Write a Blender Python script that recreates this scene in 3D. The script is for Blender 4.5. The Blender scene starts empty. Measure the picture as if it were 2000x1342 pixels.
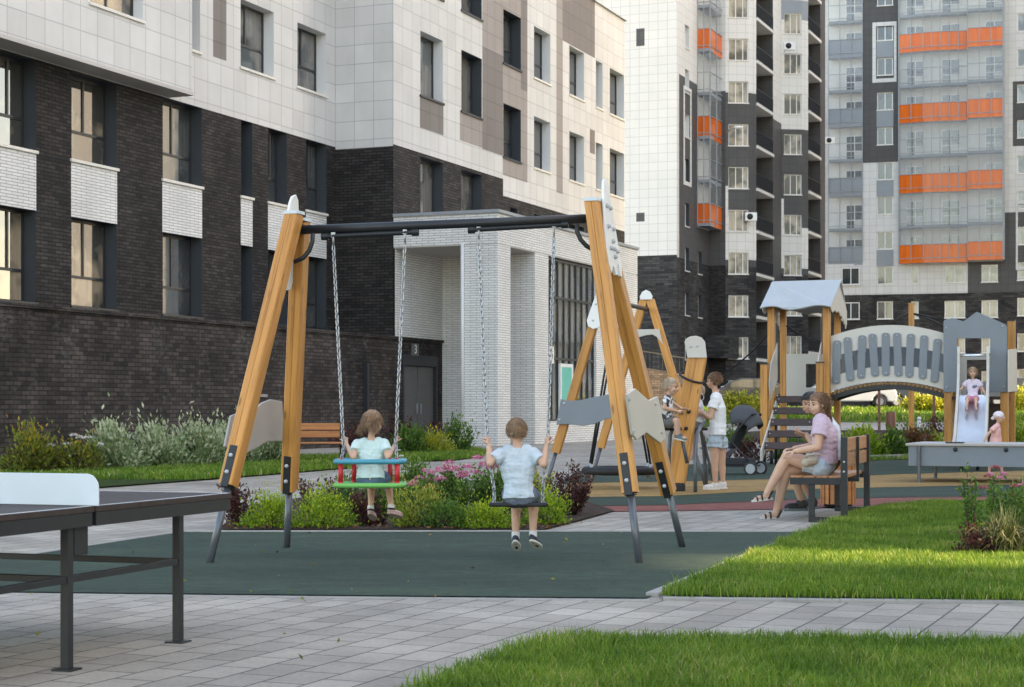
import bpy, bmesh, math, random
import numpy as np
from mathutils import Vector, Matrix, noise
random.seed(7); rng = np.random.default_rng(7)
scene = bpy.context.scene
COL = scene.collection
R = math.radians
# ---------------------------------------------------------------- camera
F, U0, V0, CH = 3400.0, 1000.0, 800.0, 1.15
cam = bpy.data.objects.new('camera', bpy.data.cameras.new('camera')); COL.objects.link(cam)
cam.location = (0, 0, CH); cam.rotation_euler = (R(90), 0, 0)
cam.data.sensor_width = 36; cam.data.lens = 36 * F / 2000
cam.data.shift_y = (V0 - 671) / 2000
cam.data.clip_end = 2000; cam.data.clip_start = 0.05
cam.data.dof.use_dof = True; cam.data.dof.focus_distance = 14.5; cam.data.dof.aperture_fstop = 9.0
scene.camera = cam
# ---------------------------------------------------------------- world, sun, exposure
SUN_EL, SUN_AZ = R(31), math.atan2(-0.16, 1.0)          # azimuth measured from +X
SV = Vector((math.cos(SUN_AZ) * math.cos(SUN_EL), math.sin(SUN_AZ) * math.cos(SUN_EL), math.sin(SUN_EL)))
w = bpy.data.worlds.new("World"); scene.world = w; w.use_nodes = True
nt = w.node_tree; bg = nt.nodes['Background']
sky = nt.nodes.new('ShaderNodeTexSky'); sky.sky_type = 'NISHITA'; sky.sun_disc = False
sky.sun_elevation = SUN_EL; sky.sun_rotation = R(90) - SUN_AZ
sky.air_density = 1.0; sky.dust_density = 1.2; sky.ozone_density = 0.6
nt.links.new(sky.outputs[0], bg.inputs[0]); bg.inputs[1].default_value = 0.15
sl = bpy.data.lights.new('sun', 'SUN'); sl.energy = 3.4; sl.angle = R(0.6); sl.color = (1.0, 0.86, 0.66)
so = bpy.data.objects.new('sun', sl); COL.objects.link(so); so.location = (30, 0, 40)
so.rotation_euler = SV.to_track_quat('Z', 'Y').to_euler()
scene.view_settings.view_transform = 'Standard'; scene.view_settings.look = 'None'
scene.view_settings.exposure = 2.36; scene.view_settings.gamma = 1
scene.view_settings.use_white_balance = True; scene.view_settings.white_balance_temperature = 8350; scene.view_settings.white_balance_tint = 12
scene.cycles.max_bounces = 8; scene.cycles.transparent_max_bounces = 12
# ---------------------------------------------------------------- helpers
def at(u, v, Y):                      # a photo direction taken to a real distance
    return Vector(((u - U0) / F * Y, Y, CH - (v - V0) / F * Y))
def gp(u, v, z=0.0):                  # the same on level ground
    Y = F * (CH - z) / (v - V0)
    return Vector(((u - U0) / F * Y, Y, z))
def on_plane(u, v, p, n):
    d = Vector(((u - U0) / F, 1, -(v - V0) / F)); c = Vector((0, 0, CH))
    return c + d * ((p - c).dot(n) / d.dot(n))
def lerp(a, b, t): return a + (b - a) * t
def interp(x, tab):
    if x <= tab[0][0]: return tab[0][1]
    for (a, b), (c, d) in zip(tab, tab[1:]):
        if x <= c: return b + (d - b) * (x - a) / (c - a)
    return tab[-1][1]
def gz(x, y):
    k = min(1, max(0, (x - 5) / 4)); k = k * k * (3 - 2 * k)
    return k * interp(y, [(45, 0), (62, .457), (68, .63), (75, .80), (90, 1.23), (100, 1.3)])
def tag(o, label=None, cat=None, group=None, kind=None):
    if label: o['label'] = label
    if cat: o['category'] = cat
    if group: o['group'] = group
    if kind: o['kind'] = kind
    return o
def empty(name, loc=(0, 0, 0), rz=0, label=None, cat=None, group=None):
    o = bpy.data.objects.new(name, None); COL.objects.link(o)
    o.location = loc; o.rotation_euler = (0, 0, rz); o.empty_display_size = .2
    return tag(o, label, cat, group)
class MB:
    """collects vertices and faces, built as one mesh object"""
    def __init__(s): s.v = []; s.f = []; s.m = []; s.uv = None
    def add(s, vs, fs, m=0):
        b = len(s.v); s.v += [tuple(p) for p in vs]; s.f += [tuple(i + b for i in f) for f in fs]; s.m += [m] * len(fs); return s
    def quad(s, a, b, c, d, m=0): return s.add([a, b, c, d], [(0, 1, 2, 3)], m)
    def box(s, x0, x1, y0, y1, z0, z1, m=0):
        vs = [(x0, y0, z0), (x1, y0, z0), (x1, y1, z0), (x0, y1, z0), (x0, y0, z1), (x1, y0, z1), (x1, y1, z1), (x0, y1, z1)]
        return s.add(vs, [(0, 3, 2, 1), (4, 5, 6, 7), (0, 1, 5, 4), (1, 2, 6, 5), (2, 3, 7, 6), (3, 0, 4, 7)], m)
    def obox(s, c, ax, ay, az, hx, hy, hz, m=0, ch=0.0):   # oriented box with chamfered long edges
        c = Vector(c); ax, ay, az = [Vector(q).normalized() for q in (ax, ay, az)]
        if ch <= 0: prof = [(-hx, -hy), (hx, -hy), (hx, hy), (-hx, hy)]
        else: prof = [(-hx + ch, -hy), (hx - ch, -hy), (hx, -hy + ch), (hx, hy - ch), (hx - ch, hy), (-hx + ch, hy), (-hx, hy - ch), (-hx, -hy + ch)]
        n = len(prof)
        vs = [c + ax * x + ay * y + az * z for z in (-hz, hz) for x, y in prof]
        fs = [(i, (i + 1) % n, n + (i + 1) % n, n + i) for i in range(n)] + [tuple(range(n - 1, -1, -1)), tuple(range(n, 2 * n))]
        return s.add(vs, fs, m)
    def bar(s, p0, p1, wx, wy, side, m=0, ch=0.0):         # rectangular bar from p0 to p1, width wx along 'side'
        p0, p1 = Vector(p0), Vector(p1); z = (p1 - p0); h = z.length / 2; z.normalize()
        x = Vector(side); x = (x - z * x.dot(z)).normalized(); y = z.cross(x)
        return s.obox((p0 + p1) / 2, x, y, z, wx / 2, wy / 2, h, m, ch)
    def prism(s, pts, n, t, m=0):                          # outline pts (3-D, coplanar) thickened by t along n
        pts = [Vector(p) for p in pts]; n = Vector(n).normalized() * t; k = len(pts)
        vs = pts + [p + n for p in pts]
        return s.add(vs, [tuple(range(k)), tuple(range(2 * k - 1, k - 1, -1))] + [(i, i + k, (i + 1) % k + k, (i + 1) % k) for i in range(k)], m)
    def tube(s, pts, r, seg=10, m=0, cap=True):
        pts = [Vector(p) for p in pts]; n = len(pts); rs = r if hasattr(r, '__len__') else [r] * n
        t0 = (pts[1] - pts[0]).normalized(); a = Vector((0, 0, 1)) if abs(t0.z) < .9 else Vector((1, 0, 0))
        nx = t0.cross(a).normalized(); vs = []
        for i, p in enumerate(pts):
            t = (pts[min(i + 1, n - 1)] - pts[max(i - 1, 0)]).normalized()
            nx = (nx - t * nx.dot(t)).normalized(); ny = t.cross(nx)
            vs += [p + (nx * math.cos(q) + ny * math.sin(q)) * rs[i] for q in [2 * math.pi * k / seg for k in range(seg)]]
        fs = [(i * seg + k, i * seg + (k + 1) % seg, (i + 1) * seg + (k + 1) % seg, (i + 1) * seg + k) for i in range(n - 1) for k in range(seg)]
        if cap: fs += [tuple(range(seg - 1, -1, -1)), tuple(range((n - 1) * seg, n * seg))]
        return s.add(vs, fs, m)
    def ring(s, c, nrm, R_, r, seg=12, sub=6, m=0, sx=None, stretch=1.0):   # torus, optionally stretched along sx
        n = Vector(nrm).normalized(); a = Vector(sx) if sx is not None else (Vector((0, 0, 1)) if abs(n.z) < .9 else Vector((1, 0, 0)))
        x = (a - n * a.dot(n)).normalized(); y = n.cross(x); c = Vector(c); vs = []
        for i in range(seg):
            q = 2 * math.pi * i / seg; e = x * math.cos(q) + y * math.sin(q); ctr = c + x * math.cos(q) * R_ * stretch + y * math.sin(q) * R_
            for k in range(sub):
                g = 2 * math.pi * k / sub; vs.append(ctr + e * math.cos(g) * r + n * math.sin(g) * r)
        return s.add(vs, [(i * sub + k, ((i + 1) % seg) * sub + k, ((i + 1) % seg) * sub + (k + 1) % sub, i * sub + (k + 1) % sub) for i in range(seg) for k in range(sub)], m)
    def ell(s, c, rx, ry, rz, M=None, seg=14, lat=9, m=0):
        c = Vector(c); M = M or Matrix.Identity(3); vs = [c + M @ Vector((0, 0, rz))]
        for i in range(1, lat):
            t = math.pi * i / lat
            vs += [c + M @ Vector((rx * math.sin(t) * math.cos(2 * math.pi * k / seg), ry * math.sin(t) * math.sin(2 * math.pi * k / seg), rz * math.cos(t))) for k in range(seg)]
        vs.append(c + M @ Vector((0, 0, -rz))); e = len(vs) - 1
        fs = [(0, 1 + k, 1 + (k + 1) % seg) for k in range(seg)]
        fs += [(1 + i * seg + k, 1 + (i + 1) * seg + k, 1 + (i + 1) * seg + (k + 1) % seg, 1 + i * seg + (k + 1) % seg) for i in range(lat - 2) for k in range(seg)]
        fs += [(e, 1 + (lat - 2) * seg + (k + 1) % seg, 1 + (lat - 2) * seg + k) for k in range(seg)]
        return s.add(vs, fs, m)
    def cone(s, p0, r0, p1, r1, f0=False, f1=False, seg=12):   # tapered limb with rounded (or flat) ends
        p0, p1 = Vector(p0), Vector(p1); z = p1 - p0
        if z.length < 1e-6: return s.ell(p0, r0, r0, r0)
        z.normalize(); a = Vector((0, 0, 1)) if abs(z.z) < .9 else Vector((1, 0, 0)); x = z.cross(a).normalized(); y = z.cross(x)
        st = []
        if not f0: st += [(p0 - z * r0 * math.cos(t), r0 * math.sin(t)) for t in (.25, .6, 1.0, 1.3)]
        st += [(p0, r0), (p1, r1)]
        if not f1: st += [(p1 + z * r1 * math.cos(t), r1 * math.sin(t)) for t in (1.3, 1.0, .6, .25)]
        vs = [p + (x * math.cos(q) + y * math.sin(q)) * r for p, r in st for q in [2 * math.pi * k / seg for k in range(seg)]]
        n = len(st)
        fs = [(i * seg + k, (i + 1) * seg + k, (i + 1) * seg + (k + 1) % seg, i * seg + (k + 1) % seg) for i in range(n - 1) for k in range(seg)]
        fs += [tuple(range(seg)), tuple(range(n * seg - 1, (n - 1) * seg - 1, -1))]
        return s.add(vs, fs)
    def build(s, name, mats, parent=None, smooth=False, bevel=0.0, recalc=True, uvrot=None):
        me = bpy.data.meshes.new(name); me.from_pydata(s.v, [], s.f)
        for q in (mats if isinstance(mats, (list, tuple)) else [mats]): me.materials.append(q)
        if len(me.materials) > 1: me.polygons.foreach_set('material_index', s.m)
        if recalc:
            bm = bmesh.new(); bm.from_mesh(me); bmesh.ops.recalc_face_normals(bm, faces=bm.faces)
            bm.to_mesh(me); bm.free()
        box_uv(me)
        if smooth is True: me.polygons.foreach_set('use_smooth', [True] * len(me.polygons))
        o = bpy.data.objects.new(name, me); COL.objects.link(o)
        if smooth == 'auto':
            me.polygons.foreach_set('use_smooth', [True] * len(me.polygons)); me.set_sharp_from_angle(angle=R(35))
        if bevel > 0:
            b = o.modifiers.new('bevel', 'BEVEL'); b.width = bevel; b.segments = 2; b.limit_method = 'ANGLE'; b.angle_limit = R(40)
        if parent: o.parent = parent
        return o
def box_uv(me):
    n = len(me.loops)
    if n == 0: return
    co = np.empty(len(me.vertices) * 3, 'f'); me.vertices.foreach_get('co', co); co = co.reshape(-1, 3)
    li = np.empty(n, 'i'); me.loops.foreach_get('vertex_index', li)
    pn = np.empty(len(me.polygons) * 3, 'f'); me.polygons.foreach_get('normal', pn); pn = np.abs(pn.reshape(-1, 3))
    lt = np.empty(len(me.polygons), 'i'); me.polygons.foreach_get('loop_total', lt)
    ln = np.repeat(pn, lt, axis=0); p = co[li]
    isz = ln[:, 2] > np.maximum(ln[:, 0], ln[:, 1]); isx = (ln[:, 0] > ln[:, 1]) & ~isz
    uv = np.stack([np.where(isx, p[:, 1], p[:, 0]), np.where(isz, p[:, 1], p[:, 2])], 1)
    l = me.uv_layers.new(name='UVMap'); l.data.foreach_set('uv', uv.astype('f').ravel())
def np_mesh(name, verts, faces, mats, parent=None, rnd=None, smooth=False, k=4):
    me = bpy.data.meshes.new(name); verts = np.asarray(verts, 'f'); faces = np.asarray(faces, 'i')
    nf = len(faces)
    me.vertices.add(len(verts)); me.vertices.foreach_set('co', verts.ravel())
    me.loops.add(nf * k); me.loops.foreach_set('vertex_index', faces.ravel())
    me.polygons.add(nf); me.polygons.foreach_set('loop_start', np.arange(0, nf * k, k, dtype='i'))
    me.update(calc_edges=True)
    if rnd is not None:
        a = me.attributes.new('rnd', 'FLOAT', 'FACE'); a.data.foreach_set('value', np.asarray(rnd, 'f'))
    for q in (mats if isinstance(mats, (list, tuple)) else [mats]): me.materials.append(q)
    if smooth: me.polygons.foreach_set('use_smooth', [True] * nf)
    o = bpy.data.objects.new(name, me); COL.objects.link(o)
    if parent: o.parent = parent
    return o
# ---------------------------------------------------------------- materials
MAT = {}
class N:
    def __init__(s, name, rough=.6, spec=.4, metal=0.0):
        s.m = bpy.data.materials.new(name); s.m.use_nodes = True; s.t = s.m.node_tree; s.b = s.t.nodes['Principled BSDF']
        s.b.inputs['Roughness'].default_value = rough; s.b.inputs['Specular IOR Level'].default_value = spec; s.b.inputs['Metallic'].default_value = metal
    def n(s, typ, **kw):
        q = s.t.nodes.new(typ)
        for k, v in kw.items():
            if k.startswith('i_'): q.inputs[int(k[2:]) if k[2:].isdigit() else k[2:].replace('_', ' ')].default_value = v
            else: setattr(q, k, v)
        return q
    def l(s, a, b): s.t.links.new(a, b)
    def uv(s): return s.n('ShaderNodeUVMap').outputs[0]
    def obj(s): return s.n('ShaderNodeTexCoord').outputs['Object']
    def geo(s): return s.n('ShaderNodeNewGeometry').outputs['Position']
    def mapped(s, vec, sc=(1, 1, 1), rot=(0, 0, 0), loc=(0, 0, 0)):
        q = s.n('ShaderNodeMapping'); q.inputs['Scale'].default_value = sc; q.inputs['Rotation'].default_value = rot; q.inputs['Location'].default_value = loc
        s.l(vec, q.inputs[0]); return q.outputs[0]
    def noise(s, vec, scale, detail=4, rough=.6):
        q = s.n('ShaderNodeTexNoise'); q.inputs['Scale'].default_value = scale; q.inputs['Detail'].default_value = detail; q.inputs['Roughness'].default_value = rough
        s.l(vec, q.inputs['Vector']); return q.outputs['Fac']
    def ramp(s, fac, stops, interp='LINEAR'):
        q = s.n('ShaderNodeValToRGB'); q.color_ramp.interpolation = interp; e = q.color_ramp.elements
        while len(e) < len(stops): e.new(.5)
        for k, (p, c) in zip(e, stops): k.position = p; k.color = (*c, 1)
        s.l(fac, q.inputs[0]); return q.outputs[0]
    def mix(s, fac, a, b, mode='MIX'):
        q = s.n('ShaderNodeMix', data_type='RGBA', blend_type=mode)
        for i, x in ((0, fac), (6, a), (7, b)):
            if hasattr(x, 'links'): s.l(x, q.inputs[i])
            elif i == 0: q.inputs[0].default_value = x
            else: q.inputs[i].default_value = (*x, 1)
        return q.outputs[2]
    def col(s, c):
        if hasattr(c, 'links'): s.l(c, s.b.inputs['Base Color'])
        else: s.b.inputs['Base Color'].default_value = (*c, 1)
        return s
    def bump(s, h, strength=.3, dist=.01):
        q = s.n('ShaderNodeBump'); q.inputs['Strength'].default_value = strength; q.inputs['Distance'].default_value = dist
        s.l(h, q.inputs['Height']); s.l(q.outputs[0], s.b.inputs['Normal']); return s
    def done(s, key=None): MAT[key or s.m.name] = s.m; return s.m
def sc3(c, k): return tuple(min(1, x * k) for x in c)
def split_build(mb, name, mat, parent):
    '''one object per connected region'''
    par = {}
    def find(a):
        while par[a] != a: par[a] = par[par[a]]; a = par[a]
        return a
    key = [tuple(round(c, 2) for c in p) for p in mb.v]
    for k in key: par.setdefault(k, k)
    for f in mb.f:
        for i in f[1:]: par[find(key[i])] = find(key[f[0]])
    reg = {}
    for f in mb.f: reg.setdefault(find(key[f[0]]), []).append(f)
    for fs in reg.values():
        o = MB()
        for f in fs: o.add([mb.v[i] for i in f], [tuple(range(len(f)))])
        o.build(name, mat, parent, recalc=False)
def plain(name, c, rough=.55, var=.12, scale=6.0, spec=.4, metal=0.0, bump=0.0):
    a = N(name, rough, spec, metal); f = a.noise(a.obj(), scale, 5)
    a.col(a.ramp(f, [(.3, sc3(c, 1 - var)), (.7, sc3(c, 1 + var))]))
    if bump: a.bump(a.noise(a.obj(), scale * 8, 3), bump, .004)
    return a.done()
def brick(name, c1, c2, mortar, bw, bh, mort, bump=.5, rough=.85, offset=.5, stain=.25, sc=.35, spec=.3, eff=0):
    a = N(name, rough, spec); uv = a.uv()
    b = a.n('ShaderNodeTexBrick', offset=offset, squash=1.0); a.l(uv, b.inputs['Vector'])
    for k, v in (('Color1', (*c1, 1)), ('Color2', (*c2, 1)), ('Mortar', (*mortar, 1)), ('Scale', 1.0), ('Mortar Size', mort), ('Mortar Smooth', .1), ('Bias', 0.0), ('Brick Width', bw), ('Row Height', bh)):
        b.inputs[k].default_value = v
    f = a.noise(uv, sc, 5, .65); st = a.ramp(f, [(.3, (1 - stain,) * 3), (.7, (1 + stain * .5,) * 3)])
    f2 = a.noise(a.mapped(uv, (1, .15, 1)), 2.2, 4, .6); st2 = a.ramp(f2, [(.25, (1 - stain * .5,) * 3), (.75, (1 + stain * .3,) * 3)])
    a.col(a.mix(1.0, a.mix(1.0, b.outputs['Color'], st, 'MULTIPLY'), st2, 'MULTIPLY'))
    if eff:                                              # lime bloom: pale smears washed down the brick
        e1 = a.noise(a.mapped(uv, (1.1, .5, 1)), 1.0, 6, .75); e2 = a.noise(a.mapped(uv, (5, 9, 1)), 1.0, 3, .7)
        fm = a.n('ShaderNodeMath', operation='MULTIPLY'); a.l(a.ramp(e1, [(.50, (0,) * 3), (.72, (1,) * 3)]), fm.inputs[0]); a.l(a.ramp(e2, [(.45, (0,) * 3), (.75, (eff,) * 3)]), fm.inputs[1])
        src = a.b.inputs['Base Color'].links[0].from_socket; a.col(a.mix(fm.outputs[0], src, (.22, .21, .20)))
    if bump:
        inv = a.n('ShaderNodeMath', operation='SUBTRACT'); inv.inputs[0].default_value = 1; a.l(b.outputs['Fac'], inv.inputs[1]); a.bump(inv.outputs[0], bump, .02)
    return a.done()
brick('dark_brick', (.022, .020, .0195), (.062, .053, .049), (.010, .009, .009), .30, .095, .012, .7, .8, stain=.45, eff=.16)
brick('plinth_brick', (.026, .022, .021), (.085, .068, .062), (.016, .014, .014), .30, .105, .012, .6, .85, stain=.6, sc=.5, eff=.75)
brick('white_brick', (.74, .725, .70), (.83, .815, .79), (.42, .41, .40), .42, .078, .011, .7, .75, stain=.12)
brick('far_brick', (.026, .025, .026), (.085, .078, .074), (.03, .03, .03), .55, .16, .015, .5, .85, stain=.5)
PW, PH = .70, .62
brick('white_panel', (.585, .57, .55), (.655, .64, .62), (.40, .395, .39), PW, PH, .012, .3, .45, 0.0, .09)
brick('taupe_panel', (.30, .265, .245), (.33, .29, .27), (.18, .16, .15), PW, PH, .012, .3, .5, 0.0, .08)
brick('brown_panel', (.185, .16, .15), (.20, .175, .165), (.11, .10, .095), PW, PH, .012, .3, .5, 0.0, .08)
brick('cream_panel', (.72, .685, .635), (.745, .71, .66), (.52, .495, .46), .62, .60, .016, .2, .5, 0.0, .05)
brick('pale_grey_panel', (.64, .625, .60), (.69, .67, .645), (.46, .45, .44), .62, .60, .016, .2, .5, 0.0, .06)
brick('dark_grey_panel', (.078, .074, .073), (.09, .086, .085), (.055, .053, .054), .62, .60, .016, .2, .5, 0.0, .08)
plain('frame_dark', (.028, .030, .034), .4, .1); plain('reveal_dark', (.045, .053, .062), .45, .08, 1.0)
plain('reveal_white', (.70, .70, .69), .5, .04, 1.0); plain('sill_white', (.72, .68, .62), .5, .05); plain('frame_white', (.80, .80, .78), .4, .04)
plain('soffit', (.50, .47, .44), .6, .08, .5); plain('concrete', (.42, .40, .37), .8, .12, 3.0, bump=.2); plain('slab_cream', (.68, .65, .60), .7, .08)
plain('blue_grey_panel', (.26, .285, .31), .5, .06, .6); plain('dark_void', (.05, .05, .052), .9, .2, .5); plain('metal_grey', (.30, .32, .34), .4, .08, spec=.5)
plain('door_grey', (.13, .125, .125), .5, .08); plain('interior_wall', (.66, .64, .60), .8, .1, .6)
def pane_mat(name, base, c2, rough=.04, sx=9.0, lo=.42):        # window glass with curtain-like folds and patches in its colour
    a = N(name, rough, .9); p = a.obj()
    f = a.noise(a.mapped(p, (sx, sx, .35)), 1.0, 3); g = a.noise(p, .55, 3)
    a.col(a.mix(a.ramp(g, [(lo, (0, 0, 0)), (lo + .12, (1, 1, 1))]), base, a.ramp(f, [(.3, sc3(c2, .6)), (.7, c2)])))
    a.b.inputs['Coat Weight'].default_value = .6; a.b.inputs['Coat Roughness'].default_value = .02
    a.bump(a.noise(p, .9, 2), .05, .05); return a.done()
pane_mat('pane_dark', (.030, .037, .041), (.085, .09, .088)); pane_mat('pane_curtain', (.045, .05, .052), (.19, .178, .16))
pane_mat('pane_far', (.07, .075, .08), (.30, .30, .29), sx=5.0); pane_mat('pane_gold_reflection', (.045, .045, .04), (.38, .305, .21), sx=3.0, lo=.50); pane_mat('pane_warm_reflection', (.10, .085, .06), (.56, .47, .35), sx=5.0)  # gold and warm panes: reflected golden light painted into the colour as patches
def clear_glass(name, tint, alpha):
    a = N(name, .03, .8); a.col(tint); a.b.inputs['Alpha'].default_value = alpha; return a.done()
clear_glass('balcony_glass', (.74, .77, .80), .2)
a = N('orange_panel', .25, .5); a.col(a.ramp(a.noise(a.mapped(a.obj(), (2.5, 2.5, .3)), 1.0, 3), [(.3, (.66, .10, .006)), (.7, (.80, .16, .016))])); a.done()
# ---------------------------------------------------------------- ground and surfaces
TX, TY = .38078, .92467               # the buildings' long direction
TROT = math.atan2(TY, TX)
def paving(name, c1, c2, mort, bw, bh, ms=.006, stain=.25):
    a = N(name, .8, .3); p = a.mapped(a.geo(), rot=(0, 0, -TROT))
    b = a.n('ShaderNodeTexBrick', offset=.5); a.l(p, b.inputs['Vector'])
    for k, v in (('Color1', (*c1, 1)), ('Color2', (*c2, 1)), ('Mortar', (*mort, 1)), ('Scale', 1.0), ('Mortar Size', ms), ('Mortar Smooth', .2), ('Bias', 0.0), ('Brick Width', bw), ('Row Height', bh)):
        b.inputs[k].default_value = v
    f = a.noise(a.geo(), .8, 6, .7); f2 = a.noise(a.geo(), 40, 3, .6); f3 = a.noise(p, .23, 4, .6)
    c = a.mix(1.0, b.outputs['Color'], a.ramp(f, [(.3, (1 - stain,) * 3), (.72, (1.1, 1.09, 1.06))]), 'MULTIPLY')
    c = a.mix(1.0, c, a.ramp(f3, [(.35, (.86, .83, .80)), (.65, (1.05, 1.05, 1.05))]), 'MULTIPLY')
    c = a.mix(1.0, c, a.ramp(f2, [(.3, (.86,) * 3), (.7, (1.1,) * 3)]), 'MULTIPLY'); a.col(c)
    inv = a.n('ShaderNodeMath', operation='SUBTRACT'); inv.inputs[0].default_value = 1; a.l(b.outputs['Fac'], inv.inputs[1]); a.bump(inv.outputs[0], .6, .006)
    return a.done()
paving('paving_grey', (.335, .302, .262), (.45, .408, .356), (.085, .082, .078), .32, .21, .006, .36)
paving('paving_dark', (.095, .085, .08), (.13, .115, .11), (.05, .045, .04), .21, .105, .006)
paving('paving_far', (.36, .33, .30), (.42, .39, .36), (.2, .19, .18), .4, .3, .008)
def rubber(name, c, c2):
    a = N(name, .9, .25); p = a.geo()
    f = a.noise(p, 85, 4, .8); g = a.noise(a.mapped(p, (.4, 1.3, 1)), 1.1, 7, .7); h = a.noise(p, 330, 1)
    x = a.mix(1.0, a.ramp(f, [(.32, sc3(c, .6)), (.5, c), (.70, c2)]), a.ramp(g, [(.3, (.66,) * 3), (.5, (.95, .97, .97)), (.72, (1.45, 1.42, 1.22))]), 'MULTIPLY')
    md_ = a.noise(a.mapped(p, (1, 1.8, 1)), 5.5, 4, .7); x = a.mix(1.0, x, a.ramp(md_, [(.32, (.70, .70, .72)), (.66, (1.28, 1.28, 1.22))]), 'MULTIPLY')
    a.col(a.mix(a.ramp(h, [(.66, (0, 0, 0)), (.72, (.7,) * 3)]), x, (.25, .26, .24))); a.bump(f, .5, .004); return a.done()
rubber('rubber_green', (.022, .042, .030), (.052, .080, .052)); rubber('rubber_tan', (.31, .18, .065), (.42, .255, .10)); rubber('rubber_red', (.20, .058, .048), (.28, .09, .07))
a = N('mulch', .9, .2); p = a.geo(); f = a.noise(p, 22, 4, .8); g = a.n('ShaderNodeTexVoronoi'); g.inputs['Scale'].default_value = 30; a.l(p, g.inputs['Vector'])
a.col(a.mix(.5, a.ramp(f, [(.35, (.02, .013, .010)), (.6, (.08, .05, .035)), (.75, (.17, .12, .09))]), g.outputs['Color'], 'SOFT_LIGHT')); a.bump(f, 1.0, .04); a.done()
a = N('soil_grass', .95, .1); f = a.noise(a.geo(), 9, 6, .7); a.col(a.ramp(f, [(.35, (.018, .030, .010)), (.65, (.045, .075, .018))])); a.bump(f, .8, .03); a.done()
a = N('lawn_far', .95, .1); f = a.noise(a.geo(), 3, 6, .75); a.col(a.ramp(f, [(.3, (.045, .085, .012)), (.7, (.11, .16, .022))])); a.bump(a.noise(a.geo(), 30, 4), 1.0, .06); a.done()
plain('asphalt', (.055, .055, .058), .9, .2, 2.0, bump=.3)
plain('kerb_concrete', (.29, .275, .255), .85, .15, 5.0, bump=.2)
def sheet(name, pts, z, mat, kind='structure'):
    m = MB(); m.add([(p[0], p[1], z) for p in pts], [tuple(range(len(pts)))]); o = m.build(name, mat); tag(o, kind=kind); return o
# one ground sheet to the horizon
xs = sorted(set([-900, -300, -120, -60] + list(range(-30, 62, 3)) + [5, 6, 7, 8, 9] + [90, 140, 300, 900])); ys = sorted(set([-200, -60, -20, -5] + list(range(0, 46, 5)) + [48, 52, 56, 60, 62, 65, 68, 71, 75, 80, 85, 90, 95, 100, 110, 130, 160, 200, 300, 600, 1500]))
gv = [(x, y, gz(x, y)) for y in ys for x in xs]; nx = len(xs)
gf = [(j * nx + i, j * nx + i + 1, (j + 1) * nx + i + 1, (j + 1) * nx + i) for j in range(len(ys) - 1) for i in range(nx - 1)]
tag(MB().add(gv, gf).build('ground', MAT['paving_grey']), kind='structure')
def patch(name, x0, x1, y0, y1, dz, mat, slant=0.0):     # a strip that follows the rising ground
    X = [x for x in xs if x0 < x < x1]; Y = [y for y in ys if y0 < y < y1]; X = [x0] + X + [x1]; Y = [y0] + Y + [y1]
    v = [(x, y + slant * (x - x0), 0) for y in Y for x in X]; v = [(x, y, gzl(x, y) + dz) for x, y, _ in v]; n = len(X)
    return tag(MB().add(v, [(j * n + i, j * n + i + 1, (j + 1) * n + i + 1, (j + 1) * n + i) for j in range(len(Y) - 1) for i in range(n - 1)]).build(name, mat), kind='structure')
def gzl(x, y):                                           # height of the built ground sheet (bilinear)
    i = max(k for k in range(len(xs) - 1) if xs[k] <= x); j = max(k for k in range(len(ys) - 1) if ys[k] <= y)
    s = (x - xs[i]) / (xs[i + 1] - xs[i]); t = (y - ys[j]) / (ys[j + 1] - ys[j])
    return lerp(lerp(gv[j * nx + i][2], gv[j * nx + i + 1][2], s), lerp(gv[(j + 1) * nx + i][2], gv[(j + 1) * nx + i + 1][2], s), t)
patch('service_road', 4, 60, 84, 112, .012, MAT['asphalt'])
patch('far_lawn', 7, 45, 68, 86, .02, MAT['lawn_far'])
patch('far_path', 7, 45, 60.5, 68, .012, MAT['paving_far'])
patch('garden_soil', 7.5, 40, 42.5, 60.5, .02, MAT['mulch'])
# soft play surfacing
GA, GB = 10.72, 16.25
green_front = [gp(-60, 1157), gp(300, 1161), gp(800, 1166), gp(1262, 1170)]
green_back = [gp(1590, 1041), gp(1000, 1040), gp(356, 1041), gp(251, 1056), gp(17, 1092), gp(-300, 1138)]
sheet('play_surface_green', green_front + green_back, .008, MAT['rubber_green'])
def band(name, left, right, z, mat):                     # a curved band: lists of (u, v) on its near and far edge
    sheet(name, [gp(*q) for q in left] + [gp(*q) for q in reversed(right)], z, mat)
band('play_surface_red', [(1110, 1001), (1300, 999), (1560, 995), (1760, 987), (2010, 981), (2500, 975)], [(1110, 985), (1300, 984), (1560, 976), (1760, 972), (2010, 968), (2500, 960)], .008, MAT['rubber_red'])
band('play_surface_green', [(1100, 991), (1300, 988), (1560, 977), (1760, 973), (2010, 970), (2500, 962)], [(1090, 974), (1300, 970), (1560, 957), (1760, 952), (2010, 946), (2500, 938)], .012, MAT['rubber_green'])
band('play_surface_tan', [(1090, 974), (1300, 971), (1560, 958), (1760, 953), (2010, 948), (2500, 940)], [(1110, 945), (1300, 942), (1560, 936), (1760, 927), (2010, 919), (2500, 905)], .016, MAT['rubber_tan'])
band('play_surface_green', [(1090, 946), (1300, 943), (1560, 937), (1760, 928), (2010, 921), (2500, 907)], [(1130, 922), (1300, 910), (1560, 903), (1760, 900), (2010, 897), (2500, 890)], .020, MAT['rubber_green'])
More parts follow.
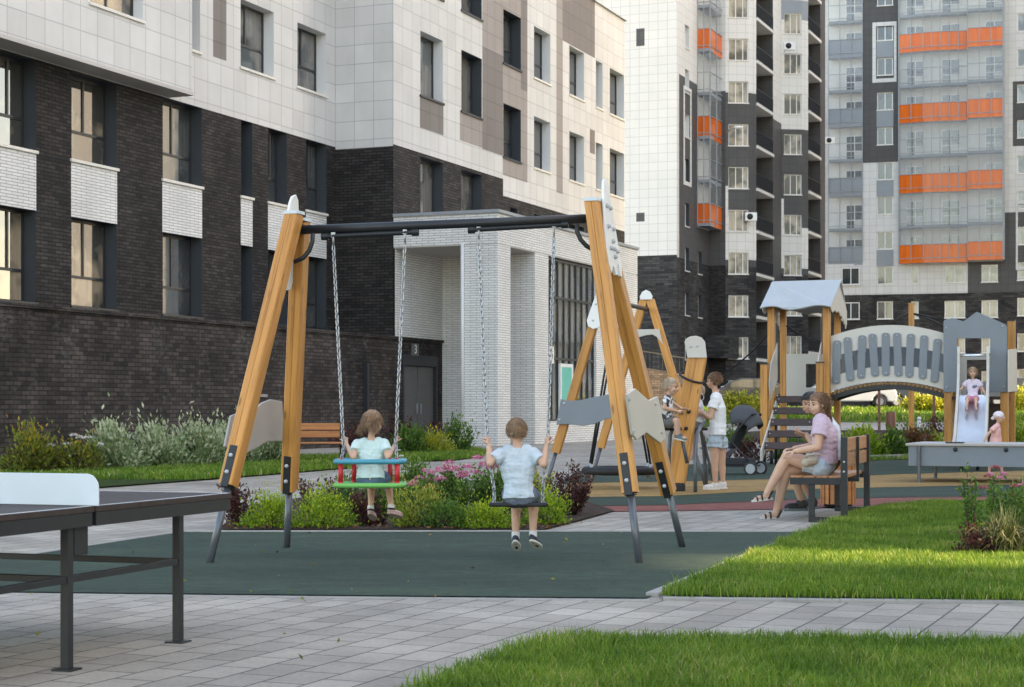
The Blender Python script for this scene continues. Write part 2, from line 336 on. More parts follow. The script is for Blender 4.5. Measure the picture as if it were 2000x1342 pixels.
# mulch bed with the flowers, other soil beds
bed = [gp(426, 1037), gp(800, 1037), gp(1060, 1037), gp(1128, 1020), gp(1200, 1000), gp(1130, 975), gp(1000, 962), gp(700, 958), gp(480, 990)]
sheet('mulch_bed', bed, .018, MAT['mulch'])
LAWN_R = [gp(1290, 1170), gp(1440, 1104), gp(1592, 1041), gp(1660, 1012), gp(1720, 996), gp(1800, 988), gp(2300, 984), gp(2600, 1185), gp(2000, 1179)]
LAWN_F = [gp(800, 1362), gp(925, 1314), gp(1010, 1280), gp(1085, 1259), gp(1500, 1260), gp(2000, 1268), gp(2300, 1274), gp(2600, 1500), gp(700, 1500)]
LAWN_L = [gp(-80, 968), gp(185, 955), gp(460, 934), gp(690, 915), gp(690, 895), gp(300, 895), gp(-80, 900)]
LAWN_E = [gp(775, 903), gp(880, 901), gp(945, 893), gp(950, 884), gp(900, 878), gp(700, 880)]
LAWN_K = [gp(1640, 905), gp(1780, 898), gp(2300, 893), gp(2300, 882), gp(1640, 890)]
for nm, pl in (('lawn_soil', LAWN_R), ('lawn_soil', LAWN_F), ('lawn_soil', LAWN_L), ('lawn_soil', LAWN_E), ('lawn_soil', LAWN_K)):
    sheet(nm, pl, .024, MAT['soil_grass'])
def kerb(name, pts, w, h, label):
    m = MB()
    for a_, b_ in zip(pts, pts[1:]):
        d = (b_ - a_); d.z = 0; s_ = Vector((-d.y, d.x, 0)); m.bar(Vector((a_.x, a_.y, h / 2 - .02)), Vector((b_.x, b_.y, h / 2 - .02)), w, h + .04, s_)
    return tag(m.build(name, MAT['kerb_concrete'], bevel=.006), kind='structure')
kerb('kerb', [gp(1274, 1166), gp(1420, 1106), gp(1585, 1040), gp(1655, 1011)], .085, .028, '')
kerb('kerb', [gp(-60, 1160), gp(300, 1164), gp(800, 1169), gp(1268, 1173)], .06, .006, '')
kerb('kerb', [gp(-300, 1137), gp(17, 1091), gp(251, 1055), gp(356, 1039), gp(1000, 1038.5), gp(1588, 1039)], .06, .014, '')
kerb('kerb', [gp(1295, 1172), gp(1640, 1176), gp(2300, 1182)], .06, .02, '')
kerb('kerb', [gp(1650, 902), gp(1730, 899), gp(1790, 897), gp(2200, 893)], .12, .12, '')
# ---------------------------------------------------------------- buildings
def cells(xs_, zs_, openings, regfun, P, groups):
    """wall as a grid of real quads with the openings left out; regfun(x, z) -> (part name, material)"""
    X = sorted(set(round(x, 3) for x in xs_)); Z = sorted(set(round(z, 3) for z in zs_))
    for i in range(len(X) - 1):
        for j in range(len(Z) - 1):
            cx, cz = (X[i] + X[i + 1]) / 2, (Z[j] + Z[j + 1]) / 2
            if any(a < cx < b and c < cz < d for a, b, c, d in openings): continue
            k = regfun(cx, cz)
            if k is None: continue
            groups.setdefault(k, MB()).quad(P(X[i], Z[j], 0), P(X[i + 1], Z[j], 0), P(X[i + 1], Z[j + 1], 0), P(X[i], Z[j + 1], 0))
def make_window(P, o, parent, depth, rev, frame, pane, mull=(), trans=(), sill=None, fw=.07, out=.05, base=0.0):
    """recess, frame bars, glass and sill of one opening; P(x, z, into wall)"""
    a, b, c, d = o; D = depth; w_ = MB()
    D2 = D + fw
    for p, q in (((a, c), (a, d)), ((b, d), (b, c)), ((a, d), (b, d)), ((b, c), (a, c))):
        w_.quad(P(p[0], p[1], base), P(q[0], q[1], base), P(q[0], q[1], D2), P(p[0], p[1], D2), 1)
    def bb(x0, x1, z0, z1):
        vs = [P(x, z, y) for y in (D, D2 - .003) for x, z in ((x0, z0), (x1, z0), (x1, z1), (x0, z1))]
        w_.add(vs, [(0, 1, 2, 3), (4, 7, 6, 5), (0, 4, 5, 1), (1, 5, 6, 2), (2, 6, 7, 3), (3, 7, 4, 0)], 0)
    bb(a, a + fw, c, d); bb(b - fw, b, c, d); bb(a + fw, b - fw, c, c + fw); bb(a + fw, b - fw, d - fw, d)
    zt = sorted([c + fw] + list(trans) + [d - fw])
    for t in trans: bb(a + fw, b - fw, t - fw / 2, t + fw / 2)
    for x, k in mull:                                          # mullion at x, in the light row k (None = all)
        z0, z1 = (c + fw, d - fw) if k is None else ((trans[0] + fw / 2, d - fw) if k == 1 else (c + fw, trans[0] - fw / 2))
        bb(x - fw / 2, x + fw / 2, z0, z1)
    wo = w_.build('window', [frame, rev], parent)
    MB().quad(P(a + fw, c + fw, D + .03), P(b - fw, c + fw, D + .03), P(b - fw, d - fw, D + .03), P(a + fw, d - fw, D + .03)).build('pane', pane, wo, recalc=False)
    if sill:
        s_ = MB(); vs = [P(x, z, y) for y in (-out + base, D) for x, z in ((a - .06, c - .06), (b + .06, c - .06), (b + .06, c + .012), (a - .06, c + .012))]
        s_.add(vs, [(0, 1, 2, 3), (4, 7, 6, 5), (0, 4, 5, 1), (1, 5, 6, 2), (2, 6, 7, 3), (3, 7, 4, 0)]); s_.build('sill', sill, wo)
    return wo
M = MAT
# ---- the near building: a brick and panel block along the left, with a white brick porch
near = empty('apartment_building', (-5.784, 57.0, 0), TROT, 'long white panelled building with dark brick lower floors and white brick porch', 'building', None)
G1 = {}
YB = -2.11
PA = lambda x, z, y: (x, y, z)
PB = lambda x, z, y: (x, YB + y, z)
ow, rowA = [], []
colsA = [(-16.95, -15.48, 0), (-14.05, -12.12, 1), (-9.98, -8.02, 1), (-5.88, -5.24, 2), (-4.30, -3.18, 3), (-1.95, -.62, 3), (-20.4, -18.5, 1), (-24.2, -22.3, 1)]
for a_, b_, k in colsA: rowA += [(a_, b_, 3.76, 6.03, k, 'd'), (a_, b_, 7.48, 9.74 if a_ > -10.5 else 9.70, k, 'd')]
colsT = [(-13.12, -11.09), (-9.60, -8.10), (-5.91, -3.97), (-2.51, -.63), (-17.2, -15.4)]
for a_, b_ in colsT:
    for z0 in (11.30, 15.05): rowA.append((a_, b_, z0, z0 + 2.02, 4, 'w'))
opA = [r[:4] for r in rowA]
stripes = [(a_ - .02, b_ + .02) for a_, b_, k in colsA]
def regA(x, z):
    if z < 9.74:
        if 6.03 < z < 7.48 and any(a_ < x < b_ for a_, b_ in stripes): return ('spandrel', 'white_brick')
        return ('brick_wall', 'dark_brick')
    if -7.42 < x < -6.70 and z > 11.32: return ('accent_panel', 'brown_panel')
    return ('cladding', 'white_panel')
cells([-27, 0, -10, -7.42, -6.70] + [x for r in rowA for x in r[:2]] + [x for s_ in stripes for x in s_], [3.3, 3.63, 9.74, 11.32, 18.5, 6.03, 7.48] + [z for r in rowA for z in r[2:4]], opA, regA, PA, G1)
for a_, b_, c_, d_, k, s_ in rowA:
    w0 = b_ - a_; tr = c_ + .80
    dk = s_ == 'd'
    mul = {0: [(a_ + .86, 1)], 1: [(a_ + .98, 1)], 2: [], 3: [(a_ + .72, 1)], 4: [(a_ + .86, 1)]}[k]
    make_window(PA, (a_, b_, c_, d_), near, .36 if k != 2 else .45, M['reveal_dark' if dk else 'reveal_white'], M['frame_dark'], M['pane_gold_reflection' if (dk and a_ < -11 and a_ > -18) else ('pane_dark' if dk else 'pane_curtain')], mul, [tr] if k != 2 else [], M['sill_white' if not (dk and c_ < 5) else 'frame_dark'])
# overhanging panelled volume of the far left
ox0, ox1, oy = -27, -9.68, -.75; G2 = {}; wo_ = (-14.30, -12.02, 11.32, 13.3)
PO = lambda x, z, y: (x, oy + y, z)
cells([ox0, ox1, wo_[0], wo_[1]], [9.86, 18.5, wo_[2], wo_[3]], [wo_], lambda x, z: 'f', PO, G2)
G2['f'].quad((ox1, oy, 9.86), (ox1, -.003, 9.86), (ox1, -.003, 18.5), (ox1, oy, 18.5)); G2['f'].build('overhang', M['white_panel'], near, recalc=False)
MB().box(ox0, ox1 + .03, oy - .03, -.006, 9.76, 9.857).build('soffit', M['soffit'], near)
make_window(PO, wo_, near, .30, M['reveal_white'], M['frame_dark'], M['pane_gold_reflection'], [(-13.2, None)], [], M['sill_white'])
# projecting part: short face x = 0 and long face YB
G1.setdefault(('brick_wall', 'dark_brick'), MB()).quad((0, 0, 3.3), (0, YB, 3.3), (0, YB, 9.66), (0, 0, 9.66))
G1.setdefault(('cladding', 'white_panel'), MB()).quad((0, 0, 9.66), (0, YB, 9.66), (0, YB, 18.5), (0, 0, 18.5))
rowB = []
for z0, z1 in ((7.64, 9.60), (11.65, 13.80), (15.2, 17.3)): rowB += [(2.04, 3.84, z0, z1, 'd' if z0 < 9 else 'w'), (5.39, 7.20, z0, z1, 'd' if z0 < 9 else 'g')]
for z0 in (10.55, 14.05): rowB.append((9.22, 10.95, z0, z0 + 2.0, 'g'))
for a_, b_ in ((12.31, 14.08), (16.23, 18.0), (19.46, 20.32), (21.26, 23.2)):
    for z0 in (10.55, 14.05): rowB.append((a_, b_, z0, z0 + 2.0, 'w'))
for a_, b_ in ((9.9, 10.6), (12.3, 14.1), (16.2, 18.0)): rowB.append((a_, b_, 7.3, 8.75, 'd'))
def regB(x, z):
    bt = 9.72 if x < 9.2 else 9.1
    if z < bt:
        return ('brick_wall', 'dark_brick') if z > 3.45 else None
    if 2.0 < x < 3.88 and 10.56 < z < 11.65: return ('accent_panel', 'brown_panel')
    if 5.26 < x < 7.25 and 10.6 < z < 11.65: return ('accent_panel', 'taupe_panel')
    if 7.25 < x < 9.17 and 10.57 < z < 14.28: return ('accent_panel', 'brown_panel')
    if 7.25 < x < 9.17 and z > 14.28: return ('accent_panel', 'taupe_panel')
    if 10.95 < x < 11.62 and z > 13.36: return ('accent_panel', 'brown_panel')
    if 9.17 < x < 11.62 and z > 9.87: return ('accent_panel', 'taupe_panel')
    if 14.76 < x < 15.46 and z > 9.87: return ('accent_panel', 'taupe_panel')
    if 15.46 < x < 19.33 and z > 16.1: return ('accent_panel', 'brown_panel')
    if 18.69 < x < 19.33 and 12.0 < z < 13.0: return ('accent_panel', 'brown_panel')
    return ('cladding', 'white_panel')
cells([0, 23.27, 2.0, 3.88, 5.26, 7.25, 9.17, 9.2, 10.95, 11.62, 14.76, 15.46, 19.33, 18.69] + [x for r in rowB for x in r[:2]], [3.45, 9.72, 9.1, 10.56, 10.6, 10.57, 11.65, 14.28, 13.36, 9.87, 16.1, 12.0, 13.0, 18.5] + [z for r in rowB for z in r[2:4]], [r[:4] for r in rowB], regB, PB, G1)
for a_, b_, c_, d_, k in rowB:
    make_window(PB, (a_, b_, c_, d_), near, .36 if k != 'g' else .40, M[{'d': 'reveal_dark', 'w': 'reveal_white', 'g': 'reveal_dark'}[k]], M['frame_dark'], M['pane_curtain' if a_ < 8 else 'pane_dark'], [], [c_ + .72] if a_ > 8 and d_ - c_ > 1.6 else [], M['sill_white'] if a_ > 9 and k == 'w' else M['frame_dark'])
# end wall, back and roof close the volume
G1[('cladding', 'white_panel')].quad((23.27, YB, 3.0), (23.27, 12, 3.0), (23.27, 12, 18.5), (23.27, YB, 18.5))
G1[('brick_wall', 'dark_brick')].quad((23.27, YB, 0), (23.27, 12, 0), (23.27, 12, 3.0), (23.27, YB, 3.0))
for (nm, mt), mb in G1.items(): split_build(mb, nm, M[mt], near)
MB().box(-27, 23.2, .6, 12, .1, 18.3).build('core', M['dark_void'], near)
MB().add([(-27.2, -.8, 18.5), (0, -.8, 18.5), (0, YB - .1, 18.5), (23.4, YB - .1, 18.5), (23.4, 12.2, 18.5), (-27.2, 12.2, 18.5)], [tuple(range(6))]).build('roof', M['concrete'], near)
# brick plinth one storey high, standing forward, with a ledge
pl = MB(); pl.quad((-30, -2.15, 0), (.62, -2.15, 0), (.62, -2.15, 3.42), (-30, -2.15, 3.42)); pl.quad((.62, -2.15, 2.95), (3.3, -2.15, 2.95), (3.3, -2.15, 3.42), (.62, -2.15, 3.42))
pl.quad((3.3, -2.15, 0), (3.7, -2.15, 0), (3.7, -2.15, 3.42), (3.3, -2.15, 3.42))
pl.build('plinth', M['plinth_brick'], near, recalc=False)
MB().box(-30, 3.72, -2.22, .3, 3.425, 3.52).build('ledge', M['plinth_brick'], near)
dr = MB(); dr.box(.62, .72, -2.16, -1.9, .05, 2.95); dr.box(3.2, 3.3, -2.16, -1.9, .05, 2.95); dr.box(.72, 3.2, -2.16, -1.9, 2.6, 2.95)
do = dr.build('door_frame', M['frame_dark'], near)
for x0, x1 in ((.73, 1.93), (1.99, 3.19)):
    d1 = MB(); d1.box(x0, x1, -2.05, -1.98, .05, 2.59); q = d1.build('door', M['door_grey'], near, bevel=.01)
    MB().tube([(lerp(x0, x1, .9 if x0 < 1 else .1), -2.10, z) for z in (1.0, 1.1, 1.2, 1.35)], .018).build('handle', M['metal_grey'], q, True)
MB().box(.72, 3.2, -1.9, -1.85, .05, 2.6).build('door_back', M['dark_void'], near)
def text(name, body, size, loc, rot, mat, parent=None, ext=.004):
    c = bpy.data.curves.new(name, 'FONT'); c.body = body; c.size = size; c.extrude = ext; c.align_x = 'CENTER'; c.align_y = 'CENTER'
    o = bpy.data.objects.new(name, c); COL.objects.link(o); dg = bpy.context.evaluated_depsgraph_get()
    me = bpy.data.meshes.new_from_object(o.evaluated_get(dg)); bpy.data.objects.remove(o); me.materials.clear(); me.materials.append(mat)
    o = bpy.data.objects.new(name, me); COL.objects.link(o); o.location = loc; o.rotation_euler = rot
    if parent: o.parent = parent
    return o
pp = MB(); pp.box(1.25, 1.75, -2.19, -2.155, 2.93, 3.33); plate = pp.build('number_plate', M['door_grey'], near); plate.name = 'number_plate'
text('number', '3', .42, (1.5, -2.197, 3.13), (R(90), 0, 0), M['frame_white'], plate)
# pipe on the plinth, cable tray strip
MB().box(-2.2, -2.05, -2.3, -2.16, 0, 2.6).build('downpipe', M['frame_dark'], near)
MB().box(-9.0, -8.1, -2.2, -2.16, 1.5, 1.58).build('air_grille', M['kerb_concrete'], near)
# porch: L-shaped white brick frame (side wall, back wall, lintel, corner pier, second pier)
yo = -5.77
po = empty('porch', (0, 0, 0)); po.parent = near
pw = MB(); pw.quad((.02, -2.16, 3.52), (3.7, -2.16, 3.52), (3.7, -2.16, 6.36), (.02, -2.16, 6.36)); pw.build('side_wall', M['white_brick'], po, recalc=False)
pw = MB(); pw.quad((3.7, -2.12, 0), (3.7, -4.62, 0), (3.7, -4.62, 6.36), (3.7, -2.12, 6.36)); pw.build('back_wall', M['white_brick'], po, recalc=False)
pw = MB(); pw.box(0, 14, yo, -2.12, 6.40, 7.36); pw.build('lintel', M['white_brick'], po)
MB().box(.01, 13.9, yo + .01, -2.12, 6.36, 6.398).build('porch_ceiling', M['soffit'], po)
MB().box(-.06, 14.05, yo - .06, -2.12, 7.363, 7.46).build('parapet_cap', M['metal_grey'], po)
MB().box(0, 1.05, yo, -4.62, 0, 6.358).build('pier', M['white_brick'], po)
MB().box(3.19, 4.41, yo, -4.4, 0, 6.358).build('pier', M['white_brick'], po)
pw = MB(); pw.box(9.25, 14, yo, -2.2, 0, 6.358); pw.box(4.41, 9.25, yo, yo + .3, 0, .75); pw.build('porch_wall', M['white_brick'], po)
MB().tube([(-.06, -4.58, .3), (-.06, -4.58, 6.4)], .06).build('drainpipe', M['reveal_white'], po, True)
gx = [4.41 + i * (9.25 - 4.41) / 8 for i in range(9)]
gm = MB()
for i, x in enumerate(gx): gm.box(x - .035, x + .035, yo + .10, yo + .2, .75, 6.3)
for z in (.78, 2.9, 5.0, 6.28): gm.box(4.41, 9.25, yo + .095, yo + .19, z - .04, z + .04)
cw = gm.build('curtain_wall', M['frame_dark'], po)
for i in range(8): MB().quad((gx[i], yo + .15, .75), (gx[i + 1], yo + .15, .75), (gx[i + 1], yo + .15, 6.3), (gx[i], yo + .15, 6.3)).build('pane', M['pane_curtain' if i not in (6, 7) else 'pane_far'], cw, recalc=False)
plain('turquoise_door', (.10, .50, .42), .45, .06)
d2 = MB(); d2.box(5.72, 6.72, yo + .02, yo + .09, .06, 2.62); d2.build('entrance_door', M['turquoise_door'], po)
fr = MB(); fr.box(5.60, 5.72, yo + .01, yo + .09, .06, 2.74); fr.box(6.72, 6.84, yo + .01, yo + .09, .06, 2.74); fr.box(5.72, 6.72, yo + .01, yo + .09, 2.62, 2.74); fr.build('entrance_door_frame', M['frame_white'], po)
sg = MB(); sg.box(4.62, 4.98, yo + .02, yo + .05, 2.72, 3.30); sp = sg.build('number_sign', M['frame_white'], po); 
text('number', '6', .4, (4.8, yo + .016, 3.01), (R(90), 0, 0), M['frame_dark'], None).parent = po
# ---- second building: tower with an end wall, a glazed balcony stack and bays stepping to the right
T2 = Vector((TX, TY, 0)); E2 = Vector((-TY, TX, 0))
mid = empty('apartment_tower', (11.18, 118, 0), 0, 'tall cream and grey tower with stacked open balconies and an orange glazed corner', 'building')
O2 = Vector((11.18, 118, 0)); TOP = 34.0; SH = 3.07
G3 = {}
def wallface(p0, p1, rows_x, zs_, ops, reg, groups, depth=0):
    """vertical wall from plan point p0 to p1 (relative to the thing)"""
    d = (p1 - p0); L_ = d.length; d.normalize(); n_ = Vector((-d.y, d.x, 0))
    P = lambda x, z, y: tuple(p0 + d * x + n_ * y + Vector((0, 0, z)))
    cells([0, L_] + rows_x, zs_, ops, reg, P, groups)
    return P, L_
zrow = [8.0 - 2 * SH + i * SH for i in range(12)]           # sill heights
c0 = Vector((0, 0, 0)); ce = E2 * 7; c1 = T2 * 7.9; c2 = Vector((15.31, 124.84, 0)) - O2; c3 = Vector((16.99, 125.0, 0)) - O2; c4 = Vector((17.61, 125.5, 0)) - O2
c5 = Vector((19.5, 130.1, 0)) - O2; c6 = Vector((20.5, 132.5, 0)) - O2; c7 = Vector((22.1, 132.7, 0)) - O2; c8 = Vector((22.65, 133.1, 0)) - O2; c9 = Vector((24.26, 137.0, 0)) - O2; c10 = Vector((24.97, 138.8, 0)) - O2
LV = [0, 11.6, 24.0, TOP]
def reg_end(x, z):
    if z < 11.65: return ('brick_wall', 'far_brick')
    if 4.1 < x < 4.7 and (26.0 < z < 27.2 or 14.0 < z < 14.6): return ('accent_panel', 'dark_grey_panel')
    if 1.7 < x < 3.0 and 20.4 < z < 22.2: return ('accent_panel', 'dark_grey_panel')
    return ('cladding', 'cream_panel')
wallface(ce, c0, [4.1, 4.7, 1.7, 3.0], [0, 11.65, 14, 14.6, 20.4, 22.2, 26, 27.2, TOP], [], reg_end, G3)
def win(P, o, **k): make_window(P, o, mid, k.get('D', .25), k.get('rev', M['reveal_white']), k.get('fr', M['frame_white']), k.get('pane', M['pane_far']), k.get('mull', []), k.get('trans', []), k.get('sill', M['sill_white']), .06, .06)
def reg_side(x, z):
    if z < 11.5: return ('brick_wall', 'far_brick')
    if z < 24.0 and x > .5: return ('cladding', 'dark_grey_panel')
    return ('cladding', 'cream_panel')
so_ = []
for z in zrow[:9]:
    so_.append((1.9, 2.9, z - .35, z + 1.25))
    if z < 12.5: so_.append((5.1, 6.0, z - .35, z + 1.25))
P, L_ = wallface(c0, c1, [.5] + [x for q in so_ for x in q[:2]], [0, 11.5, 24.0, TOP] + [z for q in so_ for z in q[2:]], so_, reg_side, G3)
for q in so_: win(P, q, rev=M['reveal_dark'] if q[2] < 17 else M['reveal_white'], pane=M['pane_dark'])
# white surround on the grey side wall
fr = MB()
for x0, x1, z0, z1 in ((1.5, 1.72, 16.6, 23.4), (3.1, 3.32, 16.6, 23.4), (1.72, 3.1, 16.6, 16.82), (1.72, 3.1, 23.18, 23.4)):
    fr.add([P(x, z, y) for y in (-.05, -.002) for x, z in ((x0, z0), (x1, z0), (x1, z1), (x0, z1))], [(0, 1, 2, 3), (4, 7, 6, 5), (0, 4, 5, 1), (1, 5, 6, 2), (2, 6, 7, 3), (3, 7, 4, 0)])
fr.build('surround', M['cream_panel'], mid)
wallface(c1, c2, [], [0, 11.5, 24.0, TOP], [], lambda x, z: ('brick_wall', 'dark_brick') if z < 11.5 else ('cladding', 'dark_grey_panel' if z < 24 else 'pale_grey_panel'), G3)
def bay(pa, pb, pc, zdark, zs_rows, blue):
    Lb = (pb - pa).length
    ops = [(.22, Lb - .02, z - .2, z + 1.35) for z in zs_rows]
    def rg(x, z):
        if z < 11.4: return ('brick_wall', 'far_brick')
        if 11.9 < z < 17.2: return ('cladding', 'cream_panel') if z < 14.8 or x < .2 else ('cladding', 'dark_grey_panel' if z > 15 else 'cream_panel')
        if any(abs(z - b_) < .75 for b_ in blue): return ('accent_panel', 'blue_grey_panel')
        return ('cladding', 'dark_grey_panel' if z < zdark else 'cream_panel')
    zz = [0, 11.4, 11.9, 14.8, 15, 17.2, zdark, TOP] + [z for q in ops for z in q[2:]] + [b_ + s_ for b_ in blue for s_ in (-.75, .75)]
    P, L_ = wallface(pa, pb, [.2] + [x for q in ops for x in q[:2]], zz, ops, rg, G3)
    for q in ops: win(P, q, D=.14, mull=[(lerp(q[0], q[1], .38), None), (lerp(q[0], q[1], .74), None)], pane=M['pane_warm_reflection'], rev=M['frame_white'])
    wallface(pb, pc, [], zz, [], rg, G3)
zb1 = [z for z in zrow[2:11]]
bay(c2, c3, c4, 23.9, [1.9, 5.0] + [8.0 + SH * i for i in range(8)], [])
bay(c6, c7, c8, 22.5, [8.5 + SH * i for i in range(8)] + [5.4], [22.3 - 6.3, 31.6])
wallface(c5, c6, [], [0, 16.5, 22.9, TOP], [], lambda x, z: ('cladding', 'dark_grey_panel' if z < 22.9 else 'cream_panel'), G3)
wallface(c9, c10, [], [0, TOP], [], lambda x, z: ('cladding', 'dark_grey_panel'), G3)
wallface(c10, c10 + E2 * 12, [], [0, TOP], [], lambda x, z: ('cladding', 'dark_grey_panel'), G3)
def loggia(pa, pb, z0):
    L_ = (pb - pa).length; d = (pb - pa).normalized(); n_ = Vector((-d.y, d.x, 0))
    v = MB(); bk = n_ * 1.6
    v.quad(pa + bk, pb + bk, pb + bk + Vector((0, 0, TOP)), pa + bk + Vector((0, 0, TOP))); v.quad(pb, pb + bk, pb + bk + Vector((0, 0, TOP)), pb + Vector((0, 0, TOP))); v.quad(pa, pa + bk, pa + bk + Vector((0, 0, TOP)), pa + Vector((0, 0, TOP)))
    v.build('loggia_wall', M['dark_grey_panel'], mid)
    for i in range(10):
        z = z0 + i * SH
        s_ = MB(); s_.obox((pa + pb) / 2 + n_ * .75 + Vector((0, 0, z)), d, n_, (0, 0, 1), L_ / 2, .85, .11); bo = s_.build('balcony', M['slab_cream'], mid)
        r_ = MB()
        for zz in (.2, 1.15): r_.bar(pa + Vector((0, 0, z + zz)), pb + Vector((0, 0, z + zz)), .05, .05, n_)
        k = int(L_ / .16)
        for j in range(k + 1):
            q = pa.lerp(pb, j / k); r_.bar(q + Vector((0, 0, z + .1)), q + Vector((0, 0, z + 1.15)), .03, .03, d)
        r_.build('railing', M['frame_dark'], bo)
loggia(c4, c5, 4.75); loggia(c8, c9, 5.5)
for (nm, mt), mb in G3.items(): split_build(mb, nm, M[mt], mid)
MB().add([tuple(p + Vector((0, 0, TOP))) for p in (ce, c0, c1, c2, c3, c4, c5, c6, c7, c8, c9, c10, c10 + E2 * 12)], [tuple(range(13))]).build('roof', M['concrete'], mid)
# glazed balcony stack
g0 = Vector((13.05, 122.5, 0)) - O2; g1 = Vector((13.9, 122.15, 0)) - O2; g2 = Vector((15.18, 125.2, 0)) - O2
def glazed(parent, pts, z0, n, orange, nm, band_mat='orange_panel', other=None, sub=3, ztop=None, step=SH, slab=.22):
    """a stack of glazed balconies on the plan polyline pts: slabs, band panels, mullions, glass"""
    for i in range(n):
        z = z0 + i * step
        s_ = MB()
        for pa, pb in zip(pts, pts[1:]):
            d = (pb - pa).normalized(); n_ = Vector((-d.y, d.x, 0)); s_.obox((pa + pb) / 2 + n_ * .46 + Vector((0, 0, z)), d, n_, (0, 0, 1), (pb - pa).length / 2, .43, slab / 2)
        so2 = s_.build('balcony', M['blue_grey_panel'], parent)
        mu = MB(); gl = MB(); bd = MB(); isb = i in orange
        for pa, pb in zip(pts, pts[1:]):
            d = (pb - pa).normalized(); n_ = Vector((-d.y, d.x, 0)); L_ = (pb - pa).length; k = max(1, round(L_ / .85)) if sub is None else sub
            for j in range(k + 1):
                q = pa.lerp(pb, j / k); mu.bar(q + Vector((0, 0, z + slab / 2)), q + Vector((0, 0, z + step - slab / 2)), .06, .08, d)
            for zz in (1.50, .30): mu.bar(pa + n_ * -.01 + Vector((0, 0, z + zz)), pb + n_ * -.01 + Vector((0, 0, z + zz)), .05, .05, n_)
            Z = Vector((0, 0, 1))
            lo = z + (1.50 if isb else slab / 2)
            gl.quad(pa + n_ * .03 + Z * lo, pb + n_ * .03 + Z * lo, pb + n_ * .03 + Z * (z + step - slab / 2), pa + n_ * .03 + Z * (z + step - slab / 2))
            if isb or other:
                bd.quad(pa + n_ * .015 + Z * (z - slab / 2), pb + n_ * .015 + Z * (z - slab / 2), pb + n_ * .015 + Z * (z + 1.50), pa + n_ * .015 + Z * (z + 1.50))
        mu.build('mullions', M['metal_grey'], so2); gl.build('glass', M['balcony_glass'], so2, recalc=False)
        if isb or other: bd.build('band_panel', M[band_mat if isb else other], so2, recalc=False)
    return
glazed(mid, [g0, g1, g2], 14.15, 7, (0, 2, 4, 6), 'x', sub=2)
# inner wall seen through that glazing
MB().quad(*[tuple(g0 + T2 * .0 + Vector((0, 0, z))) if k == 0 else tuple(g0 + T2 * 3.2 + Vector((0, 0, z))) for k, z in ((0, 14), (1, 14), (1, TOP), (0, TOP))]).build('inner_wall', M['interior_wall'], mid)
# brick balcony box over the ground floor
bb = MB(); b0 = Vector((13.75, 124.6, 0)) - O2
bb.prism([at(1376, 655, 124.0) - O2, at(1424, 655, 123.4) - O2, at(1456, 659, 126.3) - O2, at(1400, 655, 128) - O2], (0, 0, -1), 1.62); bb.build('brick_balcony', M['far_brick'], mid)
# ---- third building: slab block closing the view on the right
X3 = Vector((.9604, -.2785, 0)); far = empty('apartment_block', (31.0, 154.0, 0), math.atan2(-.2785, .9604), 'wide grey and white apartment block with bands of orange glazed balconies', 'building')
def fx(u):                                                   # photo column -> distance along that facade
    k = (u - U0) / F; return (k * 154 - 31.0) / (.9604 + .2785 * k)
zf = lambda v, x: CH + (V0 - v) / F * (154 - .2785 * x)
G4 = {}; P3 = lambda x, z, y: (x, y, z)
X85, X57, X90, X60 = fx(1685), fx(1757), fx(1890), fx(1959)
s3 = 68 / 3400 * 153.5
ops = []
wz = [3.0 + s3 * i for i in range(13)]
for z in wz:
    ops.append((fx(1713), fx(1744), z, z + 1.55))
    ops.append((fx(1987), fx(2022), z + .1, z + 1.65)); ops.append((fx(2060), fx(2095), z + .1, z + 1.65))
low = [3.0, 3.0 + s3, 3.0 + 2 * s3, 3.0 + 3 * s3]
for z in low:
    ops += [(fx(1845), fx(1885), z, z + 1.5), (fx(1917), fx(1949), z, z + 1.5)]
    if z > 4: ops.append((fx(1780), fx(1794), z, z + 1.5))
surr = []
def reg3(x, z):
    if z < 11.3: return ('brick_wall', 'far_brick')
    if x < X57:
        if fx(1713) < x < fx(1744) and (zf(287, 3) + .0 < z < 0): return None
        return ('cladding', 'dark_grey_panel' if z > 22.95 else 'pale_grey_panel')
    if x < X90 + 0: return ('cladding', 'pale_grey_panel')
    if x < X60: return ('cladding', 'dark_grey_panel' if z < 14 else 'pale_grey_panel')
    if z < 18.2: return ('cladding', 'dark_grey_panel')
    if fx(1978) < x and 23.9 < z < 29.5: return ('cladding', 'dark_grey_panel')
    return ('cladding', 'pale_grey_panel')
cells([X85, X57, X90, X60, fx(1978), 40] + [x for q in ops for x in q[:2]], [0, 11.3, 14, 18.2, 22.95, 23.9, 29.5, 42] + [z for q in ops for z in q[2:]], ops, reg3, P3, G4)
for q in ops:
    make_window(P3, q, far, .16, M['frame_white'], M['frame_white'], M['pane_dark' if q[0] < X57 else 'pane_far'], [(lerp(q[0], q[1], .5), None)] if q[1] - q[0] > .8 else [], [], M['sill_white'], .075, .05)
for i in (4, 6, 8, 10):                                # blue-grey panels between paired windows
    z0 = wz[i - 1] + 1.58
    MB().box(fx(1712), fx(1745), -.03, -.003, z0, z0 + s3 - 1.62).build('blue_panel', M['blue_grey_panel'], far)
sr = MB(); z0, z1 = zf(161, 2), zf(43, 2)
for a_ in ((fx(1704), fx(1711), z0, z1), (fx(1746), fx(1751), z0, z1), (fx(1711), fx(1746), z0, z0 + .35), (fx(1711), fx(1746), z1 - .35, z1)): sr.box(a_[0], a_[1], -.05, -.002, a_[2], a_[3])
sr.build('surround', M['pale_grey_panel'], far); sr = MB()
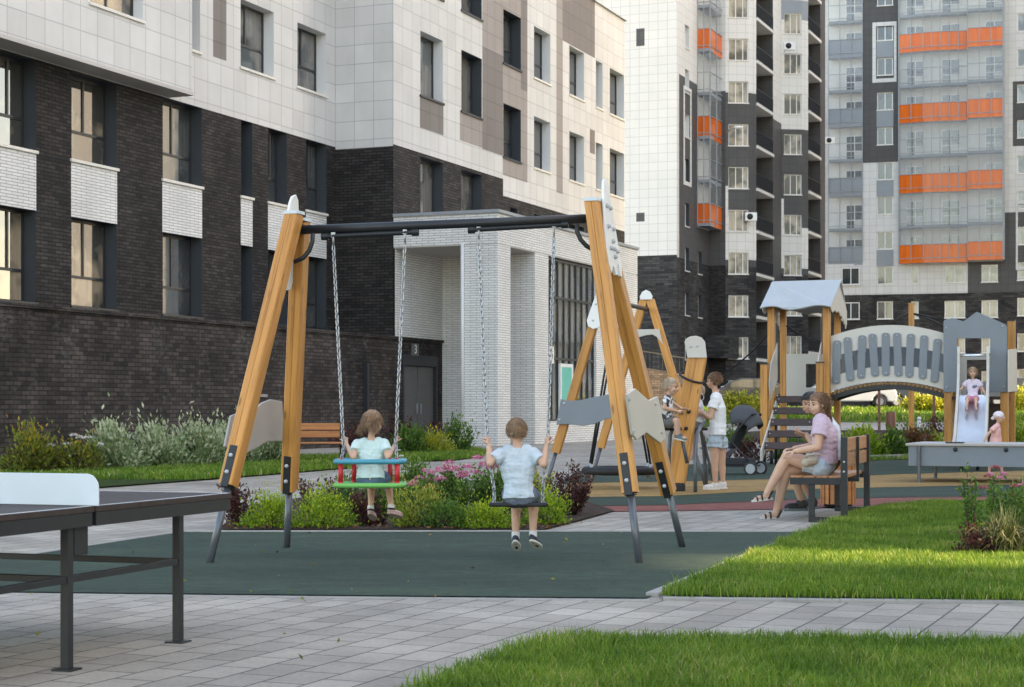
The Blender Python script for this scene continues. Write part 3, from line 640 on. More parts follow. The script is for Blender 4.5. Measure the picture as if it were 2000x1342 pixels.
for a_ in ((fx(1984), fx(1988), 13.2, 19.2), (fx(1988), fx(2040), 13.2, 13.5), (fx(1988), fx(2040), 18.9, 19.2)): sr.box(a_[0], a_[1], -.05, -.002, a_[2], a_[3])
sr.build('surround', M['pale_grey_panel'], far)
for (nm, mt), mb in G4.items(): split_build(mb, nm, M[mt], far)
MB().box(X85 + .1, 40, .6, 14, 0, 41.8).build('core', M['dark_void'], far)
MB().box(-12.2, 40.2, -.1, 14.2, 42, 42.3).build('roof', M['concrete'], far)
# inner walls and balcony doors behind the glazing
def flat_wall(x0, x1, y, z0, z1, mt, nm='inner_wall'): MB().quad((x0, y, z0), (x1, y, z0), (x1, y, z1), (x0, y, z1)).build(nm, M[mt], far, recalc=False)
def bdoor(x, y, z):
    f_ = MB()
    for a_ in ((x, x + .07, z, z + 2.2), (x + .75, x + .82, z, z + 2.2), (x + 1.5, x + 1.57, z + .8, z + 2.2)): f_.box(a_[0], a_[1], y - .06, y, a_[2], a_[3])
    for zz in (z + .8, z + 2.15, z + 1.5): f_.box(x, x + 1.57, y - .05, y - .004, zz, zz + .07)
    d_ = f_.build('balcony_door', M['frame_white'], far); MB().quad((x, y - .002, z), (x + .8, y - .002, z), (x + .8, y - .002, z + 2.2), (x, y - .002, z + 2.2)).add([(x + .8, y - .002, z + .8), (x + 1.55, y - .002, z + .8), (x + 1.55, y - .002, z + 2.2), (x + .8, y - .002, z + 2.2)], [(0, 1, 2, 3)]).build('pane', M['pane_dark'], d_, recalc=False)
GZ0 = zf(513, 5)
XA = fx(1618)
flat_wall(XA - .2, X85, .90, 0, 42, 'interior_wall'); flat_wall(XA - 4, XA - .2, .89, 0, 42, 'pale_grey_panel', 'side_wall')
MB().quad((X85, 0, 0), (X85, .9, 0), (X85, .9, 42), (X85, 0, 42)).build('inner_wall', M['interior_wall'], far)
zl0 = zf(515, 0)
for i in range(10):
    z = zl0 + i * s3
    bdoor(fx(1650), .89, z + .05)
    bdoor(lerp(X57, X90, .62), -.12, GZ0 + i * s3 + .1); bdoor(lerp(X57, X90, .1), -.12, GZ0 + i * s3 + .1); bdoor(lerp(X90, X60, .5), -.12, GZ0 + .15 + i * s3)
for x0 in (fx(1640), fx(1667)):
    pass
glazed(far, [Vector((XA, 0, 0)), Vector((X85 - .02, -.02, 0))], zl0, 10, (0, 2, 4, 6, 8), 'x', 'blue_grey_panel', None, 3, step=s3)
MB().add([(XA, 1.29, 0), (X85, 1.29, 0), (X85, 0.02, zl0 - .2), (XA, 0.02, zl0 - .2)], [(0, 1, 2, 3)])
lowl = MB(); lowl.quad((XA - .3, 0, 0), (X85, 0, 0), (X85, 0, 11.3), (XA - .3, 0, 11.3)); lowl.build('brick_wall', M['far_brick'], far, recalc=False)
lowl = MB(); lowl.quad((XA - .3, 0, 11.3), (X85, 0, 11.3), (X85, 0, zl0), (XA - .3, 0, zl0)); lowl.build('cladding', M['pale_grey_panel'], far, recalc=False)
for z in (3.0 + s3, 3.0 + 2 * s3, 3.0 + 3 * s3):
    make_window(lambda x, zz, y: (x, y - .10, zz), (fx(1644), fx(1679), z, z + 1.5), far, .02, M['frame_white'], M['frame_white'], M['pane_dark'], [(fx(1662), None)], [], M['sill_white'], .075, .05)
mq = lerp(X57, X90, .5); bow = -1.15
glazed(far, [Vector((X57, -.75, 0)), Vector((lerp(X57, X90, .36), bow, 0)), Vector((mq + .6, bow - .03, 0)), Vector((X90, -.95, 0))], GZ0, 10, (0, 2, 4, 6, 8), 'x', sub=None, step=s3)
glazed(far, [Vector((X90 + .03, -1.3, 0)), Vector((X60, -1.3, 0))], GZ0 + .12, 10, (0, 2, 4, 6, 8), 'x', sub=None, step=s3)
MB().box(X60, X60 + .15, -1.3, -.01, GZ0, 42).build('end_fin', M['metal_grey'], far)
MB().box(X57 - .08, X57, -.75, -.01, GZ0, 42).build('end_fin', M['metal_grey'], far)
flat_wall(X57, X60, -.10, GZ0, 42, 'interior_wall')
# ---- off-frame neighbours to the east: heights and gap shaped to shade yard and facades, seen in the window glass
def neighbour(y0, y1, h, dp, label):
    e = empty('neighbour_block', (52, y0, 0), 0, label, 'building'); L_ = y1 - y0
    EB = MB(); EB.box(0, dp, 0, L_, 0, h); EB.build('wall', M['cream_panel'], e)
    ob = MB(); bo = MB()
    for i in range(int(h / 3.1)):
        for j in range(int(L_ / 4)): ob.box(-.06, -.004, 1 + j * 4, 2.8 + j * 4, 1.5 + i * 3.1, 3.1 + i * 3.1)
        for j in range(int(L_ / 16)): bo.box(-1.2, -.08, 5 + j * 16, 11 + j * 16, 3.2 + i * 3.1, 4.4 + i * 3.1)
    tag(ob.build('window_band', M['pane_dark'], e), kind='stuff')
    if bo.v: tag(bo.build('balcony_band', M['slab_cream'], e), kind='stuff')
    return e
lk = neighbour(-70, 1.9, 44, 14, 'cream apartment block beside the lawn, outside the picture')
m = MB(); m.box(0, .6, 71.9, 75.6, 0, 29.2); m.box(0, .6, 71.9, 75.6, 31.2, 44); m.box(0, .6, 71.9, 74.2, 29.2, 31.2); m.build('sun_slot_wall', M['cream_panel'], lk)  # unseen wall added to shape the sun: its slot leaves a streak on the lawn
neighbour(5.6, 69.5, 66, 6, 'long cream apartment block with cream balconies, outside the picture')
neighbour(91, 138, 62, 14, 'added cream block shading the tower, beyond the gap in the row, outside the picture')  # unseen block, added to keep direct sun off the tower
# ---------------------------------------------------------------- play equipment and furniture
def wood(name, c, dark, rough=.5, gs=(38, 38, 1.6), knots=True):
    a = N(name, rough, .35); p = a.obj()
    f = a.noise(a.mapped(p, gs), 1.0, 5, .6); g = a.noise(a.mapped(p, (gs[0] * .18, gs[1] * .18, gs[2] * .25)), 1.0, 3)
    x = a.mix(1.0, a.ramp(f, [(.25, dark), (.48, c), (.75, sc3(c, 1.18))]), a.ramp(g, [(.3, (.80, .78, .75)), (.7, (1.12, 1.12, 1.1))]), 'MULTIPLY')
    cr = a.noise(a.mapped(p, (gs[0] * 1.6, gs[1] * 1.6, gs[2] * .3)), 1.0, 2, .5); x = a.mix(a.ramp(cr, [(.66, (0,) * 3), (.74, (.55,) * 3)]), x, sc3(dark, .5))
    oi = a.n('ShaderNodeObjectInfo'); x = a.mix(1.0, x, a.ramp(oi.outputs['Random'], [(0, (.84, .82, .80)), (1, (1.12, 1.12, 1.14))]), 'MULTIPLY')
    if knots:
        v = a.n('ShaderNodeTexVoronoi'); v.inputs['Scale'].default_value = 1.0; a.l(a.mapped(p, (9, 9, 2.4)), v.inputs['Vector'])
        x = a.mix(a.ramp(v.outputs['Distance'], [(.05, (.8,) * 3), (.13, (0,) * 3)]), x, sc3(dark, .6))
    a.col(x); a.b.inputs['Coat Weight'].default_value = .25; a.b.inputs['Coat Roughness'].default_value = .35
    a.bump(f, .12, .003); return a.done()
wood('larch', (.54, .245, .062), (.33, .125, .026)); wood('bench_wood', (.42, .165, .055), (.27, .095, .032), gs=(1.6, 45, 45), knots=False)
wood('deck_dark', (.048, .026, .02), (.025, .014, .012), gs=(2, 40, 40), knots=False); wood('log_wood', (.30, .18, .09), (.14, .07, .035), knots=False)
plain('hpl_beige', (.53, .50, .45), .45, .04, 2.0); plain('hpl_white', (.70, .70, .68), .4, .04, 2.0); plain('hpl_grey', (.17, .195, .222), .42, .06, 2.0)
plain('hpl_warm_grey', (.38, .35, .325), .45, .05, 2.0); plain('roof_blue', (.41, .435, .45), .4, .05, 2.0)
plain('steel_dark', (.017, .019, .022), .42, .15, 12.0, spec=.4); plain('steel_tube', (.10, .11, .125), .35, .15, 10.0, spec=.5, metal=.3)
plain('bolt_grey', (.42, .43, .44), .35, .05, 20, spec=.5); plain('galvanised', (.36, .37, .38), .38, .2, 30, metal=.8); plain('stainless', (.72, .74, .76), .28, .06, 3.0, metal=.85)
plain('black_rubber', (.014, .014, .016), .6, .2, 20); plain('cap_pale_blue', (.52, .60, .64), .4, .06, 4)
def post(name, p0, p1, w_, d_, side, mat, parent, groove=True, ch=.008):
    """squared timber from p0 to p1, grain along its length, glue-line groove down the broad faces"""
    p0, p1 = Vector(p0), Vector(p1); z = (p1 - p0).normalized(); x = Vector(side); x = (x - z * x.dot(z)).normalized(); y = z.cross(x)
    hx, hy, L_ = w_ / 2, d_ / 2, (p1 - p0).length; g = .004
    pr = [(-hx + ch, -hy)] + ([(-g, -hy), (0, -hy + g * 1.2), (g, -hy)] if groove else []) + [(hx - ch, -hy), (hx, -hy + ch), (hx, hy - ch), (hx - ch, hy)] + ([(g, hy), (0, hy - g * 1.2), (-g, hy)] if groove else []) + [(-hx + ch, hy), (-hx, hy - ch), (-hx, -hy + ch)]
    n = len(pr); m = MB(); m.add([(a, b, c) for c in (0, L_) for a, b in pr], [(i, (i + 1) % n, n + (i + 1) % n, n + i) for i in range(n)] + [tuple(range(n - 1, -1, -1)), tuple(range(n, 2 * n))])
    o = m.build(name, mat, parent)
    M4 = Matrix(((x.x, y.x, z.x, p0.x), (x.y, y.y, z.y, p0.y), (x.z, y.z, z.z, p0.z), (0, 0, 0, 1)))
    if parent and parent.type == 'EMPTY': M4 = Matrix.Translation(-parent.location) @ M4 if parent.rotation_euler.z == 0 else M4
    o.matrix_local = M4; return o
def plate(name, uvs, p, n, t, mat, parent, bevel=.006):
    """a flat board: photo outline laid on the plane (p, n), thickness t"""
    n = Vector(n).normalized(); m = MB(); m.prism([on_plane(u, v, Vector(p), n) for u, v in uvs], n, t)
    return m.build(name, mat, parent, bevel=bevel)
def dots(name, pts, n, r, mat, parent, h=.012):
    n = Vector(n).normalized()
    for p in pts:
        m = MB(); p = Vector(p); m.tube([p - n * .004, p + n * h * .6, p + n * h], [r, r * .92, r * .45], 12); m.build(name, mat, parent, True)
# ---- the swing frame in front
sw = empty('swing_frame', (0, 0, 0), 0, 'large timber double swing frame with dark crossbar, nearest the camera', 'swing frame')
dA = Vector((.30, .954, 0)); nA = Vector((.954, -.30, 0))
def leg(top, foot, tw, bracket_out):
    top, foot = Vector(top), Vector(foot); ax = (foot - top).normalized(); we = top + (foot - top) * tw
    po_ = post('post', we, top, .112, .128, nA, MAT['larch'], sw)
    front = ax.cross(nA).normalized()
    if front.y > 0: front = -front
    br = MB(); br.bar(we - ax * .30 + front * .066, we + ax * .02 + front * .066, .062, .012, nA, 0, .003); br.bar(we - ax * .02, we + ax * .02, .075, .085, nA); b = br.build('post_shoe', MAT['steel_dark'], sw, bevel=.002)
    dots('bolt', [we - ax * q + front * .072 for q in (.09, .22)], front, .017, MAT['bolt_grey'], b, .018)
    st = MB(); st.tube([we - ax * .02, foot + ax * .05], .029, 16); st.build('foot_tube', MAT['steel_tube'], sw, True)
    return we
LT, RT = at(575, 418, 13.62), at(1158, 393, 13.42)
leg(LT, gp(409, 1101), .785, 0); leg(at(588, 432, 13.82), gp(560, 1071), .815, 0)
leg(RT, gp(1249, 1101), .81, 0); leg(at(1166, 400, 13.62), gp(1333, 1070), .83, 0)
for c in (LT, at(588, 432, 13.82), RT, at(1166, 400, 13.62)):
    m = MB(); m.obox(c + Vector((0, 0, .008)), nA, dA, (0, 0, 1), .062, .072, .012, 0, .01); m.build('post_cap', MAT['cap_pale_blue'], sw)
cb = MB(); B0, B1_ = at(590, 449, 13.72), at(1152, 427, 13.52); cb.tube([B0 - (B1_ - B0).normalized() * .06, B1_ + (B1_ - B0).normalized() * .08], .036, 20); cb.build('crossbar', MAT['steel_dark'], sw, True)
for q in ((628, 462, 818, 453), (914, 449, 1110, 438)):
    a_, b_ = at(q[0], q[1], lerp(13.72, 13.52, (q[0] - 590) / 562)), at(q[2], q[3], lerp(13.72, 13.52, (q[2] - 590) / 562)); d = (b_ - a_).normalized()
    m = MB(); m.tube([a_, b_], .021, 14); m.tube([a_ - d * .0, a_ + d * .055], .031, 14); m.tube([b_ - d * .055, b_], .031, 14)
    for t in (.12, .88): c = a_.lerp(b_, t); m.bar(c, c + Vector((0, 0, .07)), .03, .012, d)
    m.build('hanger_bar', MAT['steel_dark'], sw, 'auto')
for pts in ([(611, 456), (610, 472), (604, 490), (592, 504), (574, 512)], [(1127, 438), (1127, 452), (1134, 468), (1146, 481), (1160, 488)]):
    Yc = 13.66 if pts[0][0] < 900 else 13.46
    m = MB(); m.tube([at(u, v, Yc) for u, v in pts], .018, 12); m.build('brace', MAT['steel_dark'], sw, True)
Lp = Vector((LT.x, LT.y, 0)) - nA * .072 + nA * 0; Rp = Vector((RT.x, RT.y, 0))
# outer boards: white crest plates at the tops, lower boards between the legs
def crest(p, sgn):
    m = MB(); n_ = nA * sgn; c = Vector(p)
    out = [(-.02, .17), (.04, .19), (.09, .15), (.14, 0), (.20, -.20), (.25, -.38), (.27, -.50), (.25, -.57), (.20, -.56), (.17, -.47), (.145, -.47), (.11, -.555), (.06, -.565), (.02, -.50), (-.02, -.505), (-.07, -.56), (-.13, -.50), (-.14, -.40), (-.12, -.2), (-.08, 0), (-.05, .12)]
    sl_ = -.0
    m.prism([c + dA * x + Vector((0, 0, z)) + n_ * (.20 * (-z) * .52) for x, z in out], n_, .022)
    o = m.build('crest_board', MAT['hpl_white'], sw, bevel=.006)
    nn = (n_ + Vector((0, 0, .10))).normalized()
    dots('bolt_cap', [c + dA * x + Vector((0, 0, z)) + n_ * (.20 * (-z) * .52 + .024) for x, z in ((-.03, -.03), (.06, -.04), (-.05, -.19), (.10, -.20), (-.04, -.36), (.15, -.37), (.04, -.30), (.05, -.36), (.06, -.42))], nn, .018, MAT['bolt_grey'], o, .022)
crest(LT + dA * .1 - nA * .066 + Vector((0, 0, -.02)), -1); crest(RT + dA * .1 + nA * .066 + Vector((0, 0, .0)), 1)
lo = plate('side_board', [(452, 812), (468, 806), (497, 800), (514, 786), (530, 780), (552, 784), (556, 862), (540, 862), (522, 862), (497, 878), (473, 889), (450, 880), (440, 872)], at(500, 830, 13.95), nA * -1, .02, MAT['hpl_warm_grey'], sw)
ro = plate('side_board', [(1220, 770), (1237, 759), (1263, 782), (1281, 774), (1297, 854), (1286, 866), (1258, 845), (1239, 859), (1231, 849)], at(1225, 820, 13.0) + nA * .03, nA, .02, MAT['hpl_beige'], sw)
dots('bolt', [on_plane(u, v, at(1225, 820, 13.0) + nA * .052, nA) for u, v in ((1229, 780), (1280, 789), (1237, 842), (1292, 845))], nA, .014, MAT['bolt_grey'], ro)
# ---- chains and the two seats
def chain(name, pts, parent, link=.046, r=.0055):
    pts = [Vector(p) for p in pts]; m = MB(); tot = sum((b - a).length for a, b in zip(pts, pts[1:])); n = int(tot / link); k = 0
    for a, b in zip(pts, pts[1:]):
        d = (b - a); L_ = d.length; d.normalize(); s1 = d.cross(Vector((0, 1, .1))).normalized(); s2 = d.cross(s1); c = max(1, round(L_ / link))
        for i in range(c):
            k += 1; nn = (s1 * 1 + s2 * .9 if k % 2 else s1 * -.9 + s2).normalized(); m.ring(a + d * (i + .5) * L_ / c, nn, .0125, r, 12, 6, 0, d, (link * .62) / .0125)
    return m.build(name, MAT['galvanised'], parent, True)
def hook(p, parent):
    m = MB(); m.ring(p, (1, 0, 0), .022, .008, 14, 6, 0, (0, 0, 1), 1.5); m.box(p.x - .016, p.x + .016, p.y - .02, p.y + .02, p.z + .025, p.z + .075); m.build('hook', MAT['galvanised'], parent, 'auto')
SY = 13.45
ts = empty('toddler_swing', (0, 0, 0), 0, 'toddler swing seat with blue rail, red tubes and green base on two chains', 'swing seat')
plain('blue_plastic', (.045, .27, .36), .35, .06); plain('red_plastic', (.50, .018, .022), .35, .08); plain('green_plastic', (.13, .42, .10), .4, .08)
def rails(z, x0, x1, y0, y1, r, nm, mt, flat=1.0):
    m = MB(); c = .07; pts = []
    for cx, cy, a0 in ((x1 - c, y1 - c, 0), (x0 + c, y1 - c, 90), (x0 + c, y0 + c, 180), (x1 - c, y0 + c, 270)):
        pts += [Vector((cx + c * math.cos(R(a0 + t)), cy + c * math.sin(R(a0 + t)), z)) for t in (0, 22.5, 45, 67.5, 90)]
    pts += pts[:2]; m.tube(pts, r, 12); 
    if flat != 1.0: m.box(x0 + .02, x1 - .02, y0 + .02, y1 - .02, z - .012, z + .012)
    return m.build(nm, MAT[mt], ts, True)
lx0, lx1 = at(657, 900, SY).x, at(789, 900, SY).x; ly0, ly1 = SY - .14, SY + .20
zr, zs = at(0, 901, SY).z, at(0, 947, SY).z
rails(zr, lx0, lx1, ly0, ly1, .020, 'rail', 'blue_plastic'); rails(zs, lx0, lx1, ly0, ly1, .020, 'seat_base', 'green_plastic', .5)
for x, y in ((lx0 + .045, ly0 + .02), (lx1 - .045, ly0 + .02), (lx0 + .12, ly1 - .01), (lx1 - .12, ly1 - .01)):
    m = MB(); m.tube([(x, y, zs + .012), (x, y, zr - .012)], .019, 14); m.tube([(x, y, zr - .028), (x, y, zr + .03)], .012, 10); m.tube([(x, y, zs + .0), (x, y, zs + .03)], .021, 10); m.build('tube', MAT['red_plastic'], ts, True)
hk = [(651, 470, 13.70), (791, 464, 13.65), (935, 457, 13.60), (1082, 451, 13.55)]
hp = [at(*q) for q in hk]
for i in (0, 1): hook(hp[i], ts)
g0 = at(671, 872, SY + .05); g1_ = at(773, 866, SY + .05)
chain('chain', [hp[0] - Vector((0, 0, .04)), g0, (lx0 + .05, ly0 + .03, zr + .02)], ts); chain('chain', [g0, (lx0 + .13, ly1 - .02, zr + .02)], ts)
chain('chain', [hp[1] - Vector((0, 0, .04)), g1_, (lx1 - .05, ly0 + .03, zr + .02)], ts); chain('chain', [g1_, (lx1 - .13, ly1 - .02, zr + .02)], ts)
bs = empty('flat_swing', (0, 0, 0), 0, 'flat black rubber swing seat on two steel chains, right of the toddler seat', 'swing seat')
BY = 13.2
bz = at(0, 985, BY).z; bx0, bx1 = at(955, 985, BY).x, at(1070, 985, BY).x
m = MB(); m.box(bx0, bx1, BY - .085, BY + .085, bz - .016, bz + .016); m.build('seat', MAT['black_rubber'], bs, bevel=.012)
h0 = at(952, 868, BY + .03); h1 = at(1070, 866, BY + .03)
for i in (2, 3): hook(hp[i], bs)
for hh, h_, sx in ((hp[2], h0, bx0 + .04), (hp[3], h1, bx1 - .04)):
    k_ = Vector((sx, BY, bz + .10)); chain('chain', [hh - Vector((0, 0, .04)), h_, k_], bs); chain('chain', [k_, (sx, BY - .06, bz)], bs); chain('chain', [k_ + Vector((0, 0, .04)), (sx, BY + .06, bz)], bs)
# ---- table tennis table at the left
tt = empty('table_tennis_table', (0, 0, 0), 0, 'table tennis table with brown top and pale metal net on dark legs', 'table')
plain('laminate_brown', (.045, .033, .03), .6, .25, 14.0, spec=.25); plain('net_pale', (.55, .62, .66), .35, .03); plain('line_white', (.72, .72, .70), .5, .05)
e1 = Vector((.322, .947, 0)).normalized(); e2 = Vector((-e1.y, e1.x, 0)); far_c = Vector((-1.453, 9.02, 0)); near_c = far_c - e1 * 2.74; midc = far_c - e1 * 1.289
W_, ZT = 1.525, .717
def slab(nm, a, b, mt, z0, z1, w0=0, w1=W_, ch=0):
    m = MB(); c = (a + b) / 2 + e2 * (w0 + w1) / 2; m.obox(c + Vector((0, 0, (z0 + z1) / 2)), e1, e2, (0, 0, 1), (b - a).length / 2, (w1 - w0) / 2, (z1 - z0) / 2, 0, ch); return m.build(nm, MAT[mt], tt, bevel=.002)
for a, b in ((near_c, midc - e1 * .006), (midc + e1 * .006, far_c)):
    tp = slab('tabletop', a, b, 'laminate_brown', ZT - .026, ZT)
    fr = MB()
    for q0, q1 in ((a, b), (a + e2 * (W_ - .03), b + e2 * (W_ - .03))): fr.bar(q0 + e1 * .01 + e2 * .016 + Vector((0, 0, ZT - .058)), q1 - e1 * .01 + e2 * .016 + Vector((0, 0, ZT - .058)), .026, .062, e2)
    for q in (a + e1 * .02, b - e1 * .02): fr.bar(q + e2 * .04 + Vector((0, 0, ZT - .058)), q + e2 * (W_ - .04) + Vector((0, 0, ZT - .058)), .026, .062, e1)
    fr.build('frame', MAT['steel_dark'], tt, bevel=.002)
    ln = MB(); z = ZT + .0015; ln.quad(a + e1 * .004 + e2 * .004 + Vector((0, 0, z)), b - e1 * .004 + e2 * .004 + Vector((0, 0, z)), b - e1 * .004 + e2 * .024 + Vector((0, 0, z)), a + e1 * .004 + e2 * .024 + Vector((0, 0, z)))
    if b == far_c: ln.quad(b - e1 * .024 + e2 * .024 + Vector((0, 0, z)), b - e1 * .004 + e2 * .024 + Vector((0, 0, z)), b - e1 * .004 + e2 * 1.5 + Vector((0, 0, z)), b - e1 * .024 + e2 * 1.5 + Vector((0, 0, z)))
    ln.build('line', MAT['line_white'], tp)
nt_ = MB(); o_ = midc + e2 * .0 ; h = .145; pr = [(-.02, ZT + .002), (W_ + .02, ZT + .002), (W_ + .02, ZT + h)] + [(-.02 + .045 * (1 - math.sin(R(t))), ZT + h - .045 * (1 - math.cos(R(t)))) for t in (0, 20, 40, 60, 90)][::-1]
pr = [(-.02, ZT + .002), (W_ + .02, ZT + .002), (W_ + .02, ZT + h), (.04, ZT + h), (.015, ZT + h - .006), (-.004, ZT + h - .022), (-.016, ZT + h - .042), (-.02, ZT + h - .065)]
nt_.prism([o_ + e2 * x + Vector((0, 0, z)) - e1 * .004 for x, z in pr], e1, .008); nt_.build('net', MAT['net_pale'], tt, bevel=.002)
lg = []
for (p, q) in ((Vector((-1.964, 7.68, 0)), 0), (Vector((-1.65, 8.60, 0)), 1)):
    for s_ in (0, 1):
        b = p + e2 * (1.2 * s_); lg.append(b)
        m = MB(); m.obox(b + Vector((0, 0, (ZT - .079) / 2)), e1, e2, (0, 0, 1), .021, .021, (ZT - .091) / 2); l = m.build('leg', MAT['steel_dark'], tt, bevel=.003)
        m = MB(); m.obox(b + Vector((0, 0, .004)), e1, e2, (0, 0, 1), .048, .048, .004); m.build('foot_plate', MAT['steel_dark'], l)
for a, b in ((lg[0] - e1 * .9, lg[2]), (lg[2], lg[3]), (lg[0] + e2 * 0, lg[1])):
    m = MB(); z = .40; m.bar(a + Vector((0, 0, z)), b + Vector((0, 0, z)), .03, .03, (0, 0, 1)); m.build('stretcher', MAT['steel_dark'], tt, bevel=.002)
m = MB(); m.obox(lg[0] + e1 * .085 + Vector((0, 0, ZT - .15)), e1, e2, (0, 0, 1), .055, .02, .065); m.build('bracket', MAT['steel_dark'], tt, bevel=.004)
# ---- benches
def bench(loc, rz, L_, label, flip=1):
    b = empty('park_bench', loc, rz, label, 'bench', 'timber benches with dark steel frames')
    for x in (.04, L_ - .04):
        m = MB(); w2 = .035
        m.box(x - w2, x + w2, -.03, .035, .0, .87); m.box(x - w2, x + w2, .036, .55, .385, .455); m.box(x - w2 + .004, x + w2 - .004, .30, .36, .06, .384); m.box(x - w2 + .004, x + w2 - .004, .036, .36, 0, .055)
        f = m.build('side_frame', MAT['steel_dark'], b, bevel=.004)
        dots('bolt', [(x - w2, .0, z) for z in (.62, .52)] if x < .5 else [], (-1, 0, 0), .012, MAT['bolt_grey'], f, .008)
    for y0, y1 in ((.05, .165), (.18, .295), (.31, .425), (.44, .545)):
        m = MB(); m.box(.078, L_ - .078, y0, y1, .43, .468); m.build('seat_plank', MAT['bench_wood'], b, bevel=.006)
    for z0, z1 in ((.56, .70), (.72, .86)):
        for x0, x1 in ((.078, L_ / 2 - .012), (L_ / 2 + .012, L_ - .078)):
            m = MB(); m.box(x0, x1, .0, .034, z0, z1); m.build('back_plank', MAT['bench_wood'], b, bevel=.006)
    m = MB(); m.box(L_ / 2 - .02, L_ / 2 + .02, -.03, -.003, .38, .86); m.box(L_ / 2 - .02, L_ / 2 + .02, -.003, .5, .38, .426); m.build('middle_support', MAT['steel_dark'], b)
    return b
bench((3.36, 17.62, 0), math.atan2(.952, .305), 2.15, 'timber bench with dark steel frame and two people seated on it')
bn = gp(665, 908); bench((bn.x - .02, bn.y + .8, 0), math.radians(194.5), 1.9, 'empty reddish timber bench beside the left lawn, behind the swinging girl')
# ---- bins
def slat_bin(p):
    b = empty('litter_bin', p, 0, 'round litter bin clad in upright timber slats, behind the occupied bench', 'bin')
    m = MB(); m.tube([(0, 0, .02), (0, 0, .60)], .165, 20); m.build('drum', MAT['steel_dark'], b, True)
    for k in range(18):
        t = 2 * math.pi * k / 18; m = MB(); m.obox((.19 * math.cos(t), .19 * math.sin(t), .36), (-math.sin(t), math.cos(t), 0), (math.cos(t), math.sin(t), 0), (0, 0, 1), .025, .014, .31, 0, .004); m.build('slat', MAT['bench_wood'], b)
    m = MB(); m.ring((0, 0, .66), (0, 0, 1), .185, .018, 24, 8); m.build('rim', MAT['steel_dark'], b, True)
slat_bin(gp(1637, 992))
plain('rust_bin', (.20, .075, .045), .5, .15, 6)
p = at(1740, 840, 60.0); p.z = gz(p.x, p.y)
b = empty('litter_bin', p, 0, 'rust red cylindrical litter bin beside the far path, under the arched bridge', 'bin')
m = MB(); m.tube([(0, 0, .05), (0, 0, .62), (0, 0, .66)], [.17, .17, .155], 24); m.build('body', MAT['rust_bin'], b, 'auto')
m = MB(); m.ring((0, 0, .665), (0, 0, 1), .13, .02, 24, 6); m.tube([(0, 0, 0), (0, 0, .06)], .10, 16); m.build('rim', MAT['steel_dark'], b, True)
# ---------------------------------------------------------------- nest swing behind the main swing
ns = empty('timber_frame', (0, 0, 0), 0, 'smaller timber A-frame swing with pale plates, standing behind the large swing', 'swing frame')
NA = Vector((.954, -.30, 0)); ND = Vector((.27, .963, 0))
apx = []
for (u, Y, v) in ((1186, 23.8, 566), (1264, 26.5, 586)):
    a_ = at(u, v, Y); apx.append(a_)
    for s_, uu in ((-1, None), (1, None)):
        foot = Vector((a_.x, a_.y, 0)) + NA * (.90 * s_); ax = (foot - a_).normalized(); top = a_ + NA * (.05 * s_); we = top + (foot - top) * .80
        post('post', we, top, .10, .12, ND, MAT['larch'], ns)
        m = MB(); m.tube([we, foot], .027, 12); m.build('foot_tube', MAT['steel_tube'], ns, True)
    m = MB(); n_ = -ND; c = a_ - ND * .07
    out = [(-.10, .05), (-.06, .13), (0, .16), (.06, .13), (.10, .05), (.27, -.42), (.25, -.50), (.17, -.52), (.09, -.50), (.06, -.56), (0, -.46), (-.06, -.46), (-.10, -.52), (-.18, -.54), (-.25, -.50), (-.27, -.42)]
    out = [(x + .0, z) for x, z in out]
    if Y < 25: m.prism([c + NA * x + Vector((0, 0, z)) for x, z in out], n_, .02)
    else: m.prism([c + NA * x + Vector((0, 0, z)) for x, z in [(-.09, 0), (-.10, .05), (-.06, .12), (0, .15), (.06, .12), (.10, .05), (.09, 0)]], n_, .02)
    o = m.build('crest_board', MAT['hpl_white'], ns, bevel=.006)
    if Y < 25: dots('bolt', [c + NA * x + Vector((0, 0, z)) - ND * .021 for x, z in ((-.14, -.2), (-.18, -.42), (.14, -.2), (.18, -.42))], -ND, .016, MAT['bolt_grey'], o)
    m = MB(); c2_ = a_ + Vector((0, 0, -.55)) - ND * .07
    if Y > 25:
        m.prism([c2_ + NA * x + Vector((0, 0, z)) for x, z in [(-.20, .10), (.20, .10), (.26, -.14), (.17, -.02), (.10, .02), (0, .01), (-.12, -.02), (-.26, -.12)]], n_, .02); m.build('brace_board', MAT['hpl_beige'], ns, bevel=.004)
m = MB(); m.tube([apx[0] + Vector((0, 0, -.14)) - ND * .1, apx[1] + Vector((0, 0, -.14)) + ND * .1], .034, 14); m.build('crossbar', MAT['steel_dark'], ns, True)
lowp = apx[0].copy(); lowp.z = 0
bp = plate('side_board', [(1096, 779), (1110, 783), (1132, 782), (1160, 776), (1192, 770), (1206, 770), (1212, 815), (1196, 816), (1180, 820), (1162, 828), (1140, 832), (1112, 829), (1087, 829)], lowp - ND * .08, -ND, .02, MAT['hpl_grey'], ns)
dots('bolt', [on_plane(u, v, lowp - ND * .10, -ND) for u, v in ((1102, 788), (1093, 820))], -ND, .016, MAT['bolt_grey'], bp)
nb = empty('nest_swing', (0, 0, 0), 0, 'round black rope nest swing hanging low inside the smaller frame', 'swing seat')
bc = (apx[0] + apx[1]) / 2; bc.z = .27; bc.x -= .12
m = MB(); m.ring(bc, (0, 0, 1), .50, .058, 36, 10); m.build('ring', MAT['black_rubber'], nb, True)
m = MB()
for k in range(-4, 5):
    h = math.sqrt(max(0, .47 ** 2 - (k * .1) ** 2)); m.tube([bc + Vector((k * .1, -h, 0)), bc + Vector((k * .1, 0, -.06)), bc + Vector((k * .1, h, 0))], .008, 6); m.tube([bc + Vector((-h, k * .1, 0)), bc + Vector((0, k * .1, -.06)), bc + Vector((h, k * .1, 0))], .008, 6)
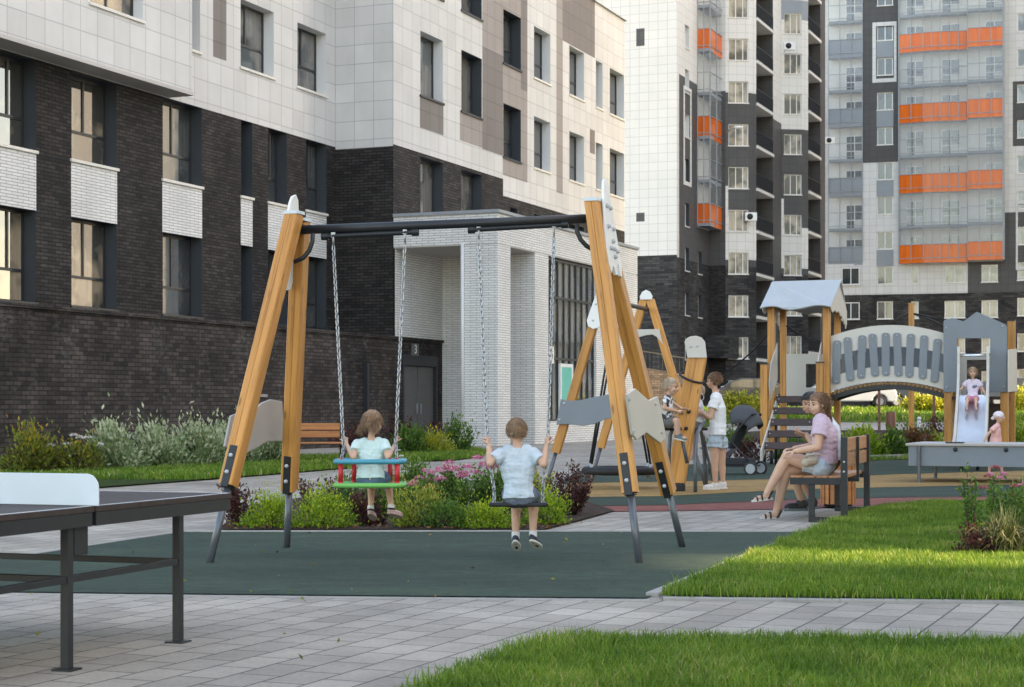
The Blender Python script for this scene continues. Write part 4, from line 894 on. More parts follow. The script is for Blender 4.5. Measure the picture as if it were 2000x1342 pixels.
m.build('net', MAT['black_rubber'], nb, True)
for sx, sy in ((-.42, -.26), (.42, -.26), (-.42, .26), (.42, .26)):
    tp_ = bc + Vector((sx * .12, sy * 2.2, 0)); tp_.z = apx[0].z - .2
    m = MB(); m.tube([tp_, bc + Vector((sx, sy, .10))], .016, 8); m.build('rope', MAT['black_rubber'], nb, True)
    m = MB(); m.tube([bc + Vector((sx, sy, .10)), bc + Vector((sx, sy, .03)), bc + Vector((sx, sy, -.06)), bc + Vector((sx, sy, -.11))], [.026, .022, .012, .02], 10); m.build('shackle', MAT['galvanised'], nb, True)
# ---------------------------------------------------------------- leaning play post with seat loops
rk = empty('play_post', (0, 0, 0), 0, 'leaning timber play post with a rounded grey head board and steel seat loops', 'play post')
RY = 24.3
pb_, pt_ = at(1319, 948, RY), at(1362, 697, RY)
post('post', pb_, pt_, .26, .12, (.97, -.24, 0), MAT['larch'], rk, True, .012)
fn = Vector((-.24, -.97, 0))
plate('head_board', [(1343, 699), (1337, 668), (1341, 661), (1349, 657), (1360, 656), (1370, 659), (1377, 667), (1381, 699)], at(1360, 680, RY) + fn * .075, fn, .02, MAT['hpl_beige'], rk, .006)
dots('bolt', [on_plane(u, v, at(1360, 680, RY) + fn * .097, fn) for u, v in ((1349, 677), (1362, 676))], fn, .017, MAT['bolt_grey'], rk)
dots('foothold', [on_plane(u, v, at(1340, 820, RY) + fn * .066, fn) for u, v in ((1331, 806), (1345, 804), (1328, 838), (1340, 837))], fn, .028, MAT['black_rubber'], rk, .03)
m = MB(); rp = []
for k in range(25):
    t = 2 * math.pi * k / 24; rp.append(at(1351, 738, RY) + Vector((.165 * math.cos(t), .12 * math.sin(t), .05 * math.sin(t) - .05 * math.cos(t))))
m.tube(rp, .016, 8); m.build('hand_rope', MAT['black_rubber'], rk, True)
m = MB(); m.box(pb_.x - .13, pb_.x + .13, pb_.y - .12, pb_.y + .12, 0, .13); m.build('base', MAT['black_rubber'], rk, bevel=.03)
def loop(nm, uvy, r=.026): m = MB(); m.tube([at(u, v, Y) for u, v, Y in uvy], r, 12); m.build(nm, MAT['steel_tube'], rk, True)
loop('seat_loop', [(1306, 925, 23.9), (1307, 880, 23.9), (1309, 850, 23.9), (1314, 838, 23.9), (1322, 838, 23.9), (1331, 852, 23.9), (1337, 880, 23.9), (1342, 905, 23.9)])
loop('seat_loop', [(1358, 962, 23.9), (1358, 920, 23.9), (1359, 870, 23.9), (1362, 845, 24.0), (1368, 833, 24.3), (1376, 826, 24.7)])
loop('seat_loop', [(1380, 956, 24.9), (1377, 910, 24.9), (1374, 870, 24.9), (1370, 845, 24.8), (1366, 836, 24.6), (1352, 837, 24.4)])
loop('seat_loop', [(1395, 948, 24.9), (1388, 915, 24.9), (1380, 885, 24.9), (1374, 850, 24.9)], .02)
m = MB(); q = at(1308, 838, 23.9); m.obox(q, (1, 0, 0), (0, 1, 0), (0, 0, 1), .12, .14, .02); m.build('seat', MAT['black_rubber'], rk, bevel=.015)
m = MB(); q = at(1364, 838, 24.9); m.obox(q, (1, 0, 0), (0, 1, 0), (0, 0, 1), .12, .14, .02); m.build('seat', MAT['black_rubber'], rk, bevel=.015)
m = MB(); m.ring(at(1367, 776, 24.3), (.1, -1, .1), .055, .007, 20, 6); m.build('grip_ring', MAT['galvanised'], rk, True)
# ---------------------------------------------------------------- play tower, arched bridge and slide: one structure
O_ = Vector((5.41, 36.3, 0)); EX = Vector((.9246, -.3808, 0)); EY = Vector((.3808, .9246, 0)); PZ = Vector((0, 0, 1))
pt = empty('play_structure', (0, 0, 0), 0, 'timber play tower with grey roof, arched bridge and steel slide', 'play structure')
def pw_(x, y, z): return O_ + EX * x + EY * y + PZ * z
def py(c): return O_ + EY * c
def tlx(u, c, v=780):
    q = on_plane(u, v, py(c), EY) - O_; return q.dot(EX), q.z
def ppost(x, y, z0, z1, w_=.12):
    post('post', pw_(x, y, z0), pw_(x, y, z1), w_, w_ * .9, EX, MAT['larch'], pt, True)
    m = MB(); m.tube([pw_(x, y, 0), pw_(x, y, z0 + .02)], .035, 12); m.build('foot_tube', MAT['steel_dark'], pt, True)
    m = MB(); q = pw_(x, y, z1 + .008); m.obox(q, EX, EY, PZ, w_ / 2 + .004, w_ / 2 + .004, .012); m.build('post_cap', MAT['steel_dark'], pt)
for x in (0, 1.16):
    ppost(x, 0, .30, 3.30, .145); ppost(x, 1.05, .30, 3.30, .125)
ppost(-.02, -.52, .40, 2.08, .15); ppost(1.14, -.55, .40, 2.10, .14)
m = MB(); m.obox(pw_(.58, .52, 1.37), EX, EY, PZ, .54, .46, .03); m.build('deck', MAT['deck_dark'], pt)
# roof: two sloping boards with wavy eaves, jagged gable
def roof(ye, nm):
    yr = .52; x0, x1 = -.17, 1.30; ze, zr_ = 3.26, 3.86; m = MB(); top = []; n = 16
    for k in range(n + 1):
        t = k / n; top.append(pw_(lerp(x0, x1, t), ye + (.0 if ye < 0 else 0), ze + .035 * math.sin(t * 9.5) - .02 * (1 if .3 < t < .5 else 0)))
    rid = [pw_(x1 + .06, yr, zr_), pw_(x0 + .06, yr, zr_)]
    nn = (rid[0] - top[0]).cross(EX).normalized(); nn = nn if nn.z > 0 else -nn
    pts = top + rid; v = [p for p in pts] + [p - nn * .025 for p in pts]; k = len(pts); mid_ = len(top)
    m.add(v, [tuple(range(k)), tuple(range(2 * k - 1, k - 1, -1))] + [(i, i + k, (i + 1) % k + k, (i + 1) % k) for i in range(k)])
    m.build(nm, MAT['roof_blue'], pt)
roof(-.30, 'roof'); roof(1.34, 'roof')
for x in (-.13, 1.29):
    m = MB(); gp_ = [(-.28, 3.24), (.52, 3.84), (1.32, 3.24), (1.32, 2.98), (1.22, 2.86), (1.16, 3.0), (1.08, 2.95), (1.0, 3.06), (.9, 3.0), (.8, 3.12), (.66, 3.10), (.5, 3.2), (.3, 3.16), (.1, 3.2), (-.1, 3.14), (-.22, 3.18)]
    m.prism([pw_(x, y, z) for y, z in gp_], EX, .02); m.build('gable', MAT['hpl_beige'], pt)
def rects(nm, c, rs, mt, t=.02):                          # board on the plane local y = c built from photo rectangles
    m = MB()
    for u0, v0, u1, v1 in rs:
        a_, b_ = on_plane(u0, v1, py(c), EY) - O_, on_plane(u1, v0, py(c), EY) - O_
        m.obox(O_ + EX * (a_.dot(EX) + b_.dot(EX)) / 2 + EY * c + PZ * (a_.z + b_.z) / 2, EX, EY, PZ, abs(b_.dot(EX) - a_.dot(EX)) / 2, t / 2, abs(b_.z - a_.z) / 2)
    return m.build(nm, MAT[mt], pt)
rects('back_panel', 1.02, [(1536, 691, 1574, 777), (1574, 691, 1597, 711), (1574, 757, 1597, 777), (1597, 691, 1626, 777)], 'hpl_beige')
def cplate(nm, uvs, c, mt, n=None, bevel=.006): return plate(nm, uvs, py(c), -EY, .022, MAT[mt], pt, bevel)
plate('guard_board', [(1517, 669), (1517, 742), (1503, 783), (1500.5, 749), (1504, 711)], pw_(.07, 0, 0), EX, .02, MAT['hpl_beige'], pt)
plate('guard_board', [(1605, 668), (1605, 712), (1597, 712)], pw_(1.06, 0, 0), -EX, .02, MAT['hpl_beige'], pt)
# ramp of dark planks
for i in range(5):
    y, z = -.12 - .26 * i, 1.36 - .235 * i; m = MB(); ay = Vector((0, 0, 1)) * .9 + EY * .43
    m.obox(pw_(.57 + .01 * i, y, z), EX, ay.cross(EX), ay, .44 + .015 * i, .016, .075); o = m.build('ramp_plank', MAT['deck_dark'], pt, bevel=.004)
    dots('bolt', [pw_(.57 + s_ * .38, y, z) - ay.cross(EX).normalized() * (.016 if ay.cross(EX).y > 0 else -.016) for s_ in (-1, 1)], -EY, .014, MAT['bolt_grey'], o)
for x in (.12, 1.05):
    m = MB(); m.prism([pw_(x, 0, 1.45), pw_(x, 0, 1.25), pw_(x, -1.32, .10), pw_(x, -1.42, .10), pw_(x, -1.42, .32)], EX, .025); m.build('ramp_side', MAT['hpl_beige'], pt)
    for ft in ((x, -1.25, .35), (x + .1, -.5, .9)): m = MB(); m.tube([pw_(ft[0], ft[1], 0), pw_(*ft)], .03, 10); m.build('foot_tube', MAT['steel_dark'], pt, True)
# arched bridge
def curve3(us, a, b, c): # parabola through (1619,a) (1732,b) (1844,c)
    k1, k2, k3 = (1619, a), (1732, b), (1844, c)
    return [(u, a * (u - k2[0]) * (u - k3[0]) / ((k1[0] - k2[0]) * (k1[0] - k3[0])) + b * (u - k1[0]) * (u - k3[0]) / ((k2[0] - k1[0]) * (k2[0] - k3[0])) + c * (u - k1[0]) * (u - k2[0]) / ((k3[0] - k1[0]) * (k3[0] - k2[0]))) for u in us]
US = [1619 + i * 225 / 16 for i in range(17)]
def band_board(nm, c, t3, b3, mt, dz=0.0):
    T_ = [on_plane(u, v, py(.08), EY) for u, v in curve3(US, *t3)]; B_ = [on_plane(u, v, py(.08), EY) for u, v in curve3(US, *b3)]
    sh = EY * (c - .08) + PZ * dz; m = MB(); T_ = [p + sh for p in T_]; B_ = [p + sh for p in B_]; n = len(T_); th = EY * .02
    v = T_ + B_ + [p + th for p in T_] + [p + th for p in B_]
    f = []
    for i in range(n - 1): f += [(i, i + 1, n + i + 1, n + i), (2 * n + i, 3 * n + i, 3 * n + i + 1, 2 * n + i + 1), (i, 2 * n + i, 2 * n + i + 1, i + 1), (n + i, n + i + 1, 3 * n + i + 1, 3 * n + i)]
    f += [(0, n, 3 * n, 2 * n), (n - 1, 3 * n - 1, 4 * n - 1, 2 * n - 1)]
    m.add(v, f); return m.build(nm, MAT[mt], pt)
band_board('bridge_board', .08, (658, 635, 651), (700, 677, 692), 'hpl_beige'); band_board('bridge_board', .08, (738, 715, 728), (766, 745, 761), 'hpl_beige')
band_board('bridge_board', .95, (658, 635, 651), (700, 677, 692), 'hpl_beige', -.02); band_board('bridge_board', .95, (738, 715, 728), (766, 745, 761), 'hpl_beige', -.02)
SLT = [(1635, 664, 1633, 751), (1655, 658, 1661, 745), (1684, 654, 1682, 740), (1704, 651, 1709, 736), (1730, 649, 1730, 735), (1752, 649, 1755, 736), (1779, 651, 1776, 738), (1805, 654, 1802, 741), (1831, 661, 1825, 748)]
for c_, n_ in ((.08, -1), (.93, 1)):
    for u0, v0, u1, v1 in SLT:
        hw = 7.6; du = (u1 - u0) / (v1 - v0); o8 = []
        for (uu, vv, sgn) in ((u0, v0, -1), (u1, v1, 1)):
            arc = [(-1, .0), (-.92, .55), (-.5, .95), (.5, .95), (.92, .55), (1, .0)]
            o8 += [(uu + a_ * hw * (1 if sgn < 0 else -1), vv + 7 * (-sgn) * -1 * b_ * .9 - sgn * 7 + 0) for a_, b_ in arc]
        P8 = [on_plane(u, v, py(.06), EY) + EY * (c_ - .08 + (.022 if n_ > 0 else 0)) for u, v in o8]
        m = MB(); m.prism(P8, -EY * 1, .02); o = m.build('slat', MAT['hpl_grey'], pt, bevel=.004)
        if n_ < 0: dots('bolt', [on_plane(u, v, py(.038), EY) for u, v in ((u0, v0 + 6), (u1, v1 - 6))], -EY, .017, MAT['bolt_grey'], o)
dk = curve3([1619 + i * 225 / 26 for i in range(27)], 768, 745, 763)
m = MB()
for u, v in dk:
    p = on_plane(u, v + 4, py(.08), EY); m.tube([p + EY * .04, p + EY * .82], .045, 8)
tag(m.build('log_deck', MAT['log_wood'], pt, True), kind=None)
for c_ in (.12, .88):
    m = MB(); pts = [on_plane(u, v + 11, py(.08), EY) + EY * (c_ - .08) for u, v in dk[::2]]
    for a_, b_ in zip(pts, pts[1:]): m.bar(a_, b_, .04, .09, EY)
    m.build('arch_beam', MAT['steel_dark'], pt)
# slide tower
xL, xR = tlx(1852, 0)[0], tlx(1962, 0)[0]
for x in (xL, xR):
    ppost(x, 0, .28, 2.2, .15)
ppost(xL, 1.0, .28, 2.9, .13); ppost(xR + .02, 1.0, .28, 2.95, .15)
m = MB(); m.obox(pw_((xL + xR) / 2, .5, 1.38), EX, EY, PZ, (xR - xL) / 2, .48, .03); m.build('deck', MAT['deck_dark'], pt)
o = cplate('front_panel', [(1843, 766), (1843, 628), (1845, 625), (1860, 621), (1882, 628), (1908, 609), (1963, 633), (1967, 638), (1967, 764), (1965, 766), (1934, 766), (1934, 661), (1870, 661), (1870, 766)], -.09, 'hpl_grey')
dots('bolt', [on_plane(u, v, py(-.115), EY) for u, v in ((1848, 640), (1958, 637), (1849, 756), (1961, 755))], -EY, .017, MAT['bolt_grey'], o)
rects('back_panel', 1.02, [(1862, 694, 1888, 775), (1888, 694, 1930, 703), (1930, 694, 1960, 775)], 'hpl_beige')
plate('side_panel', [(1968, 683), (1984, 681), (1985, 764), (1968, 766)], pw_(xR + .10, 0, 0), EX, .02, MAT['hpl_beige'], pt)
m = MB(); m.obox(pw_(xR - .28, .5, .85), EX, EY, PZ, .26, .02, .42); m.build('low_panel', MAT['deck_dark'], pt)
# slide
SD = Vector((-.284, -.958, 0)); SW = Vector((.958, -.284, 0)); st0 = at(1901, 770, 34.45); st0.z = 1.44
prof = [(-.25, 1.44), (.05, 1.44), (.22, 1.40), (.45, 1.27), (.9, 1.02), (1.5, .70), (1.9, .50), (2.12, .42), (2.3, .385), (2.55, .37)]
hw = .25; m = MB(); n = len(prof)
v = [st0 * 1 + SD * s_ + SW * x + PZ * (z - st0.z + dz) for s_, z in prof for x, dz in ((-hw, .10), (-hw, 0), (hw, 0), (hw, .10))]
m.add(v, [(i * 4 + k, i * 4 + k + 1, i * 4 + k + 5, i * 4 + k + 4) for i in range(n - 1) for k in range(3)]); sl_o = m.build('slide_chute', MAT['stainless'], pt, 'auto')
for x in (-hw - .03, hw + .03):
    m = MB(); up = [(-.02, 2.28), (.02, 2.40), (.08, 2.40), (.12, 2.28), (.13, 2.05), (.22, 1.80), (.42, 1.58), (.9, 1.26), (1.5, .93), (1.95, .70), (2.2, .62), (2.5, .58), (2.58, .52)]; lo_ = [(2.58, .30), (2.3, .30), (1.9, .40), (1.5, .58), (.9, .90), (.45, 1.15), (.2, 1.32), (-.02, 1.36)]
    m.prism([st0 + SD * s_ + SW * (x - .026) + PZ * (z - st0.z) for s_, z in up + lo_], SW, .052); m.build('slide_side', MAT['hpl_beige'], pt, bevel=.006)
m = MB(); m.tube([st0 + SD * .06 + SW * (-hw) + PZ * (2.22 - st0.z), st0 + SD * .06 + SW * hw + PZ * (2.22 - st0.z)], .028, 12); m.build('slide_bar', MAT['stainless'], pt, True)
q = st0 + SD * 2.3
for fx_ in (-.15, .15): m = MB(); m.tube([Vector((q.x + fx_, q.y, 0)), Vector((q.x + fx_, q.y, .36))], .03, 10); m.build('foot_tube', MAT['steel_dark'], pt, True)
# climbing ropes to the tower
m = MB(); m.tube([at(1401, 741, 38.5), at(1440, 712, 38), at(1475, 682, 37.4), at(1501, 650, 36.6)], .018, 8); m.build('climbing_rope', MAT['black_rubber'], pt, True)
m = MB(); m.tube([at(1536, 637, 37), at(1555, 650, 37.2), at(1580, 663, 37.2), at(1606, 672, 36.9)], .018, 8); m.build('climbing_rope', MAT['black_rubber'], pt, True)
# rope pole with nets behind the bridge
rpz = empty('rope_pole', (0, 0, 0), 0, 'timber pole with black ropes fanning out, behind the arched bridge', 'rope pole')
b0 = at(1780, 800, 42); post('pole', (b0.x, b0.y, 0), (b0.x, b0.y, at(0, 592, 42).z), .12, .12, EX, MAT['larch'], rpz)
for uu, vv in ((1745, 628), (1830, 622), (1850, 640)):
    m = MB(); m.tube([at(1780, 612, 42), at(lerp(1780, uu, .5), lerp(612, vv, .42), 42), at(uu, vv, 41.6)], .02, 8); m.build('rope', MAT['black_rubber'], rpz, True)
for uu, v0, v1, Y in ((1717, 762, 826, 60), (1824, 770, 820, 60), (1779, 757, 812, 60)):
    p = at(uu, v1, Y); g = gz(p.x, p.y); o = empty('marker_stake', (p.x, p.y, g), 0, {1717: 'thin brown stake on the far lawn, left of the rust red bin', 1824: 'thin brown stake beside the slide tower on the far lawn', 1779: 'thin brown stake on the far lawn, right of the rust red bin'}[uu], 'stake', 'thin stakes on the far lawn')
    m = MB(); m.box(-.04, .04, -.04, .04, 0, at(0, v0, Y).z - g); m.build('shaft', MAT['rust_bin'], o)
    m = MB(); z = at(0, v0, Y).z - g; m.tube([(0, 0, z), (0, 0, z + .04)], [.05, .02], 8); m.build('cap', MAT['steel_dark'], o)
p = at(1795, 828, 58); g = gz(p.x, p.y); o = empty('bollard', (p.x, p.y, g), 0, 'short white bollard beside the far path, left of the slide tower', 'bollard')
m = MB(); m.tube([(0, 0, 0), (0, 0, .52), (0, 0, .56)], [.07, .065, .04], 12); m.build('shaft', MAT['hpl_white'], o, 'auto'); m = MB(); m.tube([(0, 0, .44), (0, 0, .49)], .069, 12); m.build('band', MAT['metal_grey'], o, 'auto')
# ---------------------------------------------------------------- sand play table
sd = empty('sand_table', (6.31, 27.25, 0), math.atan2(-.3808, .9246), 'long grey sand play table with deep apron on steel legs, in front of the slide', 'play table')
L_, D_ = 3.4, 1.55
m = MB(); m.box(-.14, L_, -.06, D_ + .06, .585, .622); m.build('top_rim', MAT['hpl_warm_grey'], sd, bevel=.006)
for nm, bx_ in (('apron', (-.07, L_ - .05, -.02, .01, .27, .584)), ('apron', (-.07, L_ - .05, D_ - .01, D_ + .02, .27, .584)), ('apron', (-.10, -.071, -.02, D_ + .02, .27, .584))):
    m = MB(); m.box(*bx_); m.build(nm, MAT['hpl_grey'], sd, bevel=.003)
for x, y in ((.07, -.06), (.07, D_ + .05), (1.75, D_ + .05), (2.9, -.06), (2.9, D_ + .05)):
    m = MB(); m.tube([(x, y, .02), (x, y, .58)], .028, 12); m.tube([(x, y, 0), (x, y, .02)], .06, 14); m.build('leg', MAT['steel_tube'], sd, 'auto')
dots('bolt', [(x, -.021, .53) for x in (.62, 1.38, 2.2)], (0, -1, 0), .035, MAT['steel_dark'], sd, .03)
m = MB(); m.box(.45, .72, .1, .3, .622, .645); m.build('lid', MAT['steel_dark'], sd)
# ---------------------------------------------------------------- stroller
plain('stroller_fabric', (.022, .023, .027), .8, .2, 30); plain('stroller_grey', (.06, .063, .07), .8, .1, 20); plain('stroller_lilac', (.36, .33, .39), .8, .1, 20); plain('rubber_tyre', (.03, .03, .032), .8, .1)
q = gp(1440, 928); so3 = empty('stroller', (q.x, q.y, 0), R(-28), 'black and grey baby stroller with raised hood, behind the standing woman', 'stroller')
def stt(nm, pts, r, mt, par=None): m = MB(); m.tube(pts, r, 10); return m.build(nm, MAT[mt], par or so3, True)
for y in (-.24, .24):
    stt('frame', [(.34, y, .22), (.10, y, .46), (-.02, y, .60), (.12, y, .82), (.34, y, 1.05)], .014, 'steel_dark'); stt('frame', [(-.36, y, .14), (-.02, y, .60)], .013, 'steel_dark'); stt('frame', [(.34, y, .17), (-.36, y, .15)], .011, 'steel_dark')
stt('handle', [(.34, -.24, 1.05), (.36, -.2, 1.07), (.36, .2, 1.07), (.34, .24, 1.05)], .017, 'black_rubber')
m = MB(); m.prism([(x, -.19, z) for x, z in ((-.30, .50), (-.05, .46), (.17, .92), (.12, .96), (-.09, .55), (-.30, .56))], (0, 1, 0), .38); m.build('seat', MAT['stroller_fabric'], so3, bevel=.02)
m = MB(); m.prism([(x, -.19, z) for x, z in ((-.32, .28), (-.27, .28), (-.05, .46), (-.27, .54), (-.33, .52))], (0, 1, 0), .38); m.build('foot_cover', MAT['stroller_lilac'], so3, bevel=.02)
hv = []; hf = []; nu, nv = 12, 9
for i in range(nu + 1):
    a_ = R(40 - 112 * i / nu)
    for j in range(nv + 1):
        b_ = math.pi * j / nv; sb = math.sin(b_); hv.append((.12 - .36 * math.sin(a_) * (.55 + .45 * sb), -.25 * math.cos(b_), .74 + .50 * math.cos(a_) * (.35 + .65 * sb)))
hf = [(i * (nv + 1) + j, i * (nv + 1) + j + 1, (i + 1) * (nv + 1) + j + 1, (i + 1) * (nv + 1) + j) for i in range(nu) for j in range(nv)]
m = MB(); m.add(hv, hf); ho = m.build('hood', MAT['stroller_grey'], so3, True); md = ho.modifiers.new('thick', 'SOLIDIFY'); md.thickness = .012
m = MB(); m.box(-.26, .28, -.19, .19, .17, .30); m.build('basket', MAT['stroller_fabric'], so3, bevel=.03)
for x, y, r in ((-.38, -.2, .085), (-.38, .2, .085), (.34, -.26, .125), (.34, .26, .125)):
    m = MB(); m.ring((x, y, r), (0, 1, 0), r - .022, .022, 22, 8); wo = m.build('wheel', MAT['rubber_tyre'], so3, True)
    m = MB(); m.tube([(x, y - .012, r), (x, y + .012, r)], r - .03, 16); m.build('rim', MAT['metal_grey'], wo, 'auto')
# ---------------------------------------------------------------- people
def skin_mat(name, c):
    a = N(name, .5, .35); f = a.noise(a.obj(), 14, 3); a.col(a.ramp(f, [(.3, sc3(c, .93)), (.7, sc3(c, 1.06))])); a.b.inputs['Subsurface Weight'].default_value = .12; a.b.inputs['Subsurface Radius'].default_value = (.02, .008, .004); a.b.inputs['Subsurface Scale'].default_value = .5
    a.bump(a.noise(a.obj(), 260, 2), .05, .002); return a.done()
skin_mat('skin_fair', (.56, .335, .235)); skin_mat('skin_tan', (.46, .26, .175))
def cloth(name, c, c2=None, wr=30, sc=18, weave=420):
    a = N(name, .85, .2); p = a.obj(); f = a.noise(p, sc, 4)
    a.col(a.ramp(f, [(.35, sc3(c, .95)), (.65, c2 or sc3(c, 1.04))])); g = a.noise(a.mapped(p, (1, 1, 2.6)), wr * .45, 3, .55); a.bump(g, .42, .014); return a.done()
cloth('shirt_mint', (.50, .64, .62)); cloth('shirt_pale_blue', (.46, .53, .575)); cloth('shirt_white', (.74, .74, .75)); cloth('shirt_pink', (.52, .385, .46)); cloth('dress_peach', (.74, .42, .40)); cloth('shirt_lilac_print', (.62, .53, .62))
cloth('denim_grey', (.13, .155, .195), wr=40); cloth('denim_blue', (.085, .135, .22), wr=40); cloth('denim_pale', (.30, .38, .45), (.46, .53, .58), wr=40); cloth('grey_shorts', (.13, .125, .12)); cloth('pink_cloth', (.60, .23, .31)); cloth('hat_white', (.70, .62, .64)); cloth('bag_beige', (.42, .36, .29)); cloth('sock_white', (.62, .60, .60)); cloth('shirt_light_man', (.62, .68, .74))
a = N('shirt_pattern', .85, .2); f = a.noise(a.obj(), 16, 2, .5); a.col(a.ramp(f, [(.47, (.62, .62, .62)), (.53, (.05, .05, .055))])); a.done()
plain('shoe_navy', (.022, .028, .045), .6, .15, 30); plain('shoe_pink', (.40, .27, .25), .6, .12, 30); plain('shoe_white', (.62, .58, .54), .6, .08, 30); plain('shoe_black', (.016, .016, .018), .5, .2, 30); plain('sole_pale', (.52, .50, .44), .6, .06, 30); plain('shoe_grey', (.10, .13, .135), .6, .1, 30); plain('eye_dark', (.02, .016, .014), .2, .1); plain('lip_rose', (.40, .15, .13), .45, .05); plain('brow_brown', (.10, .06, .04), .8, .1)
def hair_mat(name, c, c2):
    a = N(name, .42, .5); p = a.obj(); f = a.noise(a.mapped(p, (60, 60, 9)), 1.0, 5, .7); g = a.noise(p, 14, 3)
    a.col(a.mix(1.0, a.ramp(f, [(.3, c), (.7, c2)]), a.ramp(g, [(.3, (.75,) * 3), (.7, (1.2,) * 3)]), 'MULTIPLY')); a.bump(f, .9, .012); return a.done()
hair_mat('hair_light_brown', (.14, .078, .04), (.36, .215, .12)); hair_mat('hair_blond', (.20, .12, .065), (.46, .31, .18)); hair_mat('hair_brown', (.085, .042, .022), (.28, .14, .07)); hair_mat('hair_black', (.010, .009, .009), (.03, .027, .026)); hair_mat('hair_pale', (.34, .25, .17), (.55, .43, .31))
def solid(name, mb, voxel, mat, parent, smooth_it=4, wr=0.0, fac=.5):
    """union of overlapping closed shapes as ONE continuous smooth surface"""
    me = bpy.data.meshes.new('t'); me.from_pydata(mb.v, [], mb.f)
    bm = bmesh.new(); bm.from_mesh(me); bmesh.ops.recalc_face_normals(bm, faces=bm.faces); bm.to_mesh(me); bm.free()
    o = bpy.data.objects.new('t', me); COL.objects.link(o)
    r_ = o.modifiers.new('r', 'REMESH'); r_.mode = 'VOXEL'; r_.voxel_size = voxel
    if smooth_it: s_ = o.modifiers.new('s', 'SMOOTH'); s_.factor = fac; s_.iterations = smooth_it
    bpy.context.view_layer.update(); dg = bpy.context.evaluated_depsgraph_get(); dg.update()
    m2 = bpy.data.meshes.new_from_object(o.evaluated_get(dg)); bpy.data.objects.remove(o); bpy.data.meshes.remove(me)
    m2.name = name; m2.materials.clear(); m2.materials.append(mat)
    if wr:
        n = len(m2.vertices); co = np.empty(n * 3, 'f'); m2.vertices.foreach_get('co', co); no = np.empty(n * 3, 'f'); m2.vertices.foreach_get('normal', no)
        co = co.reshape(-1, 3); no = no.reshape(-1, 3); d = np.array([noise.fractal(Vector((c[0] * 11, c[1] * 11, c[2] * 26)), 1.0, 2.0, 3) for c in co], 'f')
        m2.vertices.foreach_set('co', (co + no * (d * wr)[:, None]).ravel())
    m2.polygons.foreach_set('use_smooth', [True] * len(m2.polygons)); m2.update()
    q = bpy.data.objects.new(name, m2); COL.objects.link(q); q.parent = parent; return q
def frame(up, fwd):
    z = Vector(up).normalized(); y = Vector(fwd); y = (y - z * y.dot(z)).normalized(); x = y.cross(z); return Matrix((x, y, z)).transposed()
def hand(mb, w_, d, palm, s, curl=.5, thumb=1):
    """palm and five fingers from wrist w_ along d; palm = the way the palm faces"""
    d = Vector(d).normalized(); pn = Vector(palm); pn = (pn - d * pn.dot(d)).normalized(); sd_ = d.cross(pn)
    pl = .095 * s; kn = w_ + d * pl
    for k, t in enumerate((-1, -.33, .33, 1)): mb.cone(w_ + d * .012 * s + sd_ * t * .016 * s, .013 * s, kn + sd_ * t * .028 * s, .0115 * s, seg=8)
    for k, (t, L_) in enumerate(((-1, .058), (-.33, .075), (.33, .080), (1, .070))):
        p = kn + sd_ * t * .028 * s; dd = d.copy(); c = curl * (1 + .12 * (k - 1.5))
        for j, f in enumerate((.45, .32, .23)):
            ang = c * (1.1 if j == 0 else 1.5); ax = sd_; q = dd * math.cos(ang) + pn * math.sin(ang); pn2 = pn * math.cos(ang) - dd * math.sin(ang)
            e = p + q * L_ * f * s; mb.cone(p, (.0095 - .001 * j) * s, e, (.0085 - .001 * j) * s, seg=8); p = e; dd = q; pn = pn2
        pn = Vector(palm); pn = (pn - d * pn.dot(d)).normalized()
    t0 = w_ + d * .03 * s + sd_ * thumb * .03 * s; t1 = t0 + (d * .5 + sd_ * thumb * .6 + pn * .5).normalized() * .045 * s; t2 = t1 + (d * .8 + pn * (.3 + .6 * curl)).normalized() * .035 * s
    mb.cone(w_ + d * .02 * s + sd_ * thumb * .012 * s, .014 * s, t0, .013 * s, seg=8); mb.cone(t0, .0125 * s, t1, .0105 * s, seg=8); mb.cone(t1, .0105 * s, t2, .0085 * s, seg=8)
def head(mb, c, up, fwd, s, child=True):
    """skull, jaw, nose, ears, brow; c = centre of the head, s = head height"""
    M = frame(up, fwd); q = lambda x, y, z: Vector(c) + M @ Vector((x * s, y * s, z * s))
    mb.ell(q(0, -.06, .10), .345 * s, .41 * s, .385 * s, M); mb.ell(q(0, .10, -.16), .265 * s, .29 * s, .31 * s, M); mb.ell(q(0, .20, -.36), .13 * s, .13 * s, .10 * s, M)
    for x in (-1, 1): mb.ell(q(.16 * x, .20, -.16), .13 * s, .13 * s, .13 * s, M); mb.ell(q(.345 * x, -.02, -.08), .03 * s, .075 * s, .115 * s, M); mb.ell(q(.14 * x, .325, .06), .12 * s, .05 * s, .035 * s, M)
    mb.cone(q(0, .34, .0), .035 * s, q(0, .43, -.12), .055 * s, seg=8); mb.ell(q(0, .375, -.24), .09 * s, .045 * s, .032 * s, M); mb.ell(q(0, .36, -.29), .075 * s, .045 * s, .03 * s, M)
    return q, M
def face(q, M, s, parent, mouth=True):
    for x in (-1, 1):
        m = MB(); m.ell(q(.145 * x, .345, -.015), .05 * s, .028 * s, .03 * s, M, 10, 7); m.build('eye', MAT['eye_dark'], parent, True)
        m = MB(); m.tube([q(.07 * x, .378, .075), q(.15 * x, .37, .10), q(.23 * x, .315, .075)], .016 * s, 6); m.build('eyebrow', MAT['brow_brown'], parent, True)
    m = MB(); m.tube([q(-.10, .375, -.255), q(-.05, .415, -.262), q(.05, .415, -.262), q(.10, .375, -.255)], .018 * s, 6); m.build('lips', MAT['lip_rose'], parent, True)
